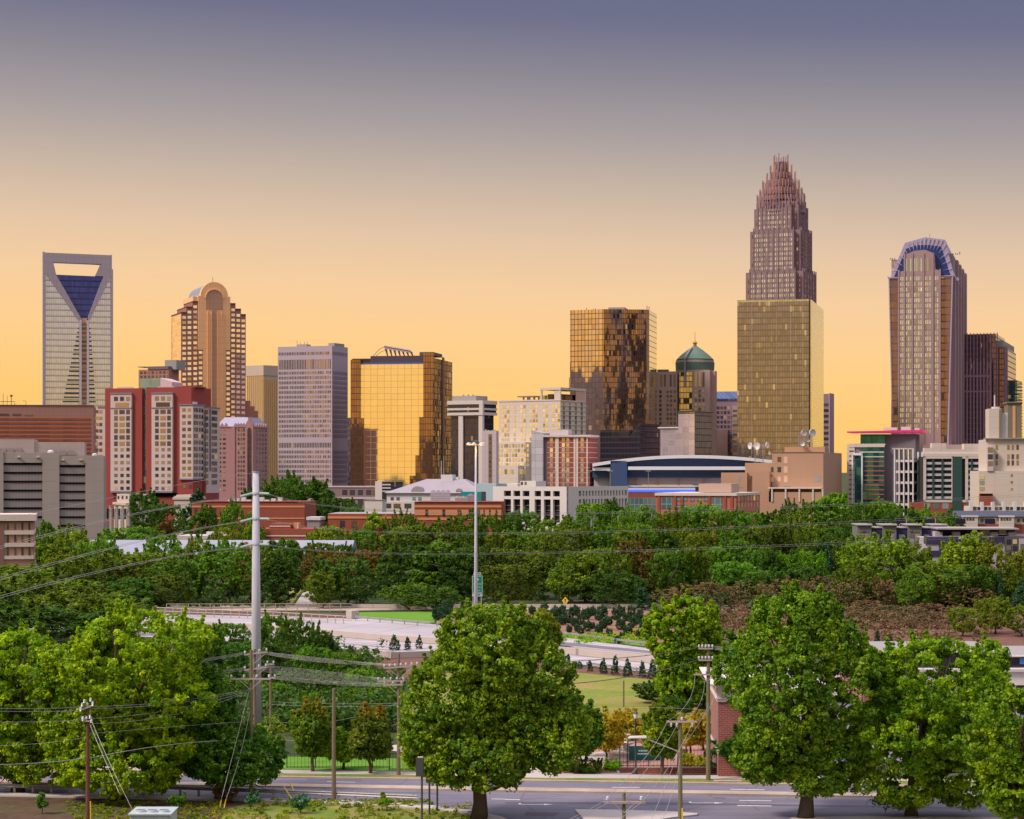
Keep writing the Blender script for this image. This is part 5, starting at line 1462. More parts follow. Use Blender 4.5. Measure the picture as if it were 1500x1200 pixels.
b.box('cream_pod', cream, u(1438), u(1452), 1.5, 2.5, z_(784), z_(777)); b.box('cream_pod', cream, u(1465), u(1476), 1.4, 2.5, z_(784), z_(777))
b.box('grey_block', plain('slate_wall', (0.09, 0.09, 0.11), .7), u(1471.5), u(1560), -.5, 14, 0, z_(786)); b.box('lavender_panel', lavp, u(1492), u(1560), -.8, 0, 0, z_(789))
b.wins('L', [u(1477), u(1486)], [z_(793.5), z_(803), z_(812), z_(823), z_(831)], .8, .9, w_mix, plane=-.5); b.wins('L', [u(1498)], [z_(804), z_(824)], 1.2, 2.0, w_sky, plane=-.8)
b.box('balcony', dark_steel, u(1490), u(1510), -2, -.8, z_(815), z_(813.5))
b.done()

# ---- house behind the trees, low white sheds
b = Bld('house', 'small cream house with a red gabled roof and blue dormer showing through the trees', 'house', 560, 584, 587, 470, 8, L=8)
z_, u = b.z, b.u
b.body(cream, 865)
b.obj(MB().xprism([(u(556), z_(865)), (u(588), z_(863)), (u(573), z_(846))], -.6, 0), 'gable', cream)
b.obj(MB().add([(u(555), -1, z_(862)), (u(574), -1, z_(842)), (u(574), 8, z_(842)), (u(555), 8, z_(862))], [(0, 1, 2, 3)]).add([(u(574), -1, z_(842)), (u(592), -1, z_(862)), (u(592), 8, z_(862)), (u(574), 8, z_(842))], [(0, 1, 2, 3)]), 'roof', redb)
b.obj(MB().yprism([(-3, z_(868)), (-3, z_(864)), (0, z_(855))], u(567), u(588)), 'porch_roof', slate)
b.wins('L', [u(577)], [z_(872)], .8, 1.0, w_dark); b.done()
for x0, x1, yt, D, lb in ((735, 772, 808, 520, 'long low white shed roof showing through the trees right of the tall lamp'), (950, 1012, 807, 560, 'low white roofed shed with parked cars hidden among the trees')):
    b = Bld('shed', lb, 'shed', x0, x1, x1 + 1, D, 3, L=9)
    b.body(wh2, yt + 3); b.box('roof', white_steel, -b.W - .4, .4, -.4, b.L, b.z(yt + 2.5), b.z(yt)); b.box('door', slit, b.u(x0 + 6), b.u(x0 + 12), -.1, .2, 0, b.z(yt + 5))
# ================================================================ ground, roads, walls
def ground_mat(name, cols, scale=0.08, detail=6, rough=0.95, fine=2.5, fmul=0.25, streak=None):
    t = NT(name)
    co = t.coord()
    n = t.noise(scale, detail, 0.65, co)
    k = len(cols)
    c = t.rampv(n, [(0.34 + 0.32 * i / max(1, k - 1), col) for i, col in enumerate(cols)])
    f = t.math('MULTIPLY_ADD', t.math('SUBTRACT', t.math('ADD', t.math('MULTIPLY', t.noise(fine, 4, 0.75, co), 0.6), t.math('MULTIPLY', t.noise(fine * 0.25, 5, 0.7, co), 0.4)), 0.5), 5.5 * fmul, 1.0)
    c = t.mix(1.0, c, f, 'MULTIPLY')
    if streak:                                  # worn wheel tracks and slab joints along the road: (direction, strength)
        mp = t.new('ShaderNodeMapping'); mp.vector_type = 'POINT'; mp.inputs['Rotation'].default_value = (0, 0, R(streak[0])); mp.inputs['Scale'].default_value = (0.012, 1, 1)
        t.link(co, mp.inputs[0])
        w = t.noise(1.1, 3, 0.6, mp.outputs[0])
        c = t.mix(1.0, c, t.math('MULTIPLY_ADD', t.math('SUBTRACT', w, 0.5), streak[1], 1.0), 'MULTIPLY')
        m2 = t.new('ShaderNodeMapping'); m2.inputs['Rotation'].default_value = (0, 0, R(streak[0])); t.link(co, m2.inputs[0])
        sp = t.new('ShaderNodeSeparateXYZ'); t.link(m2.outputs[0], sp.inputs[0])
        j = t.math('MAXIMUM', t.math('LESS_THAN', t.math('FRACT', t.math('ADD', t.math('DIVIDE', sp.outputs['X'], 9.0), 90)), 0.02), t.math('LESS_THAN', t.math('FRACT', t.math('ADD', t.math('DIVIDE', sp.outputs['Y'], 3.6), 200)), 0.03))
        c = t.mix(t.math('MULTIPLY', j, streak[2]), c, t.mix(1.0, c, (0.55, 0.53, 0.53), 'MULTIPLY'))
        cr_ = t.new('ShaderNodeTexVoronoi'); cr_.feature = 'DISTANCE_TO_EDGE'; cr_.inputs['Scale'].default_value = 0.16; t.link(co, cr_.inputs['Vector'])
        c = t.mix(t.math('MULTIPLY', t.math('LESS_THAN', cr_.outputs['Distance'], 0.012), 0.5 * (1 - streak[2])), c, t.mix(1.0, c, (0.6,) * 3, 'MULTIPLY'))
    t.link(c, t.bsdf.inputs['Base Color'])
    t.bsdf.inputs['Roughness'].default_value = rough
    t.bsdf.inputs['Specular IOR Level'].default_value = 0.15
    MATS[name] = t.mat
    return t.mat
def struct(o, name=None):
    o['kind'] = 'structure'
    return o
def sheet(name, pts, z, mat, th=None):
    "pts are photo pixels on the ground"
    mb = MB()
    q = [G(x, y, z) for x, y in pts]
    if th: mb.prism([(p.x, p.y) for p in q], z - th, z)
    else: mb.add([tuple(p) for p in q], [tuple(range(len(q)))] if sum(q[i].x * q[(i + 1) % len(q)].y - q[(i + 1) % len(q)].x * q[i].y for i in range(len(q))) > 0 else [tuple(range(len(q) - 1, -1, -1))])
    return struct(mb.build(name, mat))
m_ground = ground_mat('ground_grass_dark', [(0.028, 0.045, 0.016), (0.05, 0.07, 0.025), (0.075, 0.065, 0.035)], 0.03)
g = MB()
n = 24
ys = [-3000, -400, 0, 100, 140, 160, 180, 200, 250, 300, 350, 400, 500, 700, 1000, 1500, 2500, 5000, 12000, 30000]
xs = [-20000, -6000, -2000, -800, -400, -200, -100, -50, 0, 50, 100, 200, 400, 800, 2000, 6000, 20000]
vs = [(x, y, 0) for y in ys for x in xs]
nx = len(xs)
g.add(vs, [(j * nx + i, j * nx + i + 1, (j + 1) * nx + i + 1, (j + 1) * nx + i) for j in range(len(ys) - 1) for i in range(nx - 1)])
struct(g.build('ground', m_ground))
asph = ground_mat('asphalt', [(0.15, 0.14, 0.19), (0.19, 0.18, 0.225)], 0.12, 5, 0.85, 6.0, 0.08, (3.5, 0.7, 0.0))
conc = ground_mat('concrete_paving', [(0.42, 0.37, 0.36), (0.52, 0.46, 0.44)], 0.1, 5, 0.9, 3.0, 0.06)
hway = ground_mat('highway_concrete', [(0.36, 0.33, 0.355), (0.47, 0.43, 0.455)], 0.05, 5, 0.9, 3.0, 0.06, (20, 1.3, 0.9))
kerb = ground_mat('kerb_concrete', [(0.34, 0.26, 0.21), (0.46, 0.37, 0.31)], 0.3, 5, 0.9, 4.0, 0.1)
lawn = ground_mat('lawn', [(0.15, 0.21, 0.03), (0.22, 0.23, 0.05), (0.30, 0.22, 0.08)], 0.10, 6, 0.95, 3.0, 0.3)
lawnb = ground_mat('bright_lawn', [(0.10, 0.24, 0.02), (0.13, 0.27, 0.03)], 0.15, 5, 0.95, 3.0, 0.2)
mulch = ground_mat('mulch', [(0.13, 0.06, 0.045), (0.19, 0.10, 0.075)], 0.2, 6, 0.95, 4.0, 0.3)
bank = ground_mat('dry_bank', [(0.06, 0.042, 0.03), (0.11, 0.07, 0.048), (0.075, 0.10, 0.025)], 0.12, 6, 0.95, 2.0, 0.3)
verge = ground_mat('verge_grass', [(0.10, 0.19, 0.02), (0.17, 0.20, 0.04), (0.28, 0.19, 0.09)], 0.25, 6, 0.95, 3.0, 0.3)
brickp = ground_mat('brick_paving', [(0.34, 0.16, 0.14), (0.44, 0.24, 0.20)], 0.25, 6, 0.9, 5.0, 0.12)

# near verge below the guard rail: bank on the left, grass to the right
sheet('verge', [(-150, 1160), (200, 1160), (420, 1172), (560, 1179), (640, 1186), (705, 1195), (725, 1205), (740, 1300), (-150, 1300)], 0.010, verge)
sheet('bank', [(-150, 1160), (200, 1162), (330, 1169), (370, 1175), (330, 1186), (280, 1300), (-150, 1300)], 0.016, bank)
sheet('road', [(-150, 1127), (0, 1130), (400, 1137.5), (640, 1141), (1100, 1148), (1650, 1155), (1700, 1300), (760, 1300), (752, 1205), (735, 1196), (690, 1186.5), (620, 1178), (560, 1174), (400, 1169), (-150, 1158)], 0.02, asph)
sheet('pavement', [(-150, 1158), (400, 1169), (560, 1174), (620, 1178), (690, 1186.5), (735, 1196), (752, 1205), (760, 1300), (740, 1300), (725, 1205), (708, 1195), (650, 1186), (560, 1179), (400, 1173), (-150, 1162)], 0.12, conc, 0.14)
sheet('kerb', [(-150, 1125.5), (0, 1128.5), (400, 1136.3), (640, 1139.8), (1100, 1146.6), (1650, 1153.6), (1650, 1155), (1100, 1148), (640, 1141), (400, 1137.5), (0, 1130), (-150, 1127)], 0.13, kerb, 0.15)
sheet('verge', [(-150, 1121), (0, 1124), (400, 1132.5), (640, 1135.5), (800, 1139.5), (1100, 1141), (1650, 1147), (1650, 1153.6), (1100, 1146.6), (640, 1139.8), (400, 1136.3), (0, 1128.5), (-150, 1125.5)], 0.10, verge, 0.12)
sheet('pavement', [(-150, 1117), (0, 1120), (400, 1127.5), (640, 1131), (800, 1133.5), (1100, 1136), (1650, 1141.5), (1650, 1147), (1100, 1141), (800, 1139.5), (640, 1135.5), (400, 1132.5), (0, 1124), (-150, 1121)], 0.12, conc, 0.14)
sheet('median', [(-150, 1138), (0, 1141.5), (400, 1147.3), (700, 1152.3), (960, 1156.5), (1200, 1160.5), (1650, 1167), (1650, 1171), (1200, 1165), (960, 1161), (700, 1157), (400, 1151.3), (0, 1145.5), (-150, 1142)], 0.16, kerb, 0.18)
sheet('traffic_island', [(842, 1185.5), (905, 1186), (985, 1188.5), (1022, 1191), (1021, 1193), (985, 1197), (955, 1202), (950, 1222), (868, 1222), (856, 1200)], 0.15, conc, 0.17)
sheet('pavement', [(1150, 1205), (1160, 1197), (1260, 1195), (1650, 1199), (1700, 1300), (1150, 1300)], 0.12, conc, 0.14)
paint = plain('road_paint', (0.62, 0.60, 0.60), 0.7, var=0.2, scale=8)
wear = plain('tyre_wear', (0.10, 0.09, 0.115), 0.85, var=0.15, scale=3)
sheet('road', [(740, 1174.5), (1000, 1176), (1500, 1184), (1500, 1186), (1000, 1178.5), (740, 1177)], 0.025, wear)
patch = ground_mat('asphalt_patch', [(0.11, 0.10, 0.125), (0.14, 0.13, 0.15)], 0.4, 5, 0.9, 6.0, 0.1)
for q in ([(1045, 1168), (1062, 1168.2), (1064, 1170.5), (1046, 1170.3)], [(560, 1160), (640, 1161.5), (640, 1163), (560, 1161.6)], [(770, 1189), (820, 1190), (812, 1196), (768, 1195)], [(450, 1141), (530, 1142), (530, 1143), (450, 1142)]):
    sheet('road', q, 0.023, patch)
for i, q in enumerate([[(896, 1153), (938, 1153.7), (938, 1154.3), (896, 1153.6)], [(1070, 1156), (1120, 1156.7), (1120, 1157.4), (1070, 1156.7)], [(478, 1145), (520, 1145.7), (520, 1146.2), (478, 1145.5)],
              [(740, 1170.6), (762, 1171), (762, 1171.8), (740, 1171.4)], [(1083, 1172.3), (1130, 1172.8), (1130, 1173.6), (1083, 1173)], [(1080, 1179.5), (1130, 1180.3), (1130, 1181.2), (1080, 1180.4)],
              [(720, 1170), (740, 1170.3), (740, 1171), (720, 1170.7)], [(1290, 1166), (1340, 1166.6), (1340, 1167.3), (1290, 1166.7)], [(200, 1150), (240, 1150.5), (240, 1151.1), (200, 1150.6)]]):
    o = sheet('lane_marking', q, 0.026, paint)
    del o['kind']; tag(o, ['white lane dash on the far carriageway between the two right hand poles', 'white lane dash on the far carriageway near the brick building', 'white lane dash on the far carriageway beyond the bare wooden pole',
        'white lane dash right of the central tree trunk', 'upper of two white dashes left of the big right tree trunk', 'lower of two white dashes left of the big right tree trunk', 'short worn white dash touching the central tree shade',
        'white dash under the large right hand tree', 'white dash behind the guard rail under the left tree'][i], 'road marking', 'lane markings on the road')
for i, (x, y) in enumerate(((785, 1178.5), (1035, 1176.3))):
    p = G(x, y, 0.026)
    mb = MB().box(-1.2, 0.6, -0.10, 0.10, 0, 0.004); mb.add([(0.6, -0.35, 0.003), (1.3, 0, 0.003), (0.6, 0.35, 0.003)], [(0, 1, 2)]); mb.box(-1.3, -1.1, 0.0, 0.6, 0, 0.004)
    o = mb.build('lane_arrow', paint, None, False, tuple(p))
    tag(o, ['painted white turn arrow on the road left of the traffic island', 'painted white turn arrow on the road right of the nearer tall pole'][i], 'road marking', 'lane arrows')

# park, plaza and the lawn beyond
sheet('park_lawn', [(395, 1108), (570, 1111), (720, 1114), (720, 1131), (640, 1130.5), (400, 1127)], 0.03, lawnb)
sheet('path', [(600, 1090), (720, 1098), (720, 1118), (690, 1122), (655, 1110), (560, 1098), (480, 1097)], 0.04, conc)
sheet('plaza', [(770, 1094), (900, 1088), (1080, 1092), (1085, 1134), (800, 1132.5), (770, 1131)], 0.03, brickp)
sheet('path', [(850, 1105), (890, 1100), (960, 1101), (965, 1112), (900, 1116), (852, 1117)], 0.04, conc)
sheet('path', [(890, 1127), (925, 1124), (925, 1134), (870, 1134)], 0.05, conc)
sheet('path', [(770, 1120), (800, 1128), (840, 1131), (840, 1134), (770, 1133)], 0.045, conc)
sheet('mulch_bed', [(820, 1128), (900, 1125), (905, 1132), (825, 1132.7)], 0.06, mulch)
sheet('lawn', [(600, 975), (830, 980), (970, 990), (1080, 1000), (1080, 1055), (840, 1050), (600, 1050)], 0.02, lawn)
sheet('mulch_slope', [(545, 955), (660, 958), (830, 975), (960, 988), (960, 996), (830, 984), (660, 985), (590, 1000), (548, 975)], 0.03, mulch)
sheet('park_ground', [(700, 1052), (1080, 1058), (1080, 1092), (900, 1088), (770, 1094), (700, 1092)], 0.02, mulch)

# highway, ramp and the planted slope
sheet('highway', [(-100, 893), (190, 898), (515, 904), (640, 915), (800, 930), (960, 951), (1200, 985), (1500, 1020), (1500, 1045), (1150, 1012), (960, 986), (830, 971), (640, 958), (480, 949), (250, 935), (-100, 915)], 0.03, hway)
sheet('highway', [(700, 932), (820, 940), (960, 954), (1200, 990), (1200, 994), (960, 959), (820, 945.5), (700, 937)], 0.036, asph)
sheet('ramp_road', [(-100, 886.5), (515, 887.5), (960, 887.5), (1200, 890), (1200, 896), (960, 893.5), (640, 893), (515, 894.5), (-100, 893)], 0.04, kerb)
sheet('ramp_grass', [(521, 897), (640, 896), (636, 912), (625, 914), (520, 905)], 0.035, lawnb)
sheet('ramp_grass', [(192, 895), (214, 895.5), (214, 898.5), (192, 898)], 0.037, lawnb)
red_mulch = ground_mat('red_mulch', [(0.20, 0.10, 0.07), (0.30, 0.17, 0.12)], 0.2, 6, 0.95, 3.0, 0.2)
sheet('planted_slope', [(780, 893.5), (985, 893.5), (1010, 900), (985, 950), (940, 945), (820, 931), (800, 915), (640, 912), (640, 896)], 0.036, red_mulch)
sheet('grass_strip', [(820, 929), (940, 941), (952, 944), (952, 948), (820, 933)], 0.05, lawnb)
sheet('slope', [(1000, 895), (1500, 895), (1500, 955), (1000, 950)], 0.035, mulch)
sheet('side_street', [(430, 888), (464, 888), (464, 874), (451, 864), (447, 864)], 0.03, conc)
sheet('side_lawn', [(385, 887), (427, 887), (446, 858), (425, 856), (400, 868)], 0.03, lawn)

def strip_wall(name, pts, z0, z1, th, mat, label, cat):
    mb = MB()
    q = [G(x, y, 0) for x, y in pts]
    for a, c in zip(q[:-1], q[1:]):
        d = Vector((c.x - a.x, c.y - a.y)).normalized(); nrm = Vector((-d.y, d.x)) * th / 2
        mb.prism([(a.x - nrm.x, a.y - nrm.y), (c.x - nrm.x, c.y - nrm.y), (c.x + nrm.x, c.y + nrm.y), (a.x + nrm.x, a.y + nrm.y)], z0, z1)
    o = mb.build(name, mat)
    return tag(o, label, cat)
barr = wall_mat('barrier_concrete', (0.46, 0.40, 0.36), 0.10, joints=(4.0, 50), jw=0.03, jcol=0.6)
strip_wall('highway_barrier', [(250, 917), (400, 925), (560, 939), (640, 944), (830, 956), (960, 969), (1150, 1000)], 0, 0.95, 0.5, barr, 'long pale concrete median barrier running along the highway', 'barrier')
strip_wall('concrete_wall', [(700, 946), (830, 959), (960, 973)], 0, 1.0, 0.4, barr, 'jointed cream concrete wall along the highway behind the small conifers', 'wall')
strip_wall('abutment', [(511, 907), (522, 906)], 0, 1.4, 1.2, barr, 'short concrete end block where the bridge railing meets the grass slope', 'abutment')
strip_wall('ramp_barrier', [(515, 891), (640, 892), (800, 891), (960, 892), (1200, 893)], 0, 0.75, 0.3, barr, 'long pale barrier edging the ramp above the planted slope', 'barrier')
strip_wall('ramp_barrier', [(-80, 897), (220, 894.5), (515, 888)], 0, 0.4, 0.3, barr, 'low pale parapet at the far side of the left bridge', 'barrier')
strip_wall('retaining_wall', [(531, 961), (575, 965), (640, 963)], 0, 0.9, 0.5, barr, 'low concrete retaining wall above the reddish mulch left of the central tree', 'wall')
def railing(pts, h, step, label, z0=0.0, rails=(1.0, 0.55), r=0.05, mat=None, post=0.07, gr=None):
    q = [G(x, y, 0) for x, y in pts]
    root = thing('railing', label, 'railing', tuple(q[0]), 0, gr)
    o0 = q[0]; mat = mat or palec2
    mb = MB()
    for a, c in zip(q[:-1], q[1:]):
        for f in rails: mb.tube([(a.x - o0.x, a.y - o0.y, z0 + h * f), (c.x - o0.x, c.y - o0.y, z0 + h * f)], r, 5)
    mb.build('rail', mat, root)
    k = 0
    me = MB().box(-post, post, -post, post, 0, z0 + h).mesh('post', mat)
    rest = 0
    for a, c in zip(q[:-1], q[1:]):
        L = (c - a).length; n = max(1, int(L / step))
        for i in range(n):
            p = a + (c - a) * (i / n)
            inst('post', me, root, (p.x - o0.x, p.y - o0.y, 0)); k += 1
    return root
palec2 = plain('rail_beige', (0.46, 0.37, 0.30), 0.6)
railing([(244, 896.5), (515, 896)], 1.25, 1.85, 'beige bridge railing with square posts at the far side of the left overpass', z0=0.15)
railing([(230, 901), (400, 908), (515, 915)], 1.3, 1.7, 'beige railing sloping along the highway edge in front of the overpass', r=0.07)
strip_wall('bridge_beam', [(230, 899), (400, 903.5), (513, 906)], 0.0, 0.75, 0.8, plain('beam_brown_shade', (0.16, 0.11, 0.10), 0.8), 'brown shaded bridge beam between the two beige railings', 'beam')  # dark brown carries the shadow gap below the deck in its colour
railing([(478, 950), (532, 955), (575, 958)], 0.9, 2.0, 'short dark railing at the near highway edge above the thicket', mat=rooftop)
def guard_rail(pts, label, step=2.0, h=0.78):
    q = [G(x, y, 0) for x, y in pts]
    root = thing('guard_rail', label, 'guard rail', tuple(q[0])); o0 = q[0]
    st_ = plain('galvanised_rail', (0.34, 0.32, 0.32), 0.5, 0.4, var=0.2)
    mb = MB()
    for a, c in zip(q[:-1], q[1:]):
        d = (c - a).normalized(); nn = Vector((d.y, -d.x, 0))
        prof = [(0.0, h), (0.07, h - 0.06), (0.0, h - 0.15), (0.07, h - 0.24), (0.0, h - 0.31)]
        for (o1, z1), (o2, z2) in zip(prof[:-1], prof[1:]):
            A, Cc = a - o0, c - o0
            mb.add([(A.x + nn.x * o1, A.y + nn.y * o1, z1), (Cc.x + nn.x * o1, Cc.y + nn.y * o1, z1), (Cc.x + nn.x * o2, Cc.y + nn.y * o2, z2), (A.x + nn.x * o2, A.y + nn.y * o2, z2)], [(0, 3, 2, 1)])
    mb.build('beam', st_, root)
    me = MB().box(-0.09, 0.09, 0.02, 0.2, 0, h + 0.03).mesh('post', st_)
    for a, c in zip(q[:-1], q[1:]):
        L = (c - a).length; n = max(1, round(L / step))
        for i in range(n):
            p = a + (c - a) * (i / n)
            inst('post', me, root, (p.x - o0.x, p.y - o0.y, 0))
guard_rail([(-60, 1163), (210, 1164), (400, 1171), (520, 1176), (611, 1180)], 'weathered steel guard rail on posts along the near edge of the road', 1.45)
guard_rail([(640, 918), (820, 933), (957, 950)], 'thin pale guard rail edging the planted slope beside the highway', 3.0)
guard_rail([(521, 909), (630, 918)], 'thin guard rail below the bright green grass wedge', 3.0)
guard_rail([(860, 979), (958, 990)], 'dark guard rail behind the row of small conifers', 3.0)
# ================================================================ trees
def leaf_mat(name, cols, trans=0.35, tip=None):
    """leaves: tone changes from clump to clump and leaf to leaf; the object's own colour tints it.
    tip: (colour, from height, to height) for crowns turning from the top in autumn"""
    t = NT(name)
    co = t.coord()
    geo = t.new('ShaderNodeNewGeometry'); oi = t.new('ShaderNodeObjectInfo')
    n = t.noise(0.55, 3, 0.6, co)
    f = t.math('ADD', t.math('MULTIPLY', n, 0.7), t.math('MULTIPLY', geo.outputs['Random Per Island'], 0.3))
    k = len(cols)
    c = t.rampv(f, [(0.30 + 0.38 * i / (k - 1), cc) for i, cc in enumerate(cols)])
    if tip:
        sp = t.new('ShaderNodeSeparateXYZ'); t.link(co, sp.inputs[0])
        h = t.math('ADD', sp.outputs['Z'], t.math('MULTIPLY', t.math('SUBTRACT', t.noise(1.1, 3, 0.6, co), 0.5), 5.0))
        mr = t.new('ShaderNodeMapRange'); t.link(h, mr.inputs[0]); mr.inputs[1].default_value = tip[1]; mr.inputs[2].default_value = tip[2]
        c = t.mix(mr.outputs[0], c, tip[0])
    c = t.mix(1.0, c, oi.outputs['Color'], 'MULTIPLY')
    c = t.mix(1.0, c, t.math('MULTIPLY_ADD', oi.outputs['Random'], 0.1, 0.98), 'MULTIPLY')
    t.link(c, t.bsdf.inputs['Base Color'])
    t.bsdf.inputs['Roughness'].default_value = 0.55
    t.bsdf.inputs['Specular IOR Level'].default_value = 0.25
    tr = t.new('ShaderNodeBsdfTranslucent'); t.link(t.mix(1.0, c, (1.35, 1.45, 0.6), 'MULTIPLY'), tr.inputs['Color'])
    mx = t.new('ShaderNodeMixShader'); mx.inputs[0].default_value = trans
    t.link(t.bsdf.outputs[0], mx.inputs[1]); t.link(tr.outputs[0], mx.inputs[2]); t.link(mx.outputs[0], t.out.inputs['Surface'])
    MATS[name] = t.mat
    return t.mat
GREEN = leaf_mat('leaf_green', [(0.04, 0.11, 0.010), (0.105, 0.21, 0.012), (0.28, 0.38, 0.014)])
LIME = leaf_mat('leaf_lime', [(0.06, 0.15, 0.008), (0.20, 0.30, 0.008), (0.46, 0.50, 0.010)], 0.42)
MIDL = leaf_mat('leaf_mid', [(0.04, 0.09, 0.014), (0.10, 0.18, 0.018), (0.24, 0.31, 0.02)], 0.42)
MAPLE = leaf_mat('leaf_maple', [(0.04, 0.11, 0.010), (0.10, 0.19, 0.012), (0.22, 0.26, 0.015)], 0.4, ((0.60, 0.26, 0.02), 4.6, 9.5))
YELL = leaf_mat('leaf_yellow', [(0.18, 0.24, 0.015), (0.48, 0.40, 0.02), (0.62, 0.36, 0.03)], 0.4)
FIR = leaf_mat('needle_dark', [(0.02, 0.07, 0.03), (0.04, 0.12, 0.045)], 0.1)
TWIG = leaf_mat('twig_brown', [(0.12, 0.095, 0.035), (0.21, 0.14, 0.06), (0.30, 0.19, 0.11)], 0.2)
GROUNDC = leaf_mat('undergrowth_leaf', [(0.02, 0.045, 0.012), (0.04, 0.08, 0.016), (0.08, 0.11, 0.02)], 0.25)
bark = wall_mat('bark', (0.085, 0.058, 0.042), 0.3, scale=1.5)
barkl = wall_mat('bark_light', (0.16, 0.12, 0.09), 0.3, scale=1.5)

def leaves_mesh(name, centres, radii, per, size, mat, rng, up=0.35, flat=0.75, jitter=0.75, shell=0.55, ztop=None):
    "quads scattered over the surface of leaf clumps"
    C = np.asarray(centres); Rr = np.asarray(radii)
    idx = np.repeat(np.arange(len(C)), per)
    N = len(idx)
    d = rng.normal(size=(N, 3)); d[:, 2] += up
    d /= np.linalg.norm(d, axis=1)[:, None]
    rad = Rr[idx] * (shell + (1 - shell) * rng.random(N) ** 0.6) * (0.75 + 0.5 * rng.random(N))
    pos = C[idx] + d * rad[:, None] * np.array([1, 1, flat])
    nrm = d + rng.normal(size=(N, 3)) * jitter
    nrm /= np.linalg.norm(nrm, axis=1)[:, None]
    t1 = np.cross(nrm, rng.normal(size=(N, 3))); t1 /= np.linalg.norm(t1, axis=1)[:, None]
    t2 = np.cross(nrm, t1)
    s = size * (0.6 + 0.8 * rng.random(N))[:, None]
    a, b_ = t1 * s * 0.62, t2 * s * 0.42
    V = np.empty((N, 4, 3))
    V[:, 0] = pos - a; V[:, 1] = pos - b_ + a * 0.1 + nrm * s * 0.12; V[:, 2] = pos + a; V[:, 3] = pos + b_ + a * 0.1 + nrm * s * 0.12
    V = V.reshape(-1, 3).astype(np.float32)
    me = bpy.data.meshes.new(name)
    me.vertices.add(4 * N); me.vertices.foreach_set('co', V.ravel())
    me.loops.add(4 * N); me.loops.foreach_set('vertex_index', np.arange(4 * N, dtype=np.int32))
    me.polygons.add(N); me.polygons.foreach_set('loop_start', np.arange(0, 4 * N, 4, dtype=np.int32)); me.polygons.foreach_set('loop_total', np.full(N, 4, dtype=np.int32))
    me.materials.append(mat)
    me.update(); me.validate()
    return me

def profile(kind, t):
    if kind == 'round': return math.sqrt(max(0.03, 1 - abs(2 * t - 1) ** 2.9))
    if kind == 'oval': return (math.sin(math.pi * min(1, max(0, 0.12 + 0.88 * t)) ** 0.85)) ** 0.6
    if kind == 'spread': return math.sqrt(max(0.02, 1 - (abs(t - 0.42) / 0.62) ** 2.2))
    if kind == 'cone': return 0.12 + 0.9 * (1 - t) ** 0.85
    if kind == 'vase': return 0.35 + 0.65 * math.sin(math.pi * min(1, 0.1 + t * 0.8))
    return 1
def crown_points(rng, w, z0, z1, kind, nlobes, ncl, cr, lobe=0.42, lean=0.0, amp=1.0):
    "a bumpy closed envelope carrying leaf clumps, with sprays standing up at the top and a sparser inside"
    H = z1 - z0
    bumps = [(rng.random() * 6.28, rng.random(), 0.25 + 0.5 * rng.random(), 0.20 + 0.22 * rng.random(), rng.random() < 0.6) for _ in range(nlobes + 5)]
    cs, rs = [], []
    def radius(a, t):
        b_ = 0.0
        for ba, bt, bw, bh, up in bumps:
            da = math.cos(a - ba)
            if da > 0:
                b_ += amp * (bh if up else -bh * 0.8) * math.exp(-((1 - da) / (0.35 * bw)) - ((t - bt) / (0.5 * bw)) ** 2)
        return w / 2 * profile(kind, t) * max(0.35, 0.86 + b_)
    while len(cs) < ncl:
        t = rng.random()
        if rng.random() > 0.25 + 0.75 * profile(kind, t): continue
        a = rng.random() * 2 * math.pi
        q = (0.97 - abs(rng.normal()) * 0.10) if rng.random() < 0.80 else rng.random() ** 0.5
        r_ = radius(a, t) * max(0.1, q)
        z = z0 + H * t
        rr = cr * (0.5 + 0.85 * rng.random() ** 1.3)
        if t > 0.5 and q > 0.85 and rng.random() < 0.22:      # a spray: a short chain of small clumps reaching up and out
            n_ = 3
            for j in range(n_):
                cs.append((math.cos(a) * (r_ + cr * 0.25 * j), math.sin(a) * (r_ + cr * 0.25 * j), z + cr * 0.75 * (j + 1))); rs.append(rr * (0.62 - 0.16 * j))
        cs.append((math.cos(a) * r_ + lean * t * w * 0.1, math.sin(a) * r_, z)); rs.append(rr)
    lobes = []
    for i in range(max(6, nlobes)):
        t = (i + 0.5) / max(6, nlobes); a = i * 2.399
        r_ = radius(a, t) * 0.72
        lobes.append((math.cos(a) * r_, math.sin(a) * r_, z0 + H * t, w * 0.12))
    return cs, rs, lobes
def trunk_mesh(rng, h, r, lobes, z0, limbs=8, mat=None, sides=8):
    mb = MB()
    top = h * 0.62
    pts = [(0, 0, 0), (rng.normal() * .05, rng.normal() * .05, z0 * 0.6), (rng.normal() * .15, rng.normal() * .15, z0 + (top - z0) * .4), (rng.normal() * .3, rng.normal() * .3, top), (rng.normal() * .3, rng.normal() * .3, h * 0.85)]
    mb.tube(pts, [r * 1.35, r, r * 0.8, r * 0.45, r * 0.12], sides)
    for i, l in enumerate(lobes[:limbs]):
        zb_ = z0 * 0.8 + (min(l[2], top) - z0 * 0.8) * 0.45
        a = Vector((0, 0, max(z0 * 0.7, zb_)))
        c = Vector((l[0], l[1], l[2]))
        m = a.lerp(c, 0.5) + Vector((0, 0, -0.08 * (c - a).length))
        mb.tube([a, m, c], [r * 0.5, r * 0.28, r * 0.08], 5)
        for q in range(2):
            e = c + Vector(rng.normal(size=3)) * l[3] * 0.7
            mb.tube([m.lerp(c, .4), e], [r * 0.16, r * 0.04], 4)
    return mb.mesh('trunk', mat or bark, smooth=True)

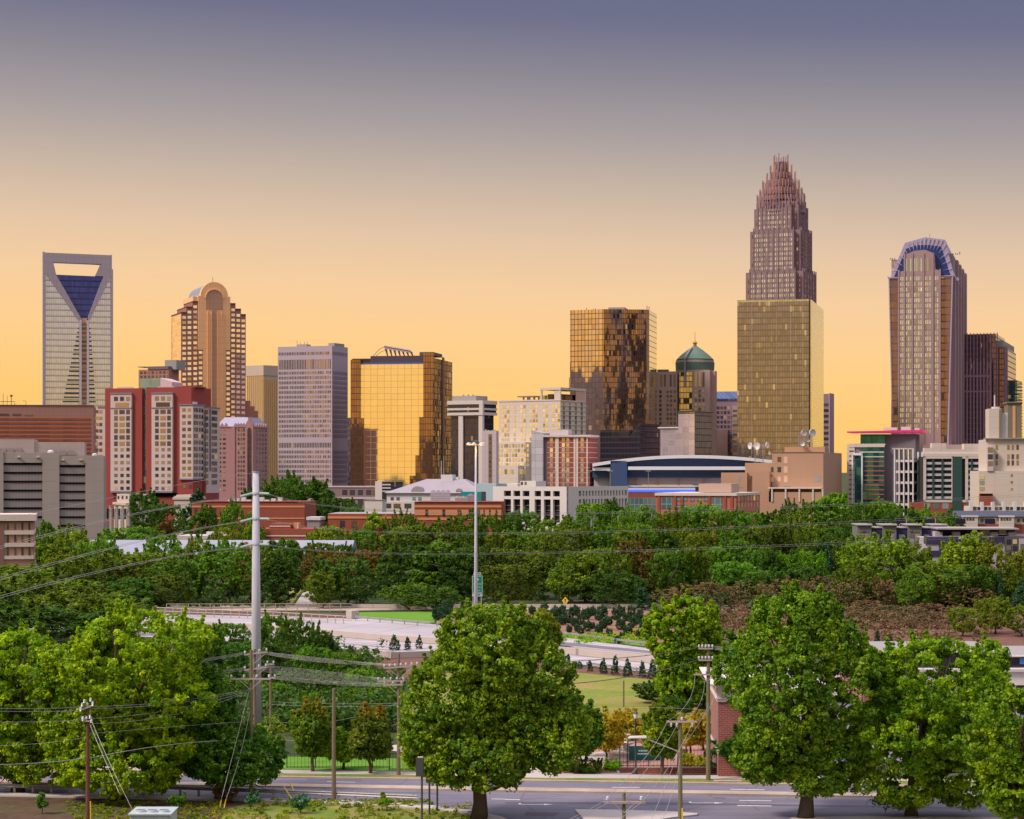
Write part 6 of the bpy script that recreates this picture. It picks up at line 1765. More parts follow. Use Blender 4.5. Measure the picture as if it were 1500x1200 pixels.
LANDS = [(-50, 160, 'grey slit block'), (160, 270, 'long pale roof'), (270, 345, 'left brick building'), (345, 440, 'white steel pole'), (440, 560, 'side street'), (560, 700, 'banded building'),
         (700, 830, 'white garage front'), (830, 930, 'white garage side'), (930, 1060, 'arena'), (1060, 1225, 'tan dish building'), (1225, 1330, 'teal office'), (1330, 1600, 'purple terraces')]
treelist = []
def note_tree(o, x, yt, desc, cat='tree'):
    o['category'] = cat
    treelist.append((o, x, yt, desc, cat))
def label_trees():
    keys = {}
    for o, x, yt, desc, cat in treelist:
        land = next((l[2] for l in LANDS if l[0] <= x < l[1]), 'terraces')
        row = 'far' if yt < 765 else ('middle' if yt < 800 else 'near')
        keys.setdefault((desc, row, land, cat), []).append((x, yt, o))
    ordn = ['first', 'second', 'third', 'fourth', 'fifth', 'sixth', 'seventh', 'eighth', 'ninth', 'tenth']
    for (desc, row, land, cat), lst in keys.items():
        lst.sort(key=lambda q: q[0])
        for i, (x, yt, o) in enumerate(lst):
            s = '%s in the %s row below the %s' % (desc, row, land)
            if len(lst) > 1: s += ', %s from left' % ordn[min(i, 9)]
            o['label'] = s
# ---- prototypes for the middle distance
protos = {}
def proto(key, kind, mat, seed, nl=9, ncl=260, cr=0.062, per=34, leaf=0.036, lobe=0.42, up=0.35, trunk_z=0.16, w=1.0, amp=1.0):
    rng = np.random.default_rng(seed)
    cs, rs, lobes = crown_points(rng, w, trunk_z, 1.0 - cr * 0.6, kind, nl, ncl, cr, lobe, amp=amp)
    me = leaves_mesh('crown', cs, rs, per, leaf, mat, rng, up=up)
    tm = trunk_mesh(rng, 0.9, 0.022, lobes, trunk_z, 6, bark, 6)
    protos[key] = (me, tm)
for i in range(5): proto('round%d' % i, 'round', MIDL, 100 + i)
for i in range(4): proto('oval%d' % i, 'oval', MIDL, 200 + i, w=0.8)
for i in range(3): proto('spread%d' % i, 'spread', MIDL, 300 + i, nl=11)
for i in range(2): proto('autumn%d' % i, 'round', leaf_mat('leaf_autumn_%s' % 'ab'[i], [(0.045, 0.065, 0.015), (0.10, 0.09, 0.02), (0.20, 0.10, 0.03)], 0.3), 350 + i)
for i in range(2): proto('cone%d' % i, 'cone', FIR, 400 + i, nl=12, ncl=170, cr=0.05, per=26, leaf=0.035, lobe=0.3, up=0.0, trunk_z=0.04, w=0.55)
for i in range(3): proto('shrub%d' % i, 'round', FIR, 500 + i, nl=8, ncl=170, cr=0.10, per=34, leaf=0.06, trunk_z=0.05, amp=0.3)
for i in range(4): proto('twig%d' % i, 'vase', TWIG, 600 + i, nl=12, ncl=210, cr=0.06, per=30, leaf=0.03, up=1.6, trunk_z=0.08, w=1.0, amp=1.5)
def mid_tree(x, yt, wpx, D, key, tint=(1, 1, 1), desc='green tree', group='trees between the highway and the city', cat='tree', name='tree', zb=0.0, hmin=0):
    p = P(x, YH, D)
    h = CAMH - (yt - YH) * D / FP
    w = wpx * D / FP
    me, tm = protos[key]
    root = thing(name, None, None, (p.x, p.y, zb), random.uniform(0, 6.28), group)
    base = {'oval': 0.8, 'cone': 0.55}.get(key[:-1], 1.0)
    # the crown starts higher on narrow trees; scale in height and width separately
    sx = w / base * 1.04
    c = inst('crown', me, root, (0, 0, 0), (0, 0, 0), (sx, sx, h))
    c.color = (*tint, 1)
    inst('trunk', tm, root, (0, 0, 0), (0, 0, 0), (sx, sx, h))
    note_tree(root, x, yt, desc, cat)
    return root
T_DK, T_G, T_YG, T_OL, T_LT, T_BL = (0.55, 0.75, 0.8), (0.85, 1.05, 0.8), (1.5, 1.3, 0.7), (1.08, 1.0, 0.75), (1.1, 1.35, 0.8), (0.5, 0.8, 1.0)
NM = {T_DK: 'dark green', T_G: 'mid green', T_YG: 'yellow green', T_OL: 'olive', T_LT: 'light green', T_BL: 'bluish dark'}
R_, O_, S_, A_ = 'round', 'oval', 'spread', 'autumn'
rowsT = [
 # far row
 (68, 764, 32, 600, O_, T_G), (208, 722, 58, 780, S_, T_DK), (240, 737, 48, 760, R_, T_DK), (272, 760, 40, 700, R_, T_DK), (405, 704, 52, 880, R_, T_G), (430, 697, 60, 900, R_, T_DK), (462, 702, 66, 900, O_, T_DK), (495, 728, 52, 820, R_, T_DK),
 (380, 712, 40, 890, R_, T_DK), (515, 742, 44, 780, R_, T_DK), (300, 742, 44, 620, O_, T_G), (345, 738, 46, 600, R_, T_G), (330, 772, 36, 560, R_, T_YG), (372, 768, 40, 560, R_, T_YG), (240, 766, 30, 620, R_, None),
 (548, 750, 38, 600, O_, T_YG), (590, 752, 46, 580, R_, T_OL), (690, 752, 52, 570, R_, T_G), (720, 757, 48, 560, R_, T_G), (765, 748, 56, 640, R_, T_G), (745, 757, 40, 600, R_, T_DK), (800, 762, 52, 600, O_, T_OL), (835, 757, 46, 620, O_, T_G),
 (868, 736, 50, 660, R_, T_LT), (898, 734, 52, 665, O_, T_G), (925, 744, 44, 650, R_, T_LT), (955, 745, 42, 650, O_, T_G), (985, 750, 44, 640, R_, T_YG), (1005, 744, 52, 640, R_, T_LT), (1030, 738, 56, 640, R_, T_LT), (1065, 746, 56, 630, R_, T_LT), (1098, 750, 50, 620, R_, T_G), (1130, 751, 46, 620, O_, T_DK),
 (1160, 737, 40, 660, R_, T_DK), (1185, 736, 44, 650, O_, T_G), (1222, 721, 66, 660, O_, T_LT), (1262, 735, 52, 640, R_, T_G), (1292, 733, 54, 640, R_, T_LT), (1320, 744, 46, 620, R_, T_DK), (1352, 746, 54, 620, R_, T_LT), (1388, 752, 48, 600, R_, T_G), (1150, 755, 50, 600, R_, T_OL),
 # middle row
 (97, 774, 66, 500, R_, T_YG), (76, 786, 44, 500, R_, T_G), (198, 771, 82, 520, R_, T_G), (240, 785, 60, 490, R_, T_LT), (10, 828, 60, 455, O_, T_OL), (140, 792, 60, 480, R_, T_LT), (300, 790, 56, 520, S_, T_OL), (425, 790, 46, 480, O_, T_G), (150, 788, 40, 470, R_, T_G), (288, 789, 44, 475, R_, T_OL), (330, 792, 40, 475, R_, T_LT), (385, 796, 44, 475, R_, T_G), (470, 794, 44, 470, R_, T_OL), (498, 797, 40, 470, R_, T_DK), (400, 792, 40, 480, O_, T_DK), (450, 800, 40, 500, R_, T_DK),
 (485, 770, 56, 540, R_, T_YG), (505, 782, 56, 520, R_, T_OL), (470, 778, 44, 540, R_, T_YG), (530, 776, 50, 530, R_, T_G), (610, 768, 70, 520, R_, T_OL), (650, 764, 78, 520, R_, T_OL), (585, 778, 60, 510, R_, T_OL), (690, 776, 60, 510, R_, T_G), (725, 780, 50, 510, O_, T_OL), (755, 778, 50, 520, R_, T_G),
 (785, 780, 56, 520, R_, T_OL), (815, 784, 52, 510, R_, T_OL), (850, 772, 60, 520, R_, T_OL), (885, 770, 60, 520, R_, T_G), (915, 774, 46, 510, R_, T_OL), (938, 766, 44, 520, R_, T_LT), (970, 776, 52, 510, O_, T_G), (1000, 772, 50, 520, R_, T_YG), (1028, 780, 44, 510, R_, T_YG), (1058, 776, 56, 520, R_, T_G),
 (1095, 775, 50, 520, O_, T_OL), (1125, 768, 60, 530, R_, T_OL), (1160, 765, 60, 530, R_, T_OL), (1192, 770, 50, 520, R_, T_OL), (1222, 772, 50, 520, R_, T_DK), (1235, 788, 50, 470, R_, T_G), (1205, 787, 34, 470, O_, T_DK), (1290, 787, 92, 425, R_, T_YG), (1262, 792, 60, 440, R_, T_YG), (1335, 797, 60, 425, R_, T_OL), (1415, 785, 90, 415, O_, T_YG), (1455, 796, 66, 412, R_, None),
 # near rows
 (45, 830, 80, 440, R_, T_OL), (98, 812, 70, 450, R_, T_YG), (150, 812, 84, 440, R_, T_OL), (215, 808, 80, 445, R_, T_OL), (265, 822, 70, 430, R_, T_G), (330, 803, 92, 430, S_, T_G), (385, 806, 62, 425, R_, T_OL), (408, 812, 50, 420, O_, T_DK), (300, 836, 60, 415, R_, T_LT), (245, 842, 80, 412, R_, T_OL), (190, 846, 80, 405, S_, T_DK), (355, 850, 56, 412, R_, T_G), (420, 802, 44, 450, O_, T_DK),
 (30, 842, 96, 400, R_, T_OL), (95, 848, 96, 395, R_, T_YG), (160, 856, 80, 392, R_, T_OL), (60, 870, 110, 370, R_, T_OL), (5, 878, 90, 360, S_, T_DK), (130, 876, 100, 362, R_, T_OL), (165, 892, 60, 352, R_, T_DK),
 (465, 812, 56, 440, A_, T_OL), (490, 806, 60, 445, A_, T_YG), (535, 804, 50, 455, A_, T_YG), (510, 816, 88, 420, R_, T_DK), (472, 838, 48, 412, R_, T_OL), (548, 836, 54, 412, R_, T_G), (500, 852, 70, 408, R_, T_DK), (560, 806, 44, 460, A_, T_OL),
 (600, 798, 80, 450, R_, T_DK), (645, 794, 84, 445, O_, T_G), (690, 800, 64, 440, R_, T_DK), (620, 832, 80, 415, R_, T_DK), (668, 832, 80, 415, R_, T_G), (600, 856, 56, 408, R_, T_G), (730, 802, 66, 445, R_, T_OL), (770, 806, 66, 445, R_, T_OL), (745, 826, 80, 418, R_, T_OL), (795, 812, 50, 440, O_, T_OL), (710, 846, 60, 408, R_, T_DK), (640, 858, 60, 404, R_, T_DK),
 (798, 835, 44, 408, O_, T_BL), (780, 860, 40, 404, R_, T_G), (832, 812, 44, 430, O_, T_OL), (858, 806, 56, 430, O_, T_OL), (888, 802, 56, 430, R_, T_OL), (922, 790, 60, 440, A_, T_OL), (950, 804, 50, 435, A_, T_OL), (850, 836, 60, 412, R_, T_DK), (900, 838, 70, 412, R_, T_DK), (945, 836, 60, 412, R_, T_DK), (985, 806, 56, 430, R_, T_G), (1015, 802, 50, 432, R_, T_YG), (1000, 828, 60, 415, R_, T_G),
 (1050, 800, 50, 440, O_, T_G), (1082, 790, 56, 445, R_, T_G), (1115, 806, 56, 435, R_, T_G), (1075, 822, 60, 415, R_, T_G), (1128, 806, 36, 425, O_, T_DK), (1150, 812, 50, 430, R_, T_LT), (1180, 806, 50, 432, R_, T_LT), (1175, 830, 60, 415, R_, T_DK), (1215, 824, 50, 415, R_, T_LT), (1200, 845, 50, 408, R_, T_G), (1255, 828, 56, 410, R_, T_OL), (1295, 826, 60, 410, R_, T_G), (1325, 838, 50, 405, R_, T_DK), (1360, 822, 60, 405, R_, T_LT), (1390, 832, 70, 402, R_, T_OL), (1430, 830, 70, 402, R_, T_G), (1345, 848, 50, 400, R_, T_LT),
 (1478, 842, 60, 395, R_, T_YG), (1500, 822, 60, 420, R_, T_YG), (1120, 835, 60, 412, R_, T_DK),
 (25, 850, 120, 335, R_, T_OL), (100, 866, 110, 330, R_, T_OL), (165, 868, 90, 335, R_, T_OL), (-30, 880, 100, 320, R_, T_DK), (60, 890, 110, 315, R_, T_DK), (150, 895, 90, 318, O_, T_DK),
 (295, 914, 50, 285, R_, T_YG), (335, 912, 56, 280, R_, T_G), (395, 902, 56, 275, R_, T_G), (435, 906, 50, 272, R_, T_G), (465, 922, 44, 270, R_, T_DK), (300, 945, 60, 262, R_, T_DK), (355, 940, 60, 258, R_, T_DK), (410, 942, 60, 255, R_, T_DK), (455, 948, 56, 252, R_, T_LT), (500, 955, 50, 252, R_, T_LT), (430, 985, 60, 235, R_, T_DK), (480, 985, 56, 235, R_, T_G), (530, 980, 50, 238, R_, T_LT), (400, 1000, 50, 225, R_, T_LT), (450, 1012, 56, 220, R_, T_G), (520, 1010, 50, 222, R_, T_G), (562, 1000, 44, 225, R_, T_LT), (330, 990, 60, 230, R_, T_G), (560, 1030, 44, 215, R_, T_DK), (420, 1040, 50, 212, R_, T_G), (490, 1045, 46, 210, R_, T_DK),
 (1040, 920, 70, 300, R_, T_DK), (1075, 940, 70, 290, R_, T_G), (1050, 975, 60, 262, O_, T_DK), (960, 1000, 60, 235, R_, T_DK), (1030, 1000, 70, 232, R_, T_G), (985, 1020, 50, 222, R_, T_DK),
 (1410, 890, 42, 330, R_, T_YG), (1458, 876, 56, 335, R_, T_YG), (1496, 888, 50, 330, R_, T_YG)]
random.seed(11)
rowsT = [r for i, r in enumerate(rowsT) if not (824 <= r[1] <= 862 and 200 < r[0] < 1345 and r[3] > 395 and i % 3)]
for i, (x, yt, w, D, kd, tint) in enumerate(rowsT):
    if 395 < D < 470: D *= 0.965; w *= 1.08
    purple = tint is None
    if tint is None: tint, nm = ((0.9, 0.25, 0.45), 'reddish purple round tree') if x < 300 else ((1.5, 0.95, 0.8), 'pink tinged autumn tree')
    else: nm = {'round': '%s round tree', 'oval': '%s upright tree', 'spread': '%s spreading tree', 'autumn': '%s autumn tree'}[kd] % NM[tint]
    nv = {'round': 5, 'oval': 4, 'spread': 3, 'autumn': 2}[kd]
    lum = random.uniform(0.78, 1.32); tt = tuple(v * lum * random.uniform(0.92, 1.08) for v in tint)
    mid_tree(x, yt, w * 1.08, D, '%s%d' % (kd, random.randrange(nv)), tt, nm)
for x, yt, w, D in ((252, 783, 22, 520), (290, 781, 24, 515), (289, 722, 56, 745), (941, 861, 30, 392), (1464, 843, 24, 385), (1495, 850, 24, 380), (1212, 800, 22, 440)):
    mid_tree(x, yt, w, D, 'cone%d' % random.randrange(2), (1.1, 1.1, 1.1), 'dark pointed conifer', 'conifers among the trees')
# brown bushes on the slope
random.seed(5)
for x, yt, w, D in ((985, 862, 44, 392), (1012, 855, 50, 395), (1040, 852, 46, 396), (1068, 858, 50, 390), (1095, 850, 50, 394), (1122, 856, 46, 388), (1150, 848, 52, 394), (1178, 850, 46, 392), (1205, 844, 54, 396), (1235, 852, 50, 390), (1262, 846, 48, 394), (1290, 848, 56, 392), (1320, 850, 52, 392), (1352, 852, 52, 390), (1384, 855, 56, 388), (1412, 858, 52, 386), (1440, 862, 44, 384),
                    (1000, 890, 46, 368), (1035, 884, 50, 366), (1062, 890, 46, 362), (1270, 880, 56, 366), (1300, 886, 56, 362), (1330, 888, 52, 360), (1362, 884, 56, 362), (1395, 888, 48, 358), (1240, 888, 50, 360), (1210, 884, 50, 362), (1100, 892, 46, 356), (1060, 905, 40, 350), (1345, 905, 50, 348), (1300, 908, 50, 346), (1380, 908, 46, 346), (1255, 908, 46, 346)):
    mid_tree(x, yt, w * 1.05, D, 'twig%d' % random.randrange(4), tuple(v * random.uniform(.85, 1.15) for v in (1, 1, 1)), 'brown twiggy shrub', 'brown shrubs on the slope', 'shrub', 'shrub')
def undergrowth(name, poly_rows, zh, mat, n, size, seed, cr=1.1, tint=(1, 1, 1)):
    rng = np.random.default_rng(seed)
    cs, rs = [], []
    for k in range(n):
        (x0, x1, y0, y1) = poly_rows[rng.integers(len(poly_rows))]
        p = G(rng.uniform(x0, x1), rng.uniform(y0, y1))
        cs.append((p.x, p.y, rng.random() ** 1.5 * zh)); rs.append(cr * (0.5 + rng.random()))
    o = inst(name, leaves_mesh(name, cs, rs, 26, size, mat, rng, up=0.8))
    o.color = (*tint, 1)
    return o
tag(undergrowth('undergrowth', [(-60, 420, 868, 893), (465, 1000, 866, 885), (1000, 1560, 868, 900), (560, 1500, 850, 870)], 3.0, GROUNDC, 1500, 0.55, 31), 'tangled dark green undergrowth along the far side of the ramp', 'undergrowth', None, 'stuff')
tag(undergrowth('thicket', [(270, 560, 965, 1075), (300, 500, 955, 1000), (400, 590, 1000, 1075)], 2.2, GROUNDC, 1500, 0.35, 32, 0.8, (1.2, 1.5, 1.0)), 'dense green thicket between the highway and the park on the left', 'undergrowth', None, 'stuff')
tag(undergrowth('ivy_bank', [(1000, 1450, 900, 945)], 1.0, TWIG, 450, 0.35, 33, 0.8, (0.8, 0.8, 0.8)), 'dry brown brush covering the slope on the right', 'undergrowth', None, 'stuff')
tag(undergrowth('grass_tufts', [(330, 700, 1180, 1204), (380, 640, 1174, 1182), (100, 330, 1176, 1202)], 0.06, LIME, 520, 0.13, 35, 0.28, (0.9, 0.8, 1)), 'tufts of grass on the verge in front of the guard rail', 'grass', None, 'stuff')
tag(undergrowth('grass_fringe', [(820, 955, 931, 944)], 0.4, LIME, 160, 0.2, 34, 0.5, (1, 1.2, 1)), 'bright ground cover strip under the round shrubs', 'ground cover', None, 'stuff')
# round clipped shrubs on the mulch slope
sh = [(780, 892, 9), (794, 893, 10), (798, 890, 11), (808, 899, 11), (815, 894, 12), (824, 892, 10), (818, 907, 10), (825, 906, 10), (833, 900, 15), (841, 909, 9), (844, 892, 11), (850, 905, 12), (859, 897, 12), (867, 893, 10), (877, 899, 11), (883, 893, 12), (891, 907, 10), (902, 898, 12), (909, 893, 11), (917, 901, 10), (925, 893, 10),
      (861, 915, 11), (867, 914, 8), (851, 922, 8), (877, 920, 10), (884, 911, 11), (892, 925, 9), (909, 912, 12), (919, 921, 12), (926, 909, 12), (933, 904, 12), (911, 929, 7), (938, 897, 9), (944, 916, 13), (937, 926, 11), (952, 911, 14), (955, 921, 9), (961, 901, 14), (968, 898, 12), (846, 918, 8), (834, 919, 8), (905, 935, 8), (790, 899, 9), (641, 896, 14), (652, 896, 16), (656, 890, 12), (760, 892, 11)]
random.seed(3)
sp = []
for i, (x, y, r) in enumerate(sh):
    yb = y + r * 0.75
    p = G(x, yb + 2)
    D = p.y; w = r * 1.3 * D / FP; h = r * 1.4 * D / FP
    me, tm = protos['shrub%d' % (i % 3)]
    root = thing('shrub', 'round clipped dark green shrub on the reddish mulch slope', 'shrub', tuple(p), random.uniform(0, 6), 'round shrubs planted on the mulch slope')
    c = inst('foliage', me, root, (0, 0, 0), (0, 0, 0), (w, w, h)); c.color = (1.1, 1.0, 0.95, 1)
cf = [(578, 952, 22, 16), (597, 952, 18, 14), (614, 950, 20, 10), (832, 973, 14, 12), (849, 979, 12, 9), (864, 983, 15, 11), (884, 986, 22, 13), (901, 988, 26, 15), (919, 990, 25, 16), (941, 992, 22, 15), (956, 994, 28, 16), (1285, 947, 22, 14), (1304, 949, 20, 10)]
for i, (x, yb, h, w) in enumerate(cf):
    p = G(x, yb + 1); D = p.y
    me, tm = protos['cone%d' % (i % 2)]
    root = thing('conifer', None, 'conifer', tuple(p), i * 1.3, 'small conifers along the highway')
    s = w * D / FP / 0.55
    c = inst('foliage', me, root, (0, 0, 0), (0, 0, 0), (s, s, h * D / FP * 1.05)); c.color = (1.0, 0.95, 1.0, 1)
    root['label'] = ['small pointed conifer left of three above the mulch by the central tree', 'bushy small conifer, middle of three above the mulch by the central tree', 'slim small conifer, right of three above the mulch by the central tree'][i] if i < 3 else (
        '%s small conifer from the left in the row beside the lawn' % ['first', 'second', 'third', 'fourth', 'fifth', 'sixth', 'seventh', 'eighth'][i - 3] if i < 11 else ['small conifer on red mulch just right of the big tree top', 'small conifer half hidden behind the right lime tree'][i - 11])
label_trees()

# ---- the large foreground trees, each its own
def big_tree(x, yb, D, parts, label, mat, seed, tr=0.38, tint=(1, 1, 1), per=62, leaf=0.20, cr=0.42, trunk_mat=None, name='tree', group=None, dens=1.0, tz=None):
    """parts: list of (px centre, y top, y bottom, width px, kind, lobes, clumps)"""
    p = P(x, yb, D); zb = 0.0
    rng = np.random.default_rng(seed)
    root = thing(name, label, 'tree', (p.x, p.y, zb), 0, group)
    CS, RS, LB = [], [], []
    for (cx, yt, ybm, w, kind, nl, ncl) in parts:
        z1 = CAMH - (yt - YH) * D / FP; z0 = CAMH - (ybm - YH) * D / FP
        cs, rs, lobes = crown_points(rng, w * D / FP - cr, max(0.6, z0) + cr * 0.5, z1 - cr * 0.6, kind, nl, int(ncl * dens * 2.0), cr)
        ox = (cx - x) * D / FP
        CS += [(a + ox, b_, c) for a, b_, c in cs]; RS += rs; LB += [(a + ox, b_, c, d) for a, b_, c, d in lobes]
    o = inst('crown', leaves_mesh('crown', CS, RS, per, leaf, mat, rng, up=0.45, shell=0.6, jitter=0.6), root); o.color = (*tint, 1)
    h = max(l[2] for l in LB)
    zlow = min(c[2] for c in CS)
    order = sorted(LB, key=lambda l: -l[3])[:16]
    inst('trunk', trunk_mesh(rng, h, tr, order, tz or max(1.2, zlow * 0.9), 16, trunk_mat or bark, 10), root)
    return root
big_tree(702, 1197, 157, [(718, 884, 1100, 170, 'round', 16, 420), (672, 935, 1130, 150, 'round', 12, 300), (768, 935, 1120, 150, 'round', 9, 270), (812, 1005, 1135, 105, 'round', 7, 150), (628, 1040, 1138, 95, 'round', 6, 130), (705, 1050, 1156, 190, 'spread', 8, 230)],
         'large spreading green oak in the middle foreground with a bare lower trunk', GREEN, 1, 0.50, (1.4, 1.28, 1), dens=1.0, tz=2.0)
big_tree(1180, 1198, 157, [(1172, 864, 1145, 186, 'round', 18, 850), (1205, 1060, 1168, 140, 'round', 7, 150), (1120, 1070, 1150, 90, 'round', 5, 90)],
         'tall dense egg shaped green tree right of the brick building', GREEN, 2, 0.5, (1.25, 1.28, 1), tz=2.2)
big_tree(1335, 1215, 158, [(1375, 934, 1130, 215, 'round', 14, 330), (1325, 1010, 1192, 170, 'round', 12, 330), (1405, 1000, 1190, 150, 'round', 9, 230), (1450, 938, 1040, 70, 'round', 5, 60), (1310, 950, 1040, 80, 'round', 5, 70)],
         'broad loosely leaved tree with lime tips on the right, partly open at its top', LIME, 3, 0.42, (0.8, 1.0, 1), dens=0.95)
big_tree(1500, 1225, 150, [(1515, 1005, 1200, 150, 'round', 10, 330), (1475, 1090, 1200, 80, 'round', 6, 120)], 'green tree cut off by the right edge of the picture', LIME, 4, 0.4, (0.78, 0.95, 1))
big_tree(172, 1178, 166, [(190, 892, 1080, 230, 'round', 17, 620), (235, 960, 1140, 130, 'round', 9, 220), (120, 930, 1130, 150, 'round', 10, 300), (185, 1050, 1165, 220, 'spread', 12, 320)],
         'huge bright green maple filling the left foreground', LIME, 5, 0.5, (1.1, 1.2, 1), tz=2.0)
big_tree(26, 1166, 170, [(30, 922, 1120, 150, 'round', 12, 380), (-20, 960, 1150, 140, 'round', 9, 200), (60, 1050, 1160, 120, 'spread', 8, 180)], 'bright green maple cut off by the left edge, left of the huge maple', LIME, 6, 0.45, (1.05, 1.18, 1))
big_tree(323, 1176, 166, [(308, 985, 1110, 90, 'oval', 9, 150), (350, 1062, 1150, 140, 'spread', 9, 200), (290, 1060, 1140, 80, 'round', 6, 110)], 'darker green tree right of the huge maple, its trunk wrapped in dead brown ivy', GREEN, 7, 0.4, (0.62, 0.85, 1.1))
big_tree(1003, 1045, 229, [(1008, 874, 1000, 100, 'round', 10, 220), (1010, 960, 1040, 100, 'spread', 8, 140)], 'rounded yellow green tree standing beyond the lawn, left of the brick building', LIME, 8, 0.3, (0.88, 1.05, 1), per=70, leaf=0.32)
big_tree(795, 960, 300, [(800, 896, 950, 48, 'oval', 6, 90)], 'pale olive tree just behind the right shoulder of the central oak', LIME, 20, 0.2, (0.8, 0.72, 1), per=60, leaf=0.36)
big_tree(845, 1140, 180, [(833, 1020, 1108, 66, 'oval', 7, 120), (855, 1040, 1108, 50, 'round', 5, 80)], 'small dark green street tree beside the sidewalk right of the central oak', GREEN, 9, 0.13, (0.7, 0.85, 1), per=80, leaf=0.22, cr=0.5, trunk_mat=barkl)
big_tree(971, 1141, 179, [(968, 1036, 1110, 56, 'oval', 8, 140)], 'small street tree with yellow green tips in front of the green banner fence', LIME, 10, 0.13, (0.8, 0.85, 1), per=80, leaf=0.22, cr=0.48, trunk_mat=barkl)
big_tree(1101, 1144, 178, [(1093, 1060, 1116, 66, 'oval', 7, 120)], 'small dark street tree in front of the brick building wall', GREEN, 11, 0.13, (0.6, 0.8, 1), per=80, leaf=0.22, cr=0.45, trunk_mat=barkl)
big_tree(458.5, 1130, 181, [(458, 1033, 1108, 58, 'oval', 8, 150)], 'young maple with orange yellow tips left of the bare wooden pole', MAPLE, 12, 0.13, (1.1, 1.15, 1), per=80, leaf=0.22, cr=0.45, trunk_mat=barkl)
big_tree(543, 1135, 180, [(543, 1041, 1112, 64, 'oval', 8, 150)], 'young maple with red orange tips right of the bare wooden pole', MAPLE, 13, 0.13, (1.15, 0.95, 1), per=80, leaf=0.22, cr=0.45, trunk_mat=barkl)
big_tree(503, 1127, 183, [(505, 1077, 1116, 50, 'round', 6, 90)], 'small bright green tree between the two young maples', LIME, 14, 0.1, (1.15, 1.3, 1), per=70, leaf=0.2, cr=0.4, trunk_mat=barkl)
for i, (x, yb, yt, w, lb) in enumerate(((888, 1118, 1048, 58, 'yellow autumn tree by the fountain, left of the lamp'), (862, 1108, 1052, 40, 'thin yellow tree left of the fountain in front of the lawn'), (920, 1106, 1048, 46, 'yellow and orange tree behind the fountain basin'), (1012, 1112, 1050, 42, 'yellow tree between the two right hand poles'), (1050, 1112, 1040, 46, 'orange yellow tree against the brick building'), (1030, 1100, 1066, 40, 'low yellow tree behind the fence left of the brick building'))):
    big_tree(x, yb, DG(yb), [(x, yt, yb - 18, w, 'round', 7, 85)], lb, YELL, 40 + i, 0.09, (1, 1, 1), per=42, leaf=0.2, cr=0.42)
# ================================================================ poles, wires, street furniture
wood_g = wall_mat('pole_wood_green', (0.17, 0.16, 0.085), 0.25, scale=2.0)
wood_r = wall_mat('pole_wood_red', (0.15, 0.065, 0.05), 0.25, scale=2.0)
wood_n = wall_mat('pole_wood_brown', (0.20, 0.15, 0.10), 0.25, scale=2.0)
armw = wall_mat('crossarm_wood', (0.42, 0.33, 0.30), 0.2, scale=2.0)
insm = plain('insulator_glaze', (0.60, 0.60, 0.66), 0.25, var=0.05)
wirem = plain('wire_pale', (0.42, 0.40, 0.42), 0.5, 0.3)
wired = plain('wire_dark', (0.06, 0.06, 0.065), 0.6)
steelp = wall_mat('galvanised_pole', (0.48, 0.48, 0.54), 0.10, scale=0.6)
yelm = plain('guard_yellow', (0.75, 0.50, 0.02), 0.5)
def util_pole(x, yt, D, label, arms=(), wood=None, r=0.15, extra=None, group='wooden utility poles', arm_rz=0.0):
    p = P(x, yt, D); h = p.z
    root = thing('utility_pole', label, 'utility pole', (p.x, p.y, 0), 0, group)
    MB().tube([(0, 0, 0), (0, 0, h * .5), (0, 0, h)], [r * 1.15, r, r * 0.82], 10).build('pole', wood or wood_g, root)
    s = D / FP
    for (y, x0, x1, nins, brace) in arms:
        z = CAMH - (y - YH) * s
        a, c = (x0 - x) * s, (x1 - x) * s
        if isinstance(nins, tuple): nins, slope = nins
        else: slope = 0.0
        mb = MB().add([(a, -.22, z - .06 - slope), (c, -.22, z - .06 + slope), (c, -.10, z - .06 + slope), (a, -.10, z - .06 - slope), (a, -.22, z + .06 - slope), (c, -.22, z + .06 + slope), (c, -.10, z + .06 + slope), (a, -.10, z + .06 - slope)],
                      [(0, 3, 2, 1), (4, 5, 6, 7), (0, 1, 5, 4), (1, 2, 6, 5), (2, 3, 7, 6), (3, 0, 4, 7)])
        ao = mb.build('crossarm', armw, root)
        for k in range(nins):
            u = a + (c - a) * (k + 0.12) / (nins - 0.76) if nins > 1 else (a + c) / 2
            zz = z + .06 + slope * (2 * (u - a) / (c - a) - 1)
            MB().lathe([(0.03, zz), (0.03, zz + .08), (0.09, zz + .09), (0.09, zz + .14), (0.05, zz + .15), (0.08, zz + .17), (0.07, zz + .24), (0.02, zz + .27)], 10, (u, -.16)).build('insulator', insm, ao)
        if brace:
            for e in (a * brace, c * brace):
                MB().tube([(e, -.2, z - .06), (0, -.17, z - .06 - abs(e) * 0.9)], .03, 5).build('brace', armw, root)
    return root, h
def wire(pts, label, group, r=0.018, m=None, n=22):
    "a wire through three photo points given as (x, y, D); hangs as a parabola"
    a, b_, c = (P(*q) for q in pts)
    t = 0.5
    ctl = (b_ - a * (1 - t) ** 2 - c * t ** 2) / (2 * t * (1 - t))
    q = [a * (1 - s) ** 2 + ctl * 2 * s * (1 - s) + c * s ** 2 for s in [i / n for i in range(n + 1)]]
    o0 = q[0]
    o = MB().tube([v - o0 for v in q], r, 4).build('overhead_wire', m or wirem, None, True, tuple(o0))
    return tag(o, label, 'wire', group)

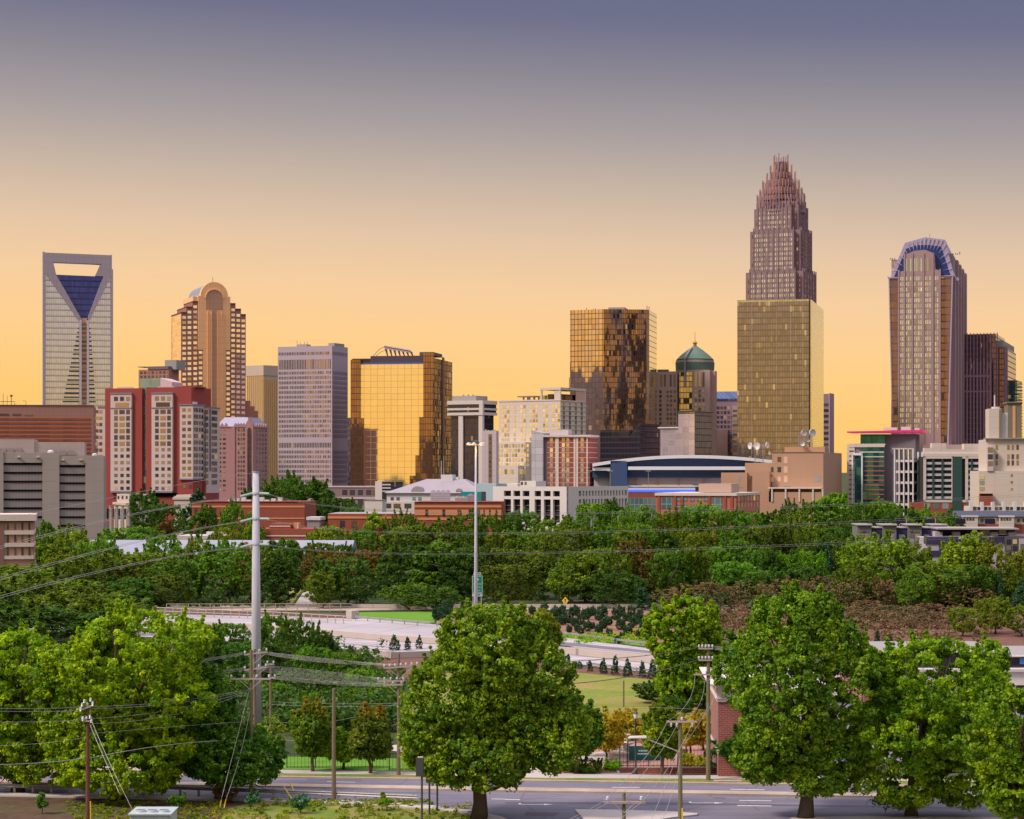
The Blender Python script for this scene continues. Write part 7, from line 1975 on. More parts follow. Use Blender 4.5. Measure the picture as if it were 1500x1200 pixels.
# white steel transmission pole
p = P(375.5, 1082, 205)
root = thing('transmission_pole', 'very tall white steel pole with three pairs of pale insulator arms on the left', 'utility pole', (p.x, p.y, 0))
h = P(375.5, 692, 205).z
MB().tube([(0, 0, 0), (-0.02, 0, h * 0.5), (-0.05, 0, h)], [0.50, 0.42, 0.30], 12).build('pole', steelp, root, True)
MB().tube([(-0.05, 0, h), (-0.05, 0, h + 0.08)], 0.34, 12).build('cap', steelp, root)
s = 205 / FP
teali = plain('insulator_teal', (0.45, 0.58, 0.54), 0.3)
for y in (723, 760, 797.5):
    z = CAMH - (y - YH) * s
    MB().lathe([(0.38, z - .12), (0.40, z), (0.38, z + .12)], 12, (-0.03, 0)).build('collar', steelp, root)
    for x1, y1 in ((353, y + 4.5), (395, y + 0.5)):
        dx = (x1 - 375.5) * s; z1 = CAMH - (y1 - YH) * s
        mb = MB(); n = 13
        a, c = Vector((math.copysign(.35, dx), -.1, z)), Vector((dx, -.35, z1))
        for k in range(n):
            q = a.lerp(c, k / n); q2 = a.lerp(c, (k + .55) / n)
            mb.tube([q, q2], .13, 8)
        mb.tube([a, c], .05, 6)
        mb.build('insulator', teali, root)
# wooden poles
util_pole(368, 952, 165, 'wooden pole with a wide crossarm in front of the white steel pole', [(994.5, 337, 397, 4, 0.55)], wood_g, 0.14)
util_pole(373, 951, 185, 'wooden pole with two braced short arms right in front of the steel pole', [(957, 358, 392, (4, 0.12), 0.8), (979.5, 358, 391, (4, 0.12), 0.8)], wood_n, 0.13)
util_pole(396.5, 971, 200, 'thin brown wooden pole just right of the white steel pole', [(973, 391, 402, 2, 0), (993, 393, 404, 2, 0)], wood_n, 0.12)
util_pole(489, 1009, 165, 'bare wooden pole without any arms between the two young maples', [], wood_n, 0.15)
util_pole(584, 958, 179, 'wooden pole with three crowded crossarms at the left edge of the central oak', [(977, 562, 612, (7, 0.1), 0.7), (997.5, 553, 592, 5, 0.7), (1003, 562, 590, 3, 0)], wood_n, 0.14)
util_pole(1037.5, 944, 176, 'tall wooden pole with a long plain crossarm left of the brick building', [(988, 1016, 1052, 1, 0.6), (950, 1023, 1044, 5, 0), (967, 1023, 1044, 5, 0)], wood_g, 0.17)
rt, h = util_pole(996.5, 1049, 150, 'wooden pole carrying a slanted street light arm near the traffic island', [(1057, 976, 1021, 1, 0)], wood_g, 0.15)
s = 150 / FP
for dx in (983, 991, 1014): MB().lathe([(0.05, 0), (0.08, -.12), (0.05, -.3), (0.01, -.34)], 8, ((dx - 996.5) * s, -.16)).build('hanging_insulator', insm, rt, False, (0, 0, CAMH - (1057.5 - YH) * s))
MB().tube([((945 - 996.5) * s, -.3, CAMH - (1081 - YH) * s), (0, -.1, CAMH - (1102 - YH) * s)], .04, 6).build('lamp_arm', armw, rt)
MB().add([(-3.6, -.5, 0), (-2.35, -.45, 0.02), (-2.35, -.15, 0.02), (-3.6, -.1, 0), (-3.5, -.45, .13), (-2.35, -.42, .16), (-2.35, -.18, .16), (-3.5, -.15, .13)], [(0, 3, 2, 1), (4, 5, 6, 7), (0, 1, 5, 4), (1, 2, 6, 5), (2, 3, 7, 6), (3, 0, 4, 7)]).build('lamp_head', white_steel, rt, False, (0, 0, CAMH - (1080.5 - YH) * s))
util_pole(914, 1161, 112, 'short nearest pole top with one braced crossarm at the bottom edge', [(1175, 884, 945, 2, 0.5)], wood_g, 0.11)
rt, h = util_pole(128.5, 1034, 155, 'reddish brown wooden pole with clustered white insulators at the lower left', [(1036, 120, 137, (3, 0.15), 0), (1056, 121, 134, 3, 0)], wood_r, 0.14)
mb = MB()
for q in ((-.35, .1), (-.2, .35), (.25, .45), (.4, .15), (-.3, -.9), (.2, -.75), (.3, -1.05), (-.45, -.25)):
    mb.lathe([(.02, -.12), (.09, -.1), (.05, -.04), (.09, 0), (.05, .05), (.09, .1), (.02, .14)], 8, (q[0], -.25)); 
    for i in range(56): mb.v[-1 - i] = (mb.v[-1 - i][0], mb.v[-1 - i][1], mb.v[-1 - i][2] + h + q[1])
mb.build('insulator_cluster', insm, rt)
util_pole(652, 0, 1, '', [], wood_n) if False else None
p = G(913.5, 1036); root = thing('post', 'thin bare wooden post standing on the far lawn', 'post', tuple(p)); MB().tube([(0, 0, 0), (0, 0, 2.8)], .08, 8).build('shaft', wood_n, root)
p = G(984, 1020); 
# yellow guy guards and guy wires
for i, (x0, y0, x1, y1, D, lb) in enumerate(((318, 1212, 324, 1172, 160, 'yellow guy wire sleeve leaning by the ivy trunk, left of the pair'), (322, 1212, 331, 1171, 160, 'yellow guy wire sleeve leaning by the ivy trunk, right of the pair'), (437, 1185, 416, 1153, 163, 'slanted yellow guy sleeve in front of the road, lower left one of two'), (441, 1178, 424.5, 1147, 165, 'slanted yellow guy sleeve in front of the road, upper right one of two'),
                                        (133, 1215, 132.5, 1174, 154, 'yellow sleeve standing beside the reddish brown pole'), (999.5, 1215, 999.5, 1184, 149, 'yellow sleeve beside the pole at the traffic island'), (592, 1134, 592, 1119, 180, 'short yellow marker post by the far pavement next to the oak'))):
    a, c = P(x0, y0, D), P(x1, y1, D + (3 if i < 4 else 0))
    tag(MB().tube([Vector((0, 0, 0)), c - a], .05, 6).build('guy_guard', yelm, None, False, tuple(a)), lb, 'guy guard', 'yellow guy wire sleeves')
GW = 'guy wires of the poles'
wire(((132, 1050, 155), (160, 1116, 152), (196, 1190, 150)), 'long guy wire slanting from the reddish pole to the rooftop unit', GW)
wire(((131, 1060, 155), (150, 1105, 153), (176, 1165, 151)), 'inner guy wire slanting right from the reddish pole', GW)
wire(((365, 1011, 165), (345, 1090, 162), (324, 1172, 160)), 'guy wire running down from the pole to the left yellow sleeve', GW)
wire(((366, 1040, 165), (352, 1105, 163), (331, 1171, 160)), 'guy wire running down from the pole to the right yellow sleeve', GW)
# transmission conductors: left spans come towards the viewer
for i, (y0, ym, y1) in enumerate(((728, 773, 800), (764, 815, 846), (802, 846, 872))):
    for k in (0, 1):
        wire(((353, y0 + k * .8, 205), (184, ym - 18 + k * 2, 190), (-60, y1 + 18 + k * 3.5, 170)), '%s pair of heavy cables sagging left from the white steel pole' % ['top', 'middle', 'bottom'][i], 'heavy cables left of the steel pole', .019)
for i, (y0, ym, y1) in enumerate(((724, 751, 732), (761, 779, 757), (798, 808, 790))):
    for k in (0, 1):
        wire(((395, y0 + k, 205), (850, ym + k * 2.0, 240), (1600, y1 - 14 + k * 3, 300)), '%s pair of cables crossing the city view right of the steel pole' % ['top', 'middle', 'bottom'][i], 'long cables right of the steel pole', .018)
wire(((371, 693, 205), (230, 716, 195), (-60, 775, 175)), 'thin shield wire from the very tip of the steel pole to the left', 'shield wires', .015)
# distribution bundles between the poles
for k in range(6):
    wire(((392 - k * 5, 955.5 - 0.3 * k, 185), (480, 965 + k * 1.2, 183), (566 + k * 7, 973, 179)), 'bundle of wires at the top crossarm between steel pole and oak pole', 'upper wire bundle', .010)
for k in range(9):
    wire(((391 - k * 3, 975 + k * .4, 186), (480, 984 + k * 1.9, 183), (560 + k * 4, 994 + k * .8, 179)), 'bundle of sagging wires in the middle between steel pole and oak pole', 'middle wire bundle', .009)
for k in range(6):
    wire(((398, 990 + k * .8, 190), (480, 997 + k * 1.1, 184), (570, 1001 + k * .9, 179)), 'lower bundle of wires between steel pole and oak pole', 'lower wire bundle', .009)
for k in range(3):
    wire(((358, 955 + k * 1.4, 185), (310, 964 + k * 1.6, 180), (180, 985 + k * 2, 165)), 'upper pair of pale wires vanishing into the huge maple', 'wires entering the maple', .016)
    wire(((359, 978 + k * 1.8, 185), (300, 986 + k * 2, 180), (180, 1003 + k * 2.4, 165)), 'lower pale wires vanishing into the huge maple', 'wires entering the maple', .016)
for k, (ya, yb, yc) in enumerate(((1010, 1032, 1035), (1012, 1035, 1038), (1013, 1044, 1053), (1014, 1052, 1060), (1057, 1073, 1075), (1084, 1099, 1111))):
    wire(((363, ya, 165), (250, yb - (8 if k > 3 else 4), 160), (131, yc, 155)), 'wire %s from top between the reddish pole and the crossarm pole' % ['first', 'second', 'third', 'fourth', 'fifth', 'sixth'][k], 'wires over the huge maple', .014 if k < 5 else .03)
for k, (ya, yb) in enumerate(((1035, 1037), (1040, 1041), (1054, 1057), (1080, 1094), (1110, 1121))):
    wire(((126, ya, 155), (60, (ya + yb) / 2 + 2, 152), (-40, yb, 148)), 'wire %s from top running off left from the reddish pole' % ['first', 'second', 'third', 'fourth', 'fifth'][k], 'wires left of the reddish pole', .014 if k < 4 else .028)
for k, (ya, ym, yb) in enumerate(((1028, 1031, 1030), (1032, 1035, 1033), (1057, 1056, 1030), (1082, 1083, 1060))):
    wire(((398, ya, 190), (490, ym, 184), (583, yb, 179)), 'thin wire number %s downwards between thin brown pole and oak pole' % ['one', 'two', 'three', 'four'][k], 'thin wires behind the young maples', .012)
# dark spans to the tall right pole
wire(((1024, 948, 176), (930, 962, 180), (780, 972, 190)), 'upper heavy dark cable from the tall right pole toward the oak', 'dark cables left of the tall right pole', .035, wired)
wire(((1024, 966, 176), (930, 990, 178), (815, 1003, 182)), 'lower heavy dark cable from the tall right pole toward the oak', 'dark cables left of the tall right pole', .04, wired)
for k in range(3):
    wire(((1044, 947 + 2 * k, 176), (1150, 955 + 2 * k, 172), (1300, 962 + 2 * k, 165)), 'pale wires leaving the tall right pole into the egg shaped tree', 'wires right of the tall pole', .016)
    wire(((1044, 964 + 2 * k, 176), (1150, 972 + 3 * k, 172), (1300, 980 + 3 * k, 165)), 'lower dark wires leaving the tall right pole into the egg shaped tree', 'lower wires right of the tall pole', .02, wired)
for k, (a, m, c) in enumerate((((1018, 990, 176), (1008, 1028, 163), (977, 1057, 150)), ((1032, 998, 176), (1022, 1036, 163), (991, 1060, 150)), ((1050, 990, 176), (1040, 1036, 163), (1014, 1060, 150)), ((1038, 1030, 176), (1024, 1060, 163), (998, 1095, 150)),
                               ((977, 1058, 150), (945, 1110, 130), (885, 1172, 112)), ((992, 1062, 150), (960, 1112, 130), (914, 1160, 112)), ((1014, 1060, 150), (985, 1115, 130), (942, 1173, 112)), ((996, 1098, 150), (975, 1150, 130), (938, 1240, 105)), ((996, 1110, 150), (985, 1160, 130), (955, 1240, 105)),
                               ((884, 1174, 112), (845, 1195, 105), (780, 1225, 95)), ((914, 1162, 112), (870, 1187, 105), (800, 1220, 95)), ((942, 1174, 112), (915, 1195, 105), (870, 1235, 95)))):
    wire((a, m, c), ['left', 'middle', 'right', 'lowest', 'left', 'middle', 'right', 'fourth', 'fifth', 'left', 'middle', 'right'][k] + ' wire ' + ['dropping from the tall right pole to the street light pole', 'dropping from the street light pole toward the nearest pole top', 'leaving the nearest pole top to the lower left'][0 if k < 4 else (1 if k < 9 else 2)], 'wires descending toward the viewer', .013)
wire(((1036, 1040, 176), (930, 1037, 178), (830, 1043, 181)), 'thin teal looking wire crossing in front of the far lawn', 'thin park wires', .01)

# high mast light
p = G(697, 934); D = p.y; s = D / FP
root = thing('high_mast_light', 'very tall thin grey mast with a ring of lit lamps, rising behind the central oak', 'street light', tuple(p))
h = CAMH - (650 - YH) * s
MB().tube([(0, 0, 0), (0, 0, h * .5), (0, 0, h)], [.32, .22, .13], 10).build('mast', steelp, root, True)
MB().lathe([(.15, h - .2), (.5, h), (.5, h + .3), (.1, h + .5)], 12).build('head_frame', dark_steel, root)
for k in range(6):
    a = k * math.pi / 3 + .3
    lm = MB().lathe([(.1, .12), (.28, 0), (.36, -.22), (.3, -.26), (.01, -.26)], 10).build('lamp', white_steel, root, False, (1.15 * math.cos(a), .6 * math.sin(a), h + .05))
    MB().tube([(.45 * math.cos(a), .3 * math.sin(a), h), (1.1 * math.cos(a), .58 * math.sin(a), h + .12)], .05, 5).build('arm', dark_steel, root)
    MB().lathe([(.26, -.275), (.01, -.29)], 10).build('lit_lens', plain('sodium_glow', (1, .6, .1), .4, emit=((1, .5, .06), 1.0)) if k == 0 else MATS['sodium_glow'], lm)
for k in range(2):
    l_ = bpy.data.lights.new('sodium_lamp', 'POINT'); l_.energy = 70; l_.color = (1, .55, .12); l_.shadow_soft_size = .3
    lo = bpy.data.objects.new('sodium_lamp', l_); COL.objects.link(lo); lo.parent = root; lo.location = (-.7 + 1.4 * k, -.6, h - .6)

# green exit sign
p = P(699, 888, 400)
root = thing('road_sign', 'green exit sign with white lettering partly hidden behind the tall lamp mast', 'road sign', (p.x, p.y, 0))
gs_ = plain('sign_green', (0.0, 0.20, 0.13), 0.4, var=.05); sw = plain('sign_lettering', (0.75, 0.78, 0.78), 0.5, var=.02)
s = 400 / FP
Z = lambda y: CAMH - (y - YH) * s
MB().tube([(-.75, .1, 0), (-.75, .1, Z(845))], .07, 6).tube([(.75, .1, 0), (.75, .1, Z(845))], .07, 6).build('post', steelp, root)
for nm_, x0, x1, y0, y1 in (('panel', 691.5, 706.8, 868.3, 843.5), ('exit_tab', 693.5, 704.5, 842.8, 838.5), ('lower_panel', 691.5, 706.8, 874, 869)):
    a, c = (x0 - 699) * s, (x1 - 699) * s
    o = MB().box(a, c, -.03, .05, Z(y0), Z(y1)).build(nm_, gs_, root)
    mb = MB(); e = .05
    mb.box(a + .03, c - .03, -.036, -.03, Z(y1) - .09, Z(y1) - .03).box(a + .03, c - .03, -.036, -.03, Z(y0) + .03, Z(y0) + .09).box(a + .03, a + .09, -.036, -.03, Z(y0) + .09, Z(y1) - .09).box(c - .09, c - .03, -.036, -.03, Z(y0) + .09, Z(y1) - .09)
    mb.build('border', sw, o)
text('EXIT 1', .34, (0, -.035, Z(842)), (R(90), 0, 0), sw, root, .004)
text('Fourth St', .36, (0, -.035, Z(856.5)), (R(90), 0, 0), sw, root, .004); text('Trade St', .36, (0, -.035, Z(861)), (R(90), 0, 0), sw, root, .004)
text('1 / 2 MILE', .26, (0, -.035, Z(865.5)), (R(90), 0, 0), sw, root, .004)
MB().add([(-.1, -.036, Z(852.5)), (.1, -.036, Z(852.5)), (.1, -.036, Z(849.5)), (.32, -.036, Z(849.5)), (0, -.036, Z(846)), (-.32, -.036, Z(849.5)), (-.1, -.036, Z(849.5))], [(0, 1, 2, 6), (3, 4, 5)]).build('arrow', sw, root)
for k in range(5): MB().box(-.85 + .36 * k, -.62 + .36 * k, -.036, -.03, Z(872.6), Z(870.8)).build('lower_symbol', sw if k != 3 else plain('sign_cyan', (.1, .45, .7), .5), root)
# yellow diamond signs
for x, y, D, lb in ((828, 880, 398, 'yellow diamond warning sign behind the ramp barrier'), (929, 927, 332, 'pair of yellow diamond warning signs on posts at the foot of the shrub slope')):
    z = CAMH - (y - YH) * D / FP; p = P(x, y, D)
    root = thing('warning_sign', lb, 'road sign', (p.x, p.y, 0))
    MB().tube([(-.28, .05, 0), (-.28, .05, z + .2)], .05, 5).tube([(.28, .05, 0), (.28, .05, z + .2)], .05, 5).build('post', steelp, root)
    MB().xprism([(-.62, z), (0, z - .72), (.62, z), (0, z + .72)], -.03, .02).build('panel', MATS['guard_yellow'], root)
    MB().xprism([(-.08, z - .35), (.08, z - .35), (.08, z + .1), (.25, z + .1), (0, z + .4), (-.25, z + .1), (-.08, z + .1)], -.036, -.03).build('symbol', dark_steel, root)
# black posts with a sign box near the oak
p = G(618, 1205)
root = thing('signal_post', 'black post carrying a dark box at its top, beside the central oak', 'post', (P(618, 1205, 155).x, 155, 0))
MB().tube([(0, 0, 0), (0, 0, P(618, 1134, 155).z)], .075, 8).build('post', dark_steel, root)
MB().box(-.42, .12, -.15, .2, P(0, 1137, 155).z, P(0, 1110, 155).z).build('box', dark_steel, root); MB().box(-.3, .1, -.1, .15, P(0, 1110, 155).z, P(0, 1108.5, 155).z).build('cap', palec, root)
for x, yb, yt, lb in ((629, 1194, 1128, 'second black post from the left beside the oak'), (640.5, 1188, 1128, 'third and rightmost black post beside the oak')):
    p = G(x, yb); hh = CAMH - (yt - YH) * p.y / FP
    root = thing('signal_post', lb, 'post', tuple(p)); MB().tube([(0, 0, 0), (0, 0, hh)], .07, 8).build('post', dark_steel, root)
    MB().box(-.25, .25, -.12, .1, hh - .9, hh).build('panel', dark_steel, root)
# yard sign at the trunk
p = P(703, 1196, 150)
root = thing('yard_sign', 'tilted small white and red yard sign at the foot of the oak', 'sign', (p.x, p.y, 0))
z0 = P(0, 1210, 150).z
MB().add([(-.25, 0, z0), (.3, 0, z0 - .1), (.4, 0, z0 + .45), (-.1, 0, z0 + .35), (-.25, .02, z0), (.3, .02, z0 - .1), (.4, .02, z0 + .45), (-.1, .02, z0 + .35)], [(0, 1, 2, 3), (7, 6, 5, 4), (3, 2, 6, 7), (0, 4, 5, 1), (1, 5, 6, 2), (0, 3, 7, 4)]).build('panel', plain('yard_white', (.8, .8, .8), .5), root)
MB().xprism([(.08 + .15 * math.cos(a * .52), z0 + .2 + .15 * math.sin(a * .52)) for a in range(12)], -.01, 0).build('red_spot', plain('yard_red', (.6, .01, .01), .5), root)
MB().tube([(0.03, .01, 0), (.03, .01, z0)], .02, 5).build('stake', dark_steel, root)
# rooftop unit at the very bottom
z0 = P(0, 1200, 118).z
root = thing('rooftop_condenser', 'pale blue box condenser with three round fan grilles at the bottom edge', 'air conditioner', (P(220, 1200, 118).x, 118, 0))
s = 118 / FP
ub = plain('unit_blue', (.46, .54, .56), .45, .2)
MB().box(-29 * s, 30 * s, -.2, 2.2, z0 - 2.2, z0 + 0.25).build('casing', ub, root); MB().box(-31 * s, 32 * s, -.3, 2.3, z0 + .25, z0 + .32).build('lid', ub, root)
for k in range(3):
    c = (-16 + 17 * k) * s
    fo = MB().lathe([(.30, z0 + .32), (.30, z0 + .42), (.25, z0 + .43), (.24, z0 + .35), (.01, z0 + .34)], 16, (c, .5)).build('fan_ring', ub, root)
    mb = MB()
    for i in range(5): mb.box(c - .24, c + .24, .5 - .2 + .1 * i - .01, .5 - .2 + .1 * i + .01, z0 + .42, z0 + .435)
    mb.build('grille', rooftop, fo)
MB().box(-33 * s, 34 * s, -.5, 3, 0, z0 - 2.2).build('plinth', rooftop, root)

# brick building with the white cornice
root = thing('brick_building', 'red brick corner building with a white stone cornice and band beside the pavement', 'building', (P(1052, YH, 178).x, 178, 0), R(-2))
nb = NT('near_brick')
br = nb.new('ShaderNodeTexBrick'); mp = nb.new('ShaderNodeMapping'); mp.inputs['Rotation'].default_value = (R(90), 0, 0); nb.link(nb.coord(), mp.inputs[0]); nb.link(mp.outputs[0], br.inputs['Vector'])
br.inputs['Color1'].default_value = (.34, .075, .05, 1); br.inputs['Color2'].default_value = (.26, .055, .045, 1); br.inputs['Mortar'].default_value = (.32, .22, .2, 1)
br.inputs['Scale'].default_value = 1.0; br.inputs['Brick Width'].default_value = .42; br.inputs['Row Height'].default_value = .15; br.inputs['Mortar Size'].default_value = .018
nb.link(nb.mix(1.0, br.outputs['Color'], nb.math('MULTIPLY_ADD', nb.noise(.6, 4), .5, .72), 'MULTIPLY'), nb.bsdf.inputs['Base Color']); nb.bsdf.inputs['Roughness'].default_value = .9
nbm = nb.mat
s = 178 / FP; Zn = lambda y: CAMH - (y - YH) * s
W = 5.6
stw = plain('cornice_white', (.66, .60, .56), .6, var=.06)
MB().box(0, W, 0, 14, 0, Zn(1028)).build('wall', nbm, root)
MB().box(-.05, 4.2, -.12, 13.9, Zn(1104), Zn(1098)).build('stone_band', stw, root); MB().box(-.1, W + .1, -.12, 14.1, Zn(1028), Zn(1006)).build('frieze', stw, root)
MB().box(-.18, W + .2, -.2, 14.2, Zn(1024), Zn(1022.5)).build('frieze_moulding', stw, root)
MB().frustum(-.25, W + .25, -.3, 14.3, Zn(1006), -.75, W + .7, -.8, 14.8, Zn(1003)).build('cornice', stw, root); MB().box(-.8, W + .75, -.85, -.2, Zn(1003), Zn(1001)).box(-.8, -.1, -.2, 14.8, Zn(1003), Zn(1001)).build('cornice_top', stw, root); MB().box(-.1, W + .7, -.2, 14.8, Zn(1003), Zn(1001.6)).build('roof', rooftop, root)
MB().box(0, 5, .3, 8, Zn(1001), Zn(996)).build('parapet', nbm, root); MB().frustum(-.1, 5.1, .2, 8.1, Zn(996), .8, 4.2, 1.2, 7, Zn(992)).build('parapet_cap', stw, root)
# long shopping building beyond the right hand trees
root = thing('retail_building', 'long pale retail building with dark clerestory glazing seen through the right hand trees', 'building', (P(1262, YH, 232).x, 232, 0), R(1))
s = 232 / FP; Zn = lambda y: CAMH - (y - YH) * s
W = 30.0
MB().box(0, W, 0, 14, 0, Zn(1002)).build('wall', nbm, root); MB().box(0, 15.2, 1.2, 14, Zn(1002), Zn(957)).build('clerestory', blk, root); MB().box(-.3, 15.4, .8, 1.3, Zn(957), Zn(954.5)).build('roof_edge', stw, root); MB().box(-.2, 15.3, 1.3, 14.3, Zn(957), Zn(955)).build('roof', rooftop, root)
MB().box(15.5, W, 1.4, 14, Zn(1002), Zn(964)).build('clerestory', blk, root); MB().box(15.4, W + .3, 1.0, 1.5, Zn(964), Zn(961.8)).build('roof_edge', stw, root); MB().box(15.4, W + .2, 1.5, 14.3, Zn(964), Zn(962.3)).build('roof', rooftop, root)
MB().box(-.4, W + .4, -.5, 1.2, Zn(984), Zn(980)).build('canopy', wht, root); MB().box(-.2, W, -.2, 0, Zn(1004), Zn(984)).build('fascia', stw, root)
for k in range(10): MB().box(.2 + 3.1 * k, .9 + 3.1 * k, -.3, 0, 0, Zn(1004)).build('pier', stw if k % 2 else nbm, root)
for k in range(9): MB().box(1.1 + 3.1 * k, 3.1 + 3.1 * k, -.1, .05, 0.2, 3.2).build('shop_window', blk, root)
MB().box(17.2, 18.6, 1.3, 1.4, Zn(975), Zn(966)).build('blue_panel', plain('blue_panel', (.05, .2, .5), .4), root)
sheet('car_park', [(1180, 1030), (1650, 1040), (1650, 1125), (1120, 1118)], 0.02, asph)
def car(x, yb, yaw, col, label):
    p = G(x, yb, 0.02)
    root = thing('parked_car', label, 'car', tuple(p), R(yaw), 'cars parked beyond the right hand trees')
    m = plain('car_paint_%d' % int(x), col, .25, .3, var=.02)
    prof = [(-2.2, .35), (-2.2, .75), (-2.0, .92), (-1.5, .98), (-1.0, 1.42), (.5, 1.46), (1.15, 1.0), (2.0, .86), (2.25, .6), (2.2, .35)]
    MB().xprism(prof, -.88, .88).build('body', m, root)
    MB().xprism([(-1.38, 1.0), (-.95, 1.38), (.45, 1.41), (1.0, 1.0)], -.9, .9).build('window', blk, root)
    for wx in (-1.4, 1.4):
        for wy in (-.85, .85):
            w = MB().lathe([(.01, -.1), (.2, -.1), (.33, -.1), (.33, .1), (.01, .1)], 14).build('wheel', dark_steel, root, False, (wx, wy, .33)); w.rotation_euler = (R(90), 0, 0)
car(1225, 1075, 5, (.6, .6, .62), 'white car in the car park behind the egg shaped tree'); car(1290, 1080, 4, (.25, .03, .03), 'dark red car in the car park behind the right hand tree'); car(1420, 1070, 8, (.5, .5, .55), 'silver car in the car park near the right edge')

# plaza: fountain, fence, banner, lamps, shrubs
p = G(917, 1111)
root = thing('fountain', 'round pale stone fountain with a tiered centre on the brick plaza', 'fountain', (p.x, p.y, 0))
MB().lathe([(1.75, 0), (1.75, .55), (1.95, .6), (1.95, .75), (1.6, .75), (1.6, .4), (.01, .4)], 32).build('basin', stw, root, True)
MB().lathe([(1.6, .62), (.01, .62)], 32).build('water', plain('fountain_water', (.3, .36, .36), .05, .2), root)
MB().lathe([(.4, .4), (.3, .9), (.25, 1.1), (.8, 1.35), (.85, 1.45), (.2, 1.4), (.15, 1.9), (.42, 2.05), (.42, 2.12), (.1, 2.1), (.05, 2.4), (.01, 2.45)], 20).build('tier', stw, root, True)
p0, p1 = G(908, 1133), G(1050, 1134)
root = thing('fence', 'black iron fence on a low brick wall along the plaza', 'fence', tuple(p0)); o0 = p0
d = (p1 - p0); L = d.length; d.normalize()
MB().box(0, L, 0, .35, 0, .42).build('brick_wall', nbm, root); MB().box(-.02, L + .02, -.03, .38, .42, .5).build('coping', kerb, root)
def iron(root, L, z0, h, step=.28):
    mb = MB()
    for k in range(int(L / step)): mb.box(k * step, k * step + .025, .16, .185, z0, z0 + h)
    mb.build('picket', dark_steel, root)['kind'] = 'stuff'
    MB().box(0, L, .15, .2, z0 + h - .12, z0 + h - .07).box(0, L, .15, .2, z0 + .1, z0 + .15).build('rail', dark_steel, root)
    for k in range(int(L / 2.4) + 1): MB().box(k * 2.4 - .04, k * 2.4 + .04, .12, .22, z0, z0 + h + .15).build('post', dark_steel, root)
iron(root, L, .5, 1.5)
p0, p1 = G(420, 1126), G(572, 1128)
root = thing('fence', 'black iron fence across the bright lawn behind the young maples', 'fence', tuple(p0), 0); iron(root, (p1 - p0).length, 0, 1.3, .3)
p0 = G(570, 1129); root = thing('fence', 'dark fence section hidden by the left side of the central oak', 'fence', tuple(p0), 0); iron(root, 9, 0, 1.5)
p = G(944, 1131)
root = thing('banner', 'teal green banner with pale marks tied to the plaza fence', 'banner', (p.x, p.y - .3, 0))
MB().box(-1.3, 1.3, 0, .03, 1.0, 2.2).build('cloth', plain('banner_teal', (.01, .12, .13), .7), root); MB().tube([(-1.4, .05, 0), (-1.4, .05, 2.6)], .05, 6).tube([(1.4, .05, 0), (1.4, .05, 2.4)], .05, 6).build('pole', dark_steel, root)
MB().box(-.5, .4, -.008, 0, 1.75, 1.9).box(-.6, .6, -.008, 0, 1.5, 1.6).build('pale_mark', sw, root)
def post_lamp(x, yb, yt, label):
    p = G(x, yb); hh = CAMH - (yt - YH) * p.y / FP
    root = thing('street_lamp', label, 'street lamp', (p.x, p.y, 0), 0, 'black park lamps')
    MB().lathe([(.16, 0), (.14, .5), (.07, .7), (.06, hh - .7), (.1, hh - .65)], 10).build('post', dark_steel, root, True)
    MB().lathe([(.1, hh - .65), (.2, hh - .3), (.18, hh - .22), (.01, hh - .22)], 12).build('globe', plain('lamp_globe', (.75, .75, .75), .3), root, True)
    MB().lathe([(.24, hh - .24), (.14, hh - .08), (.02, hh)], 12).build('cap', dark_steel, root)
post_lamp(931, 1136, 1041, 'tall black park lamp with a white globe beside the fountain'); post_lamp(1005, 1108, 1078, 'short black park lamp between the two right hand poles')
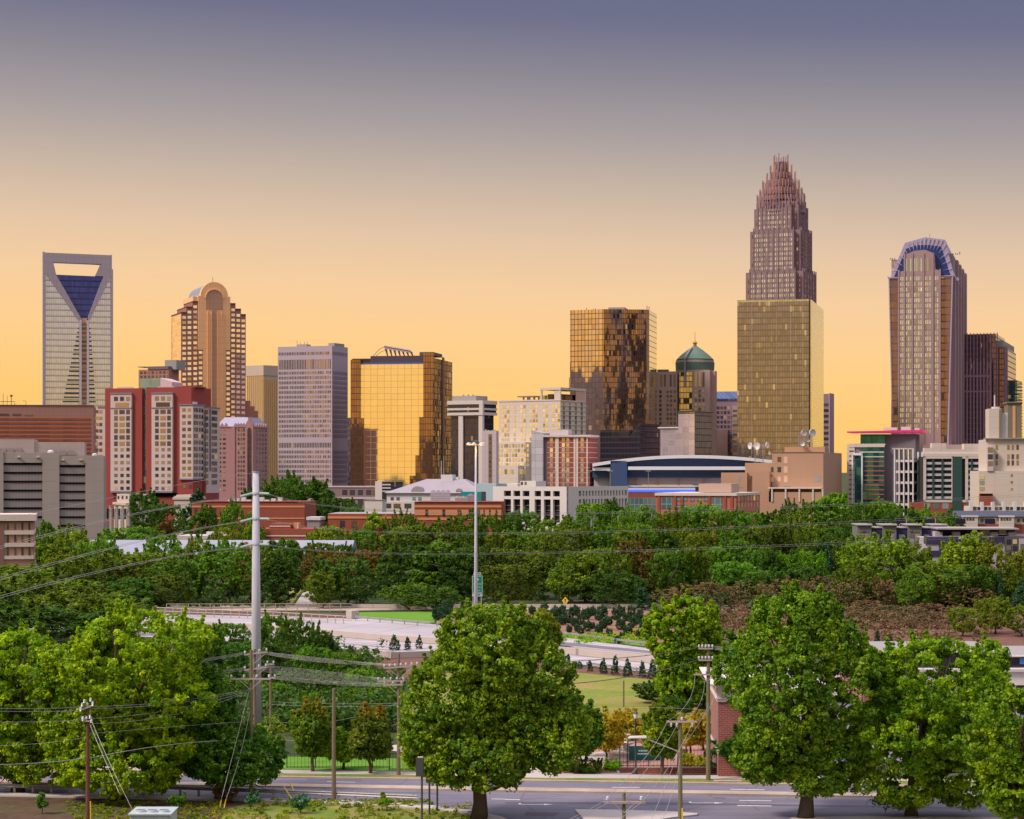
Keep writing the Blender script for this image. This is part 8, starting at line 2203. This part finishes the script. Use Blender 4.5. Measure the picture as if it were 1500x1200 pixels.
def bush(x, yb, w, h, mat, seed, tint, label):
    p = G(x, yb); D = p.y; rng = np.random.default_rng(seed); s = D / FP
    cs, rs, lb = crown_points(rng, w * s, .05 if w > 22 else .5, h * s, 'round', 6, 70 if w > 22 else 26, .22)
    root = thing('bush', label, 'bush', (p.x, p.y, 0))
    o = inst('foliage', leaves_mesh('foliage', cs, rs, 50, .13, mat, rng, up=.5), root); o.color = (*tint, 1)
    MB().tube([(0, 0, 0), (0, 0, h * s * .6)], .035, 5).build('stem', bark, root)
bush(862, 1133, 44, 19, MIDL, 61, (.7, .9, .9), 'wide dark green bush left of the plaza gate'); bush(895, 1128, 24, 11, LIME, 62, (1.1, 1.5, 1), 'low bright green bush right of the plaza gate'); bush(842, 1131, 30, 14, MIDL, 66, (.75, 1, .9), 'dark bush behind the small street tree')
bush(1007, 1124, 24, 18, YELL, 63, (.9, 1.1, 1), 'yellow bush behind the iron fence'); bush(1030, 1126, 24, 16, YELL, 67, (.9, 1.1, 1), 'second yellow bush behind the fence, nearer the brick building')
bush(1043, 1134, 16, 52, FIR, 64, (1.4, 1.6, 1), 'narrow upright green bush against the corner of the brick building'); bush(1087, 1137, 20, 14, MIDL, 65, (.8, 1, 1), 'small round bush at the foot of the brick wall')
bush(62, 1193, 18, 30, MIDL, 68, (.8, 1.1, 1.1), 'sapling on the dry bank right of the left edge'); bush(262, 1190, 20, 24, MIDL, 69, (.8, 1.1, 1.1), 'small sapling behind the pale blue condenser'); bush(367, 1188, 22, 20, FIR, 70, (1.5, 1.6, 1.4), 'small sapling at the foot of the crossarm pole'); bush(440, 1192, 22, 26, FIR, 71, (1.5, 1.6, 1.2), 'sapling by the slanted yellow sleeves'); bush(567, 1188, 22, 16, LIME, 72, (.8, 1, 1), 'weedy sapling on the grass before the road')
bush(396, 1094, 46, 44, LIME, 73, (1.3, 1.2, 3.0), 'pale flowering bush right of the steel pole')
bush(330, 1176, 34, 44, TWIG, 74, (1.0, .9, .8), 'clump of dead brown ivy leaves on the shaded trunk')
# storm drain
p = G(1066, 1147)
root = thing('storm_drain', 'dark kerb inlet below the tall right pole', 'drain', (p.x, p.y, 0)); MB().box(-1.1, 1.1, -.25, .6, .0, .17).build('hood', kerb, root); MB().box(-.75, .75, -.27, -.2, .03, .13).build('opening', slit, root)
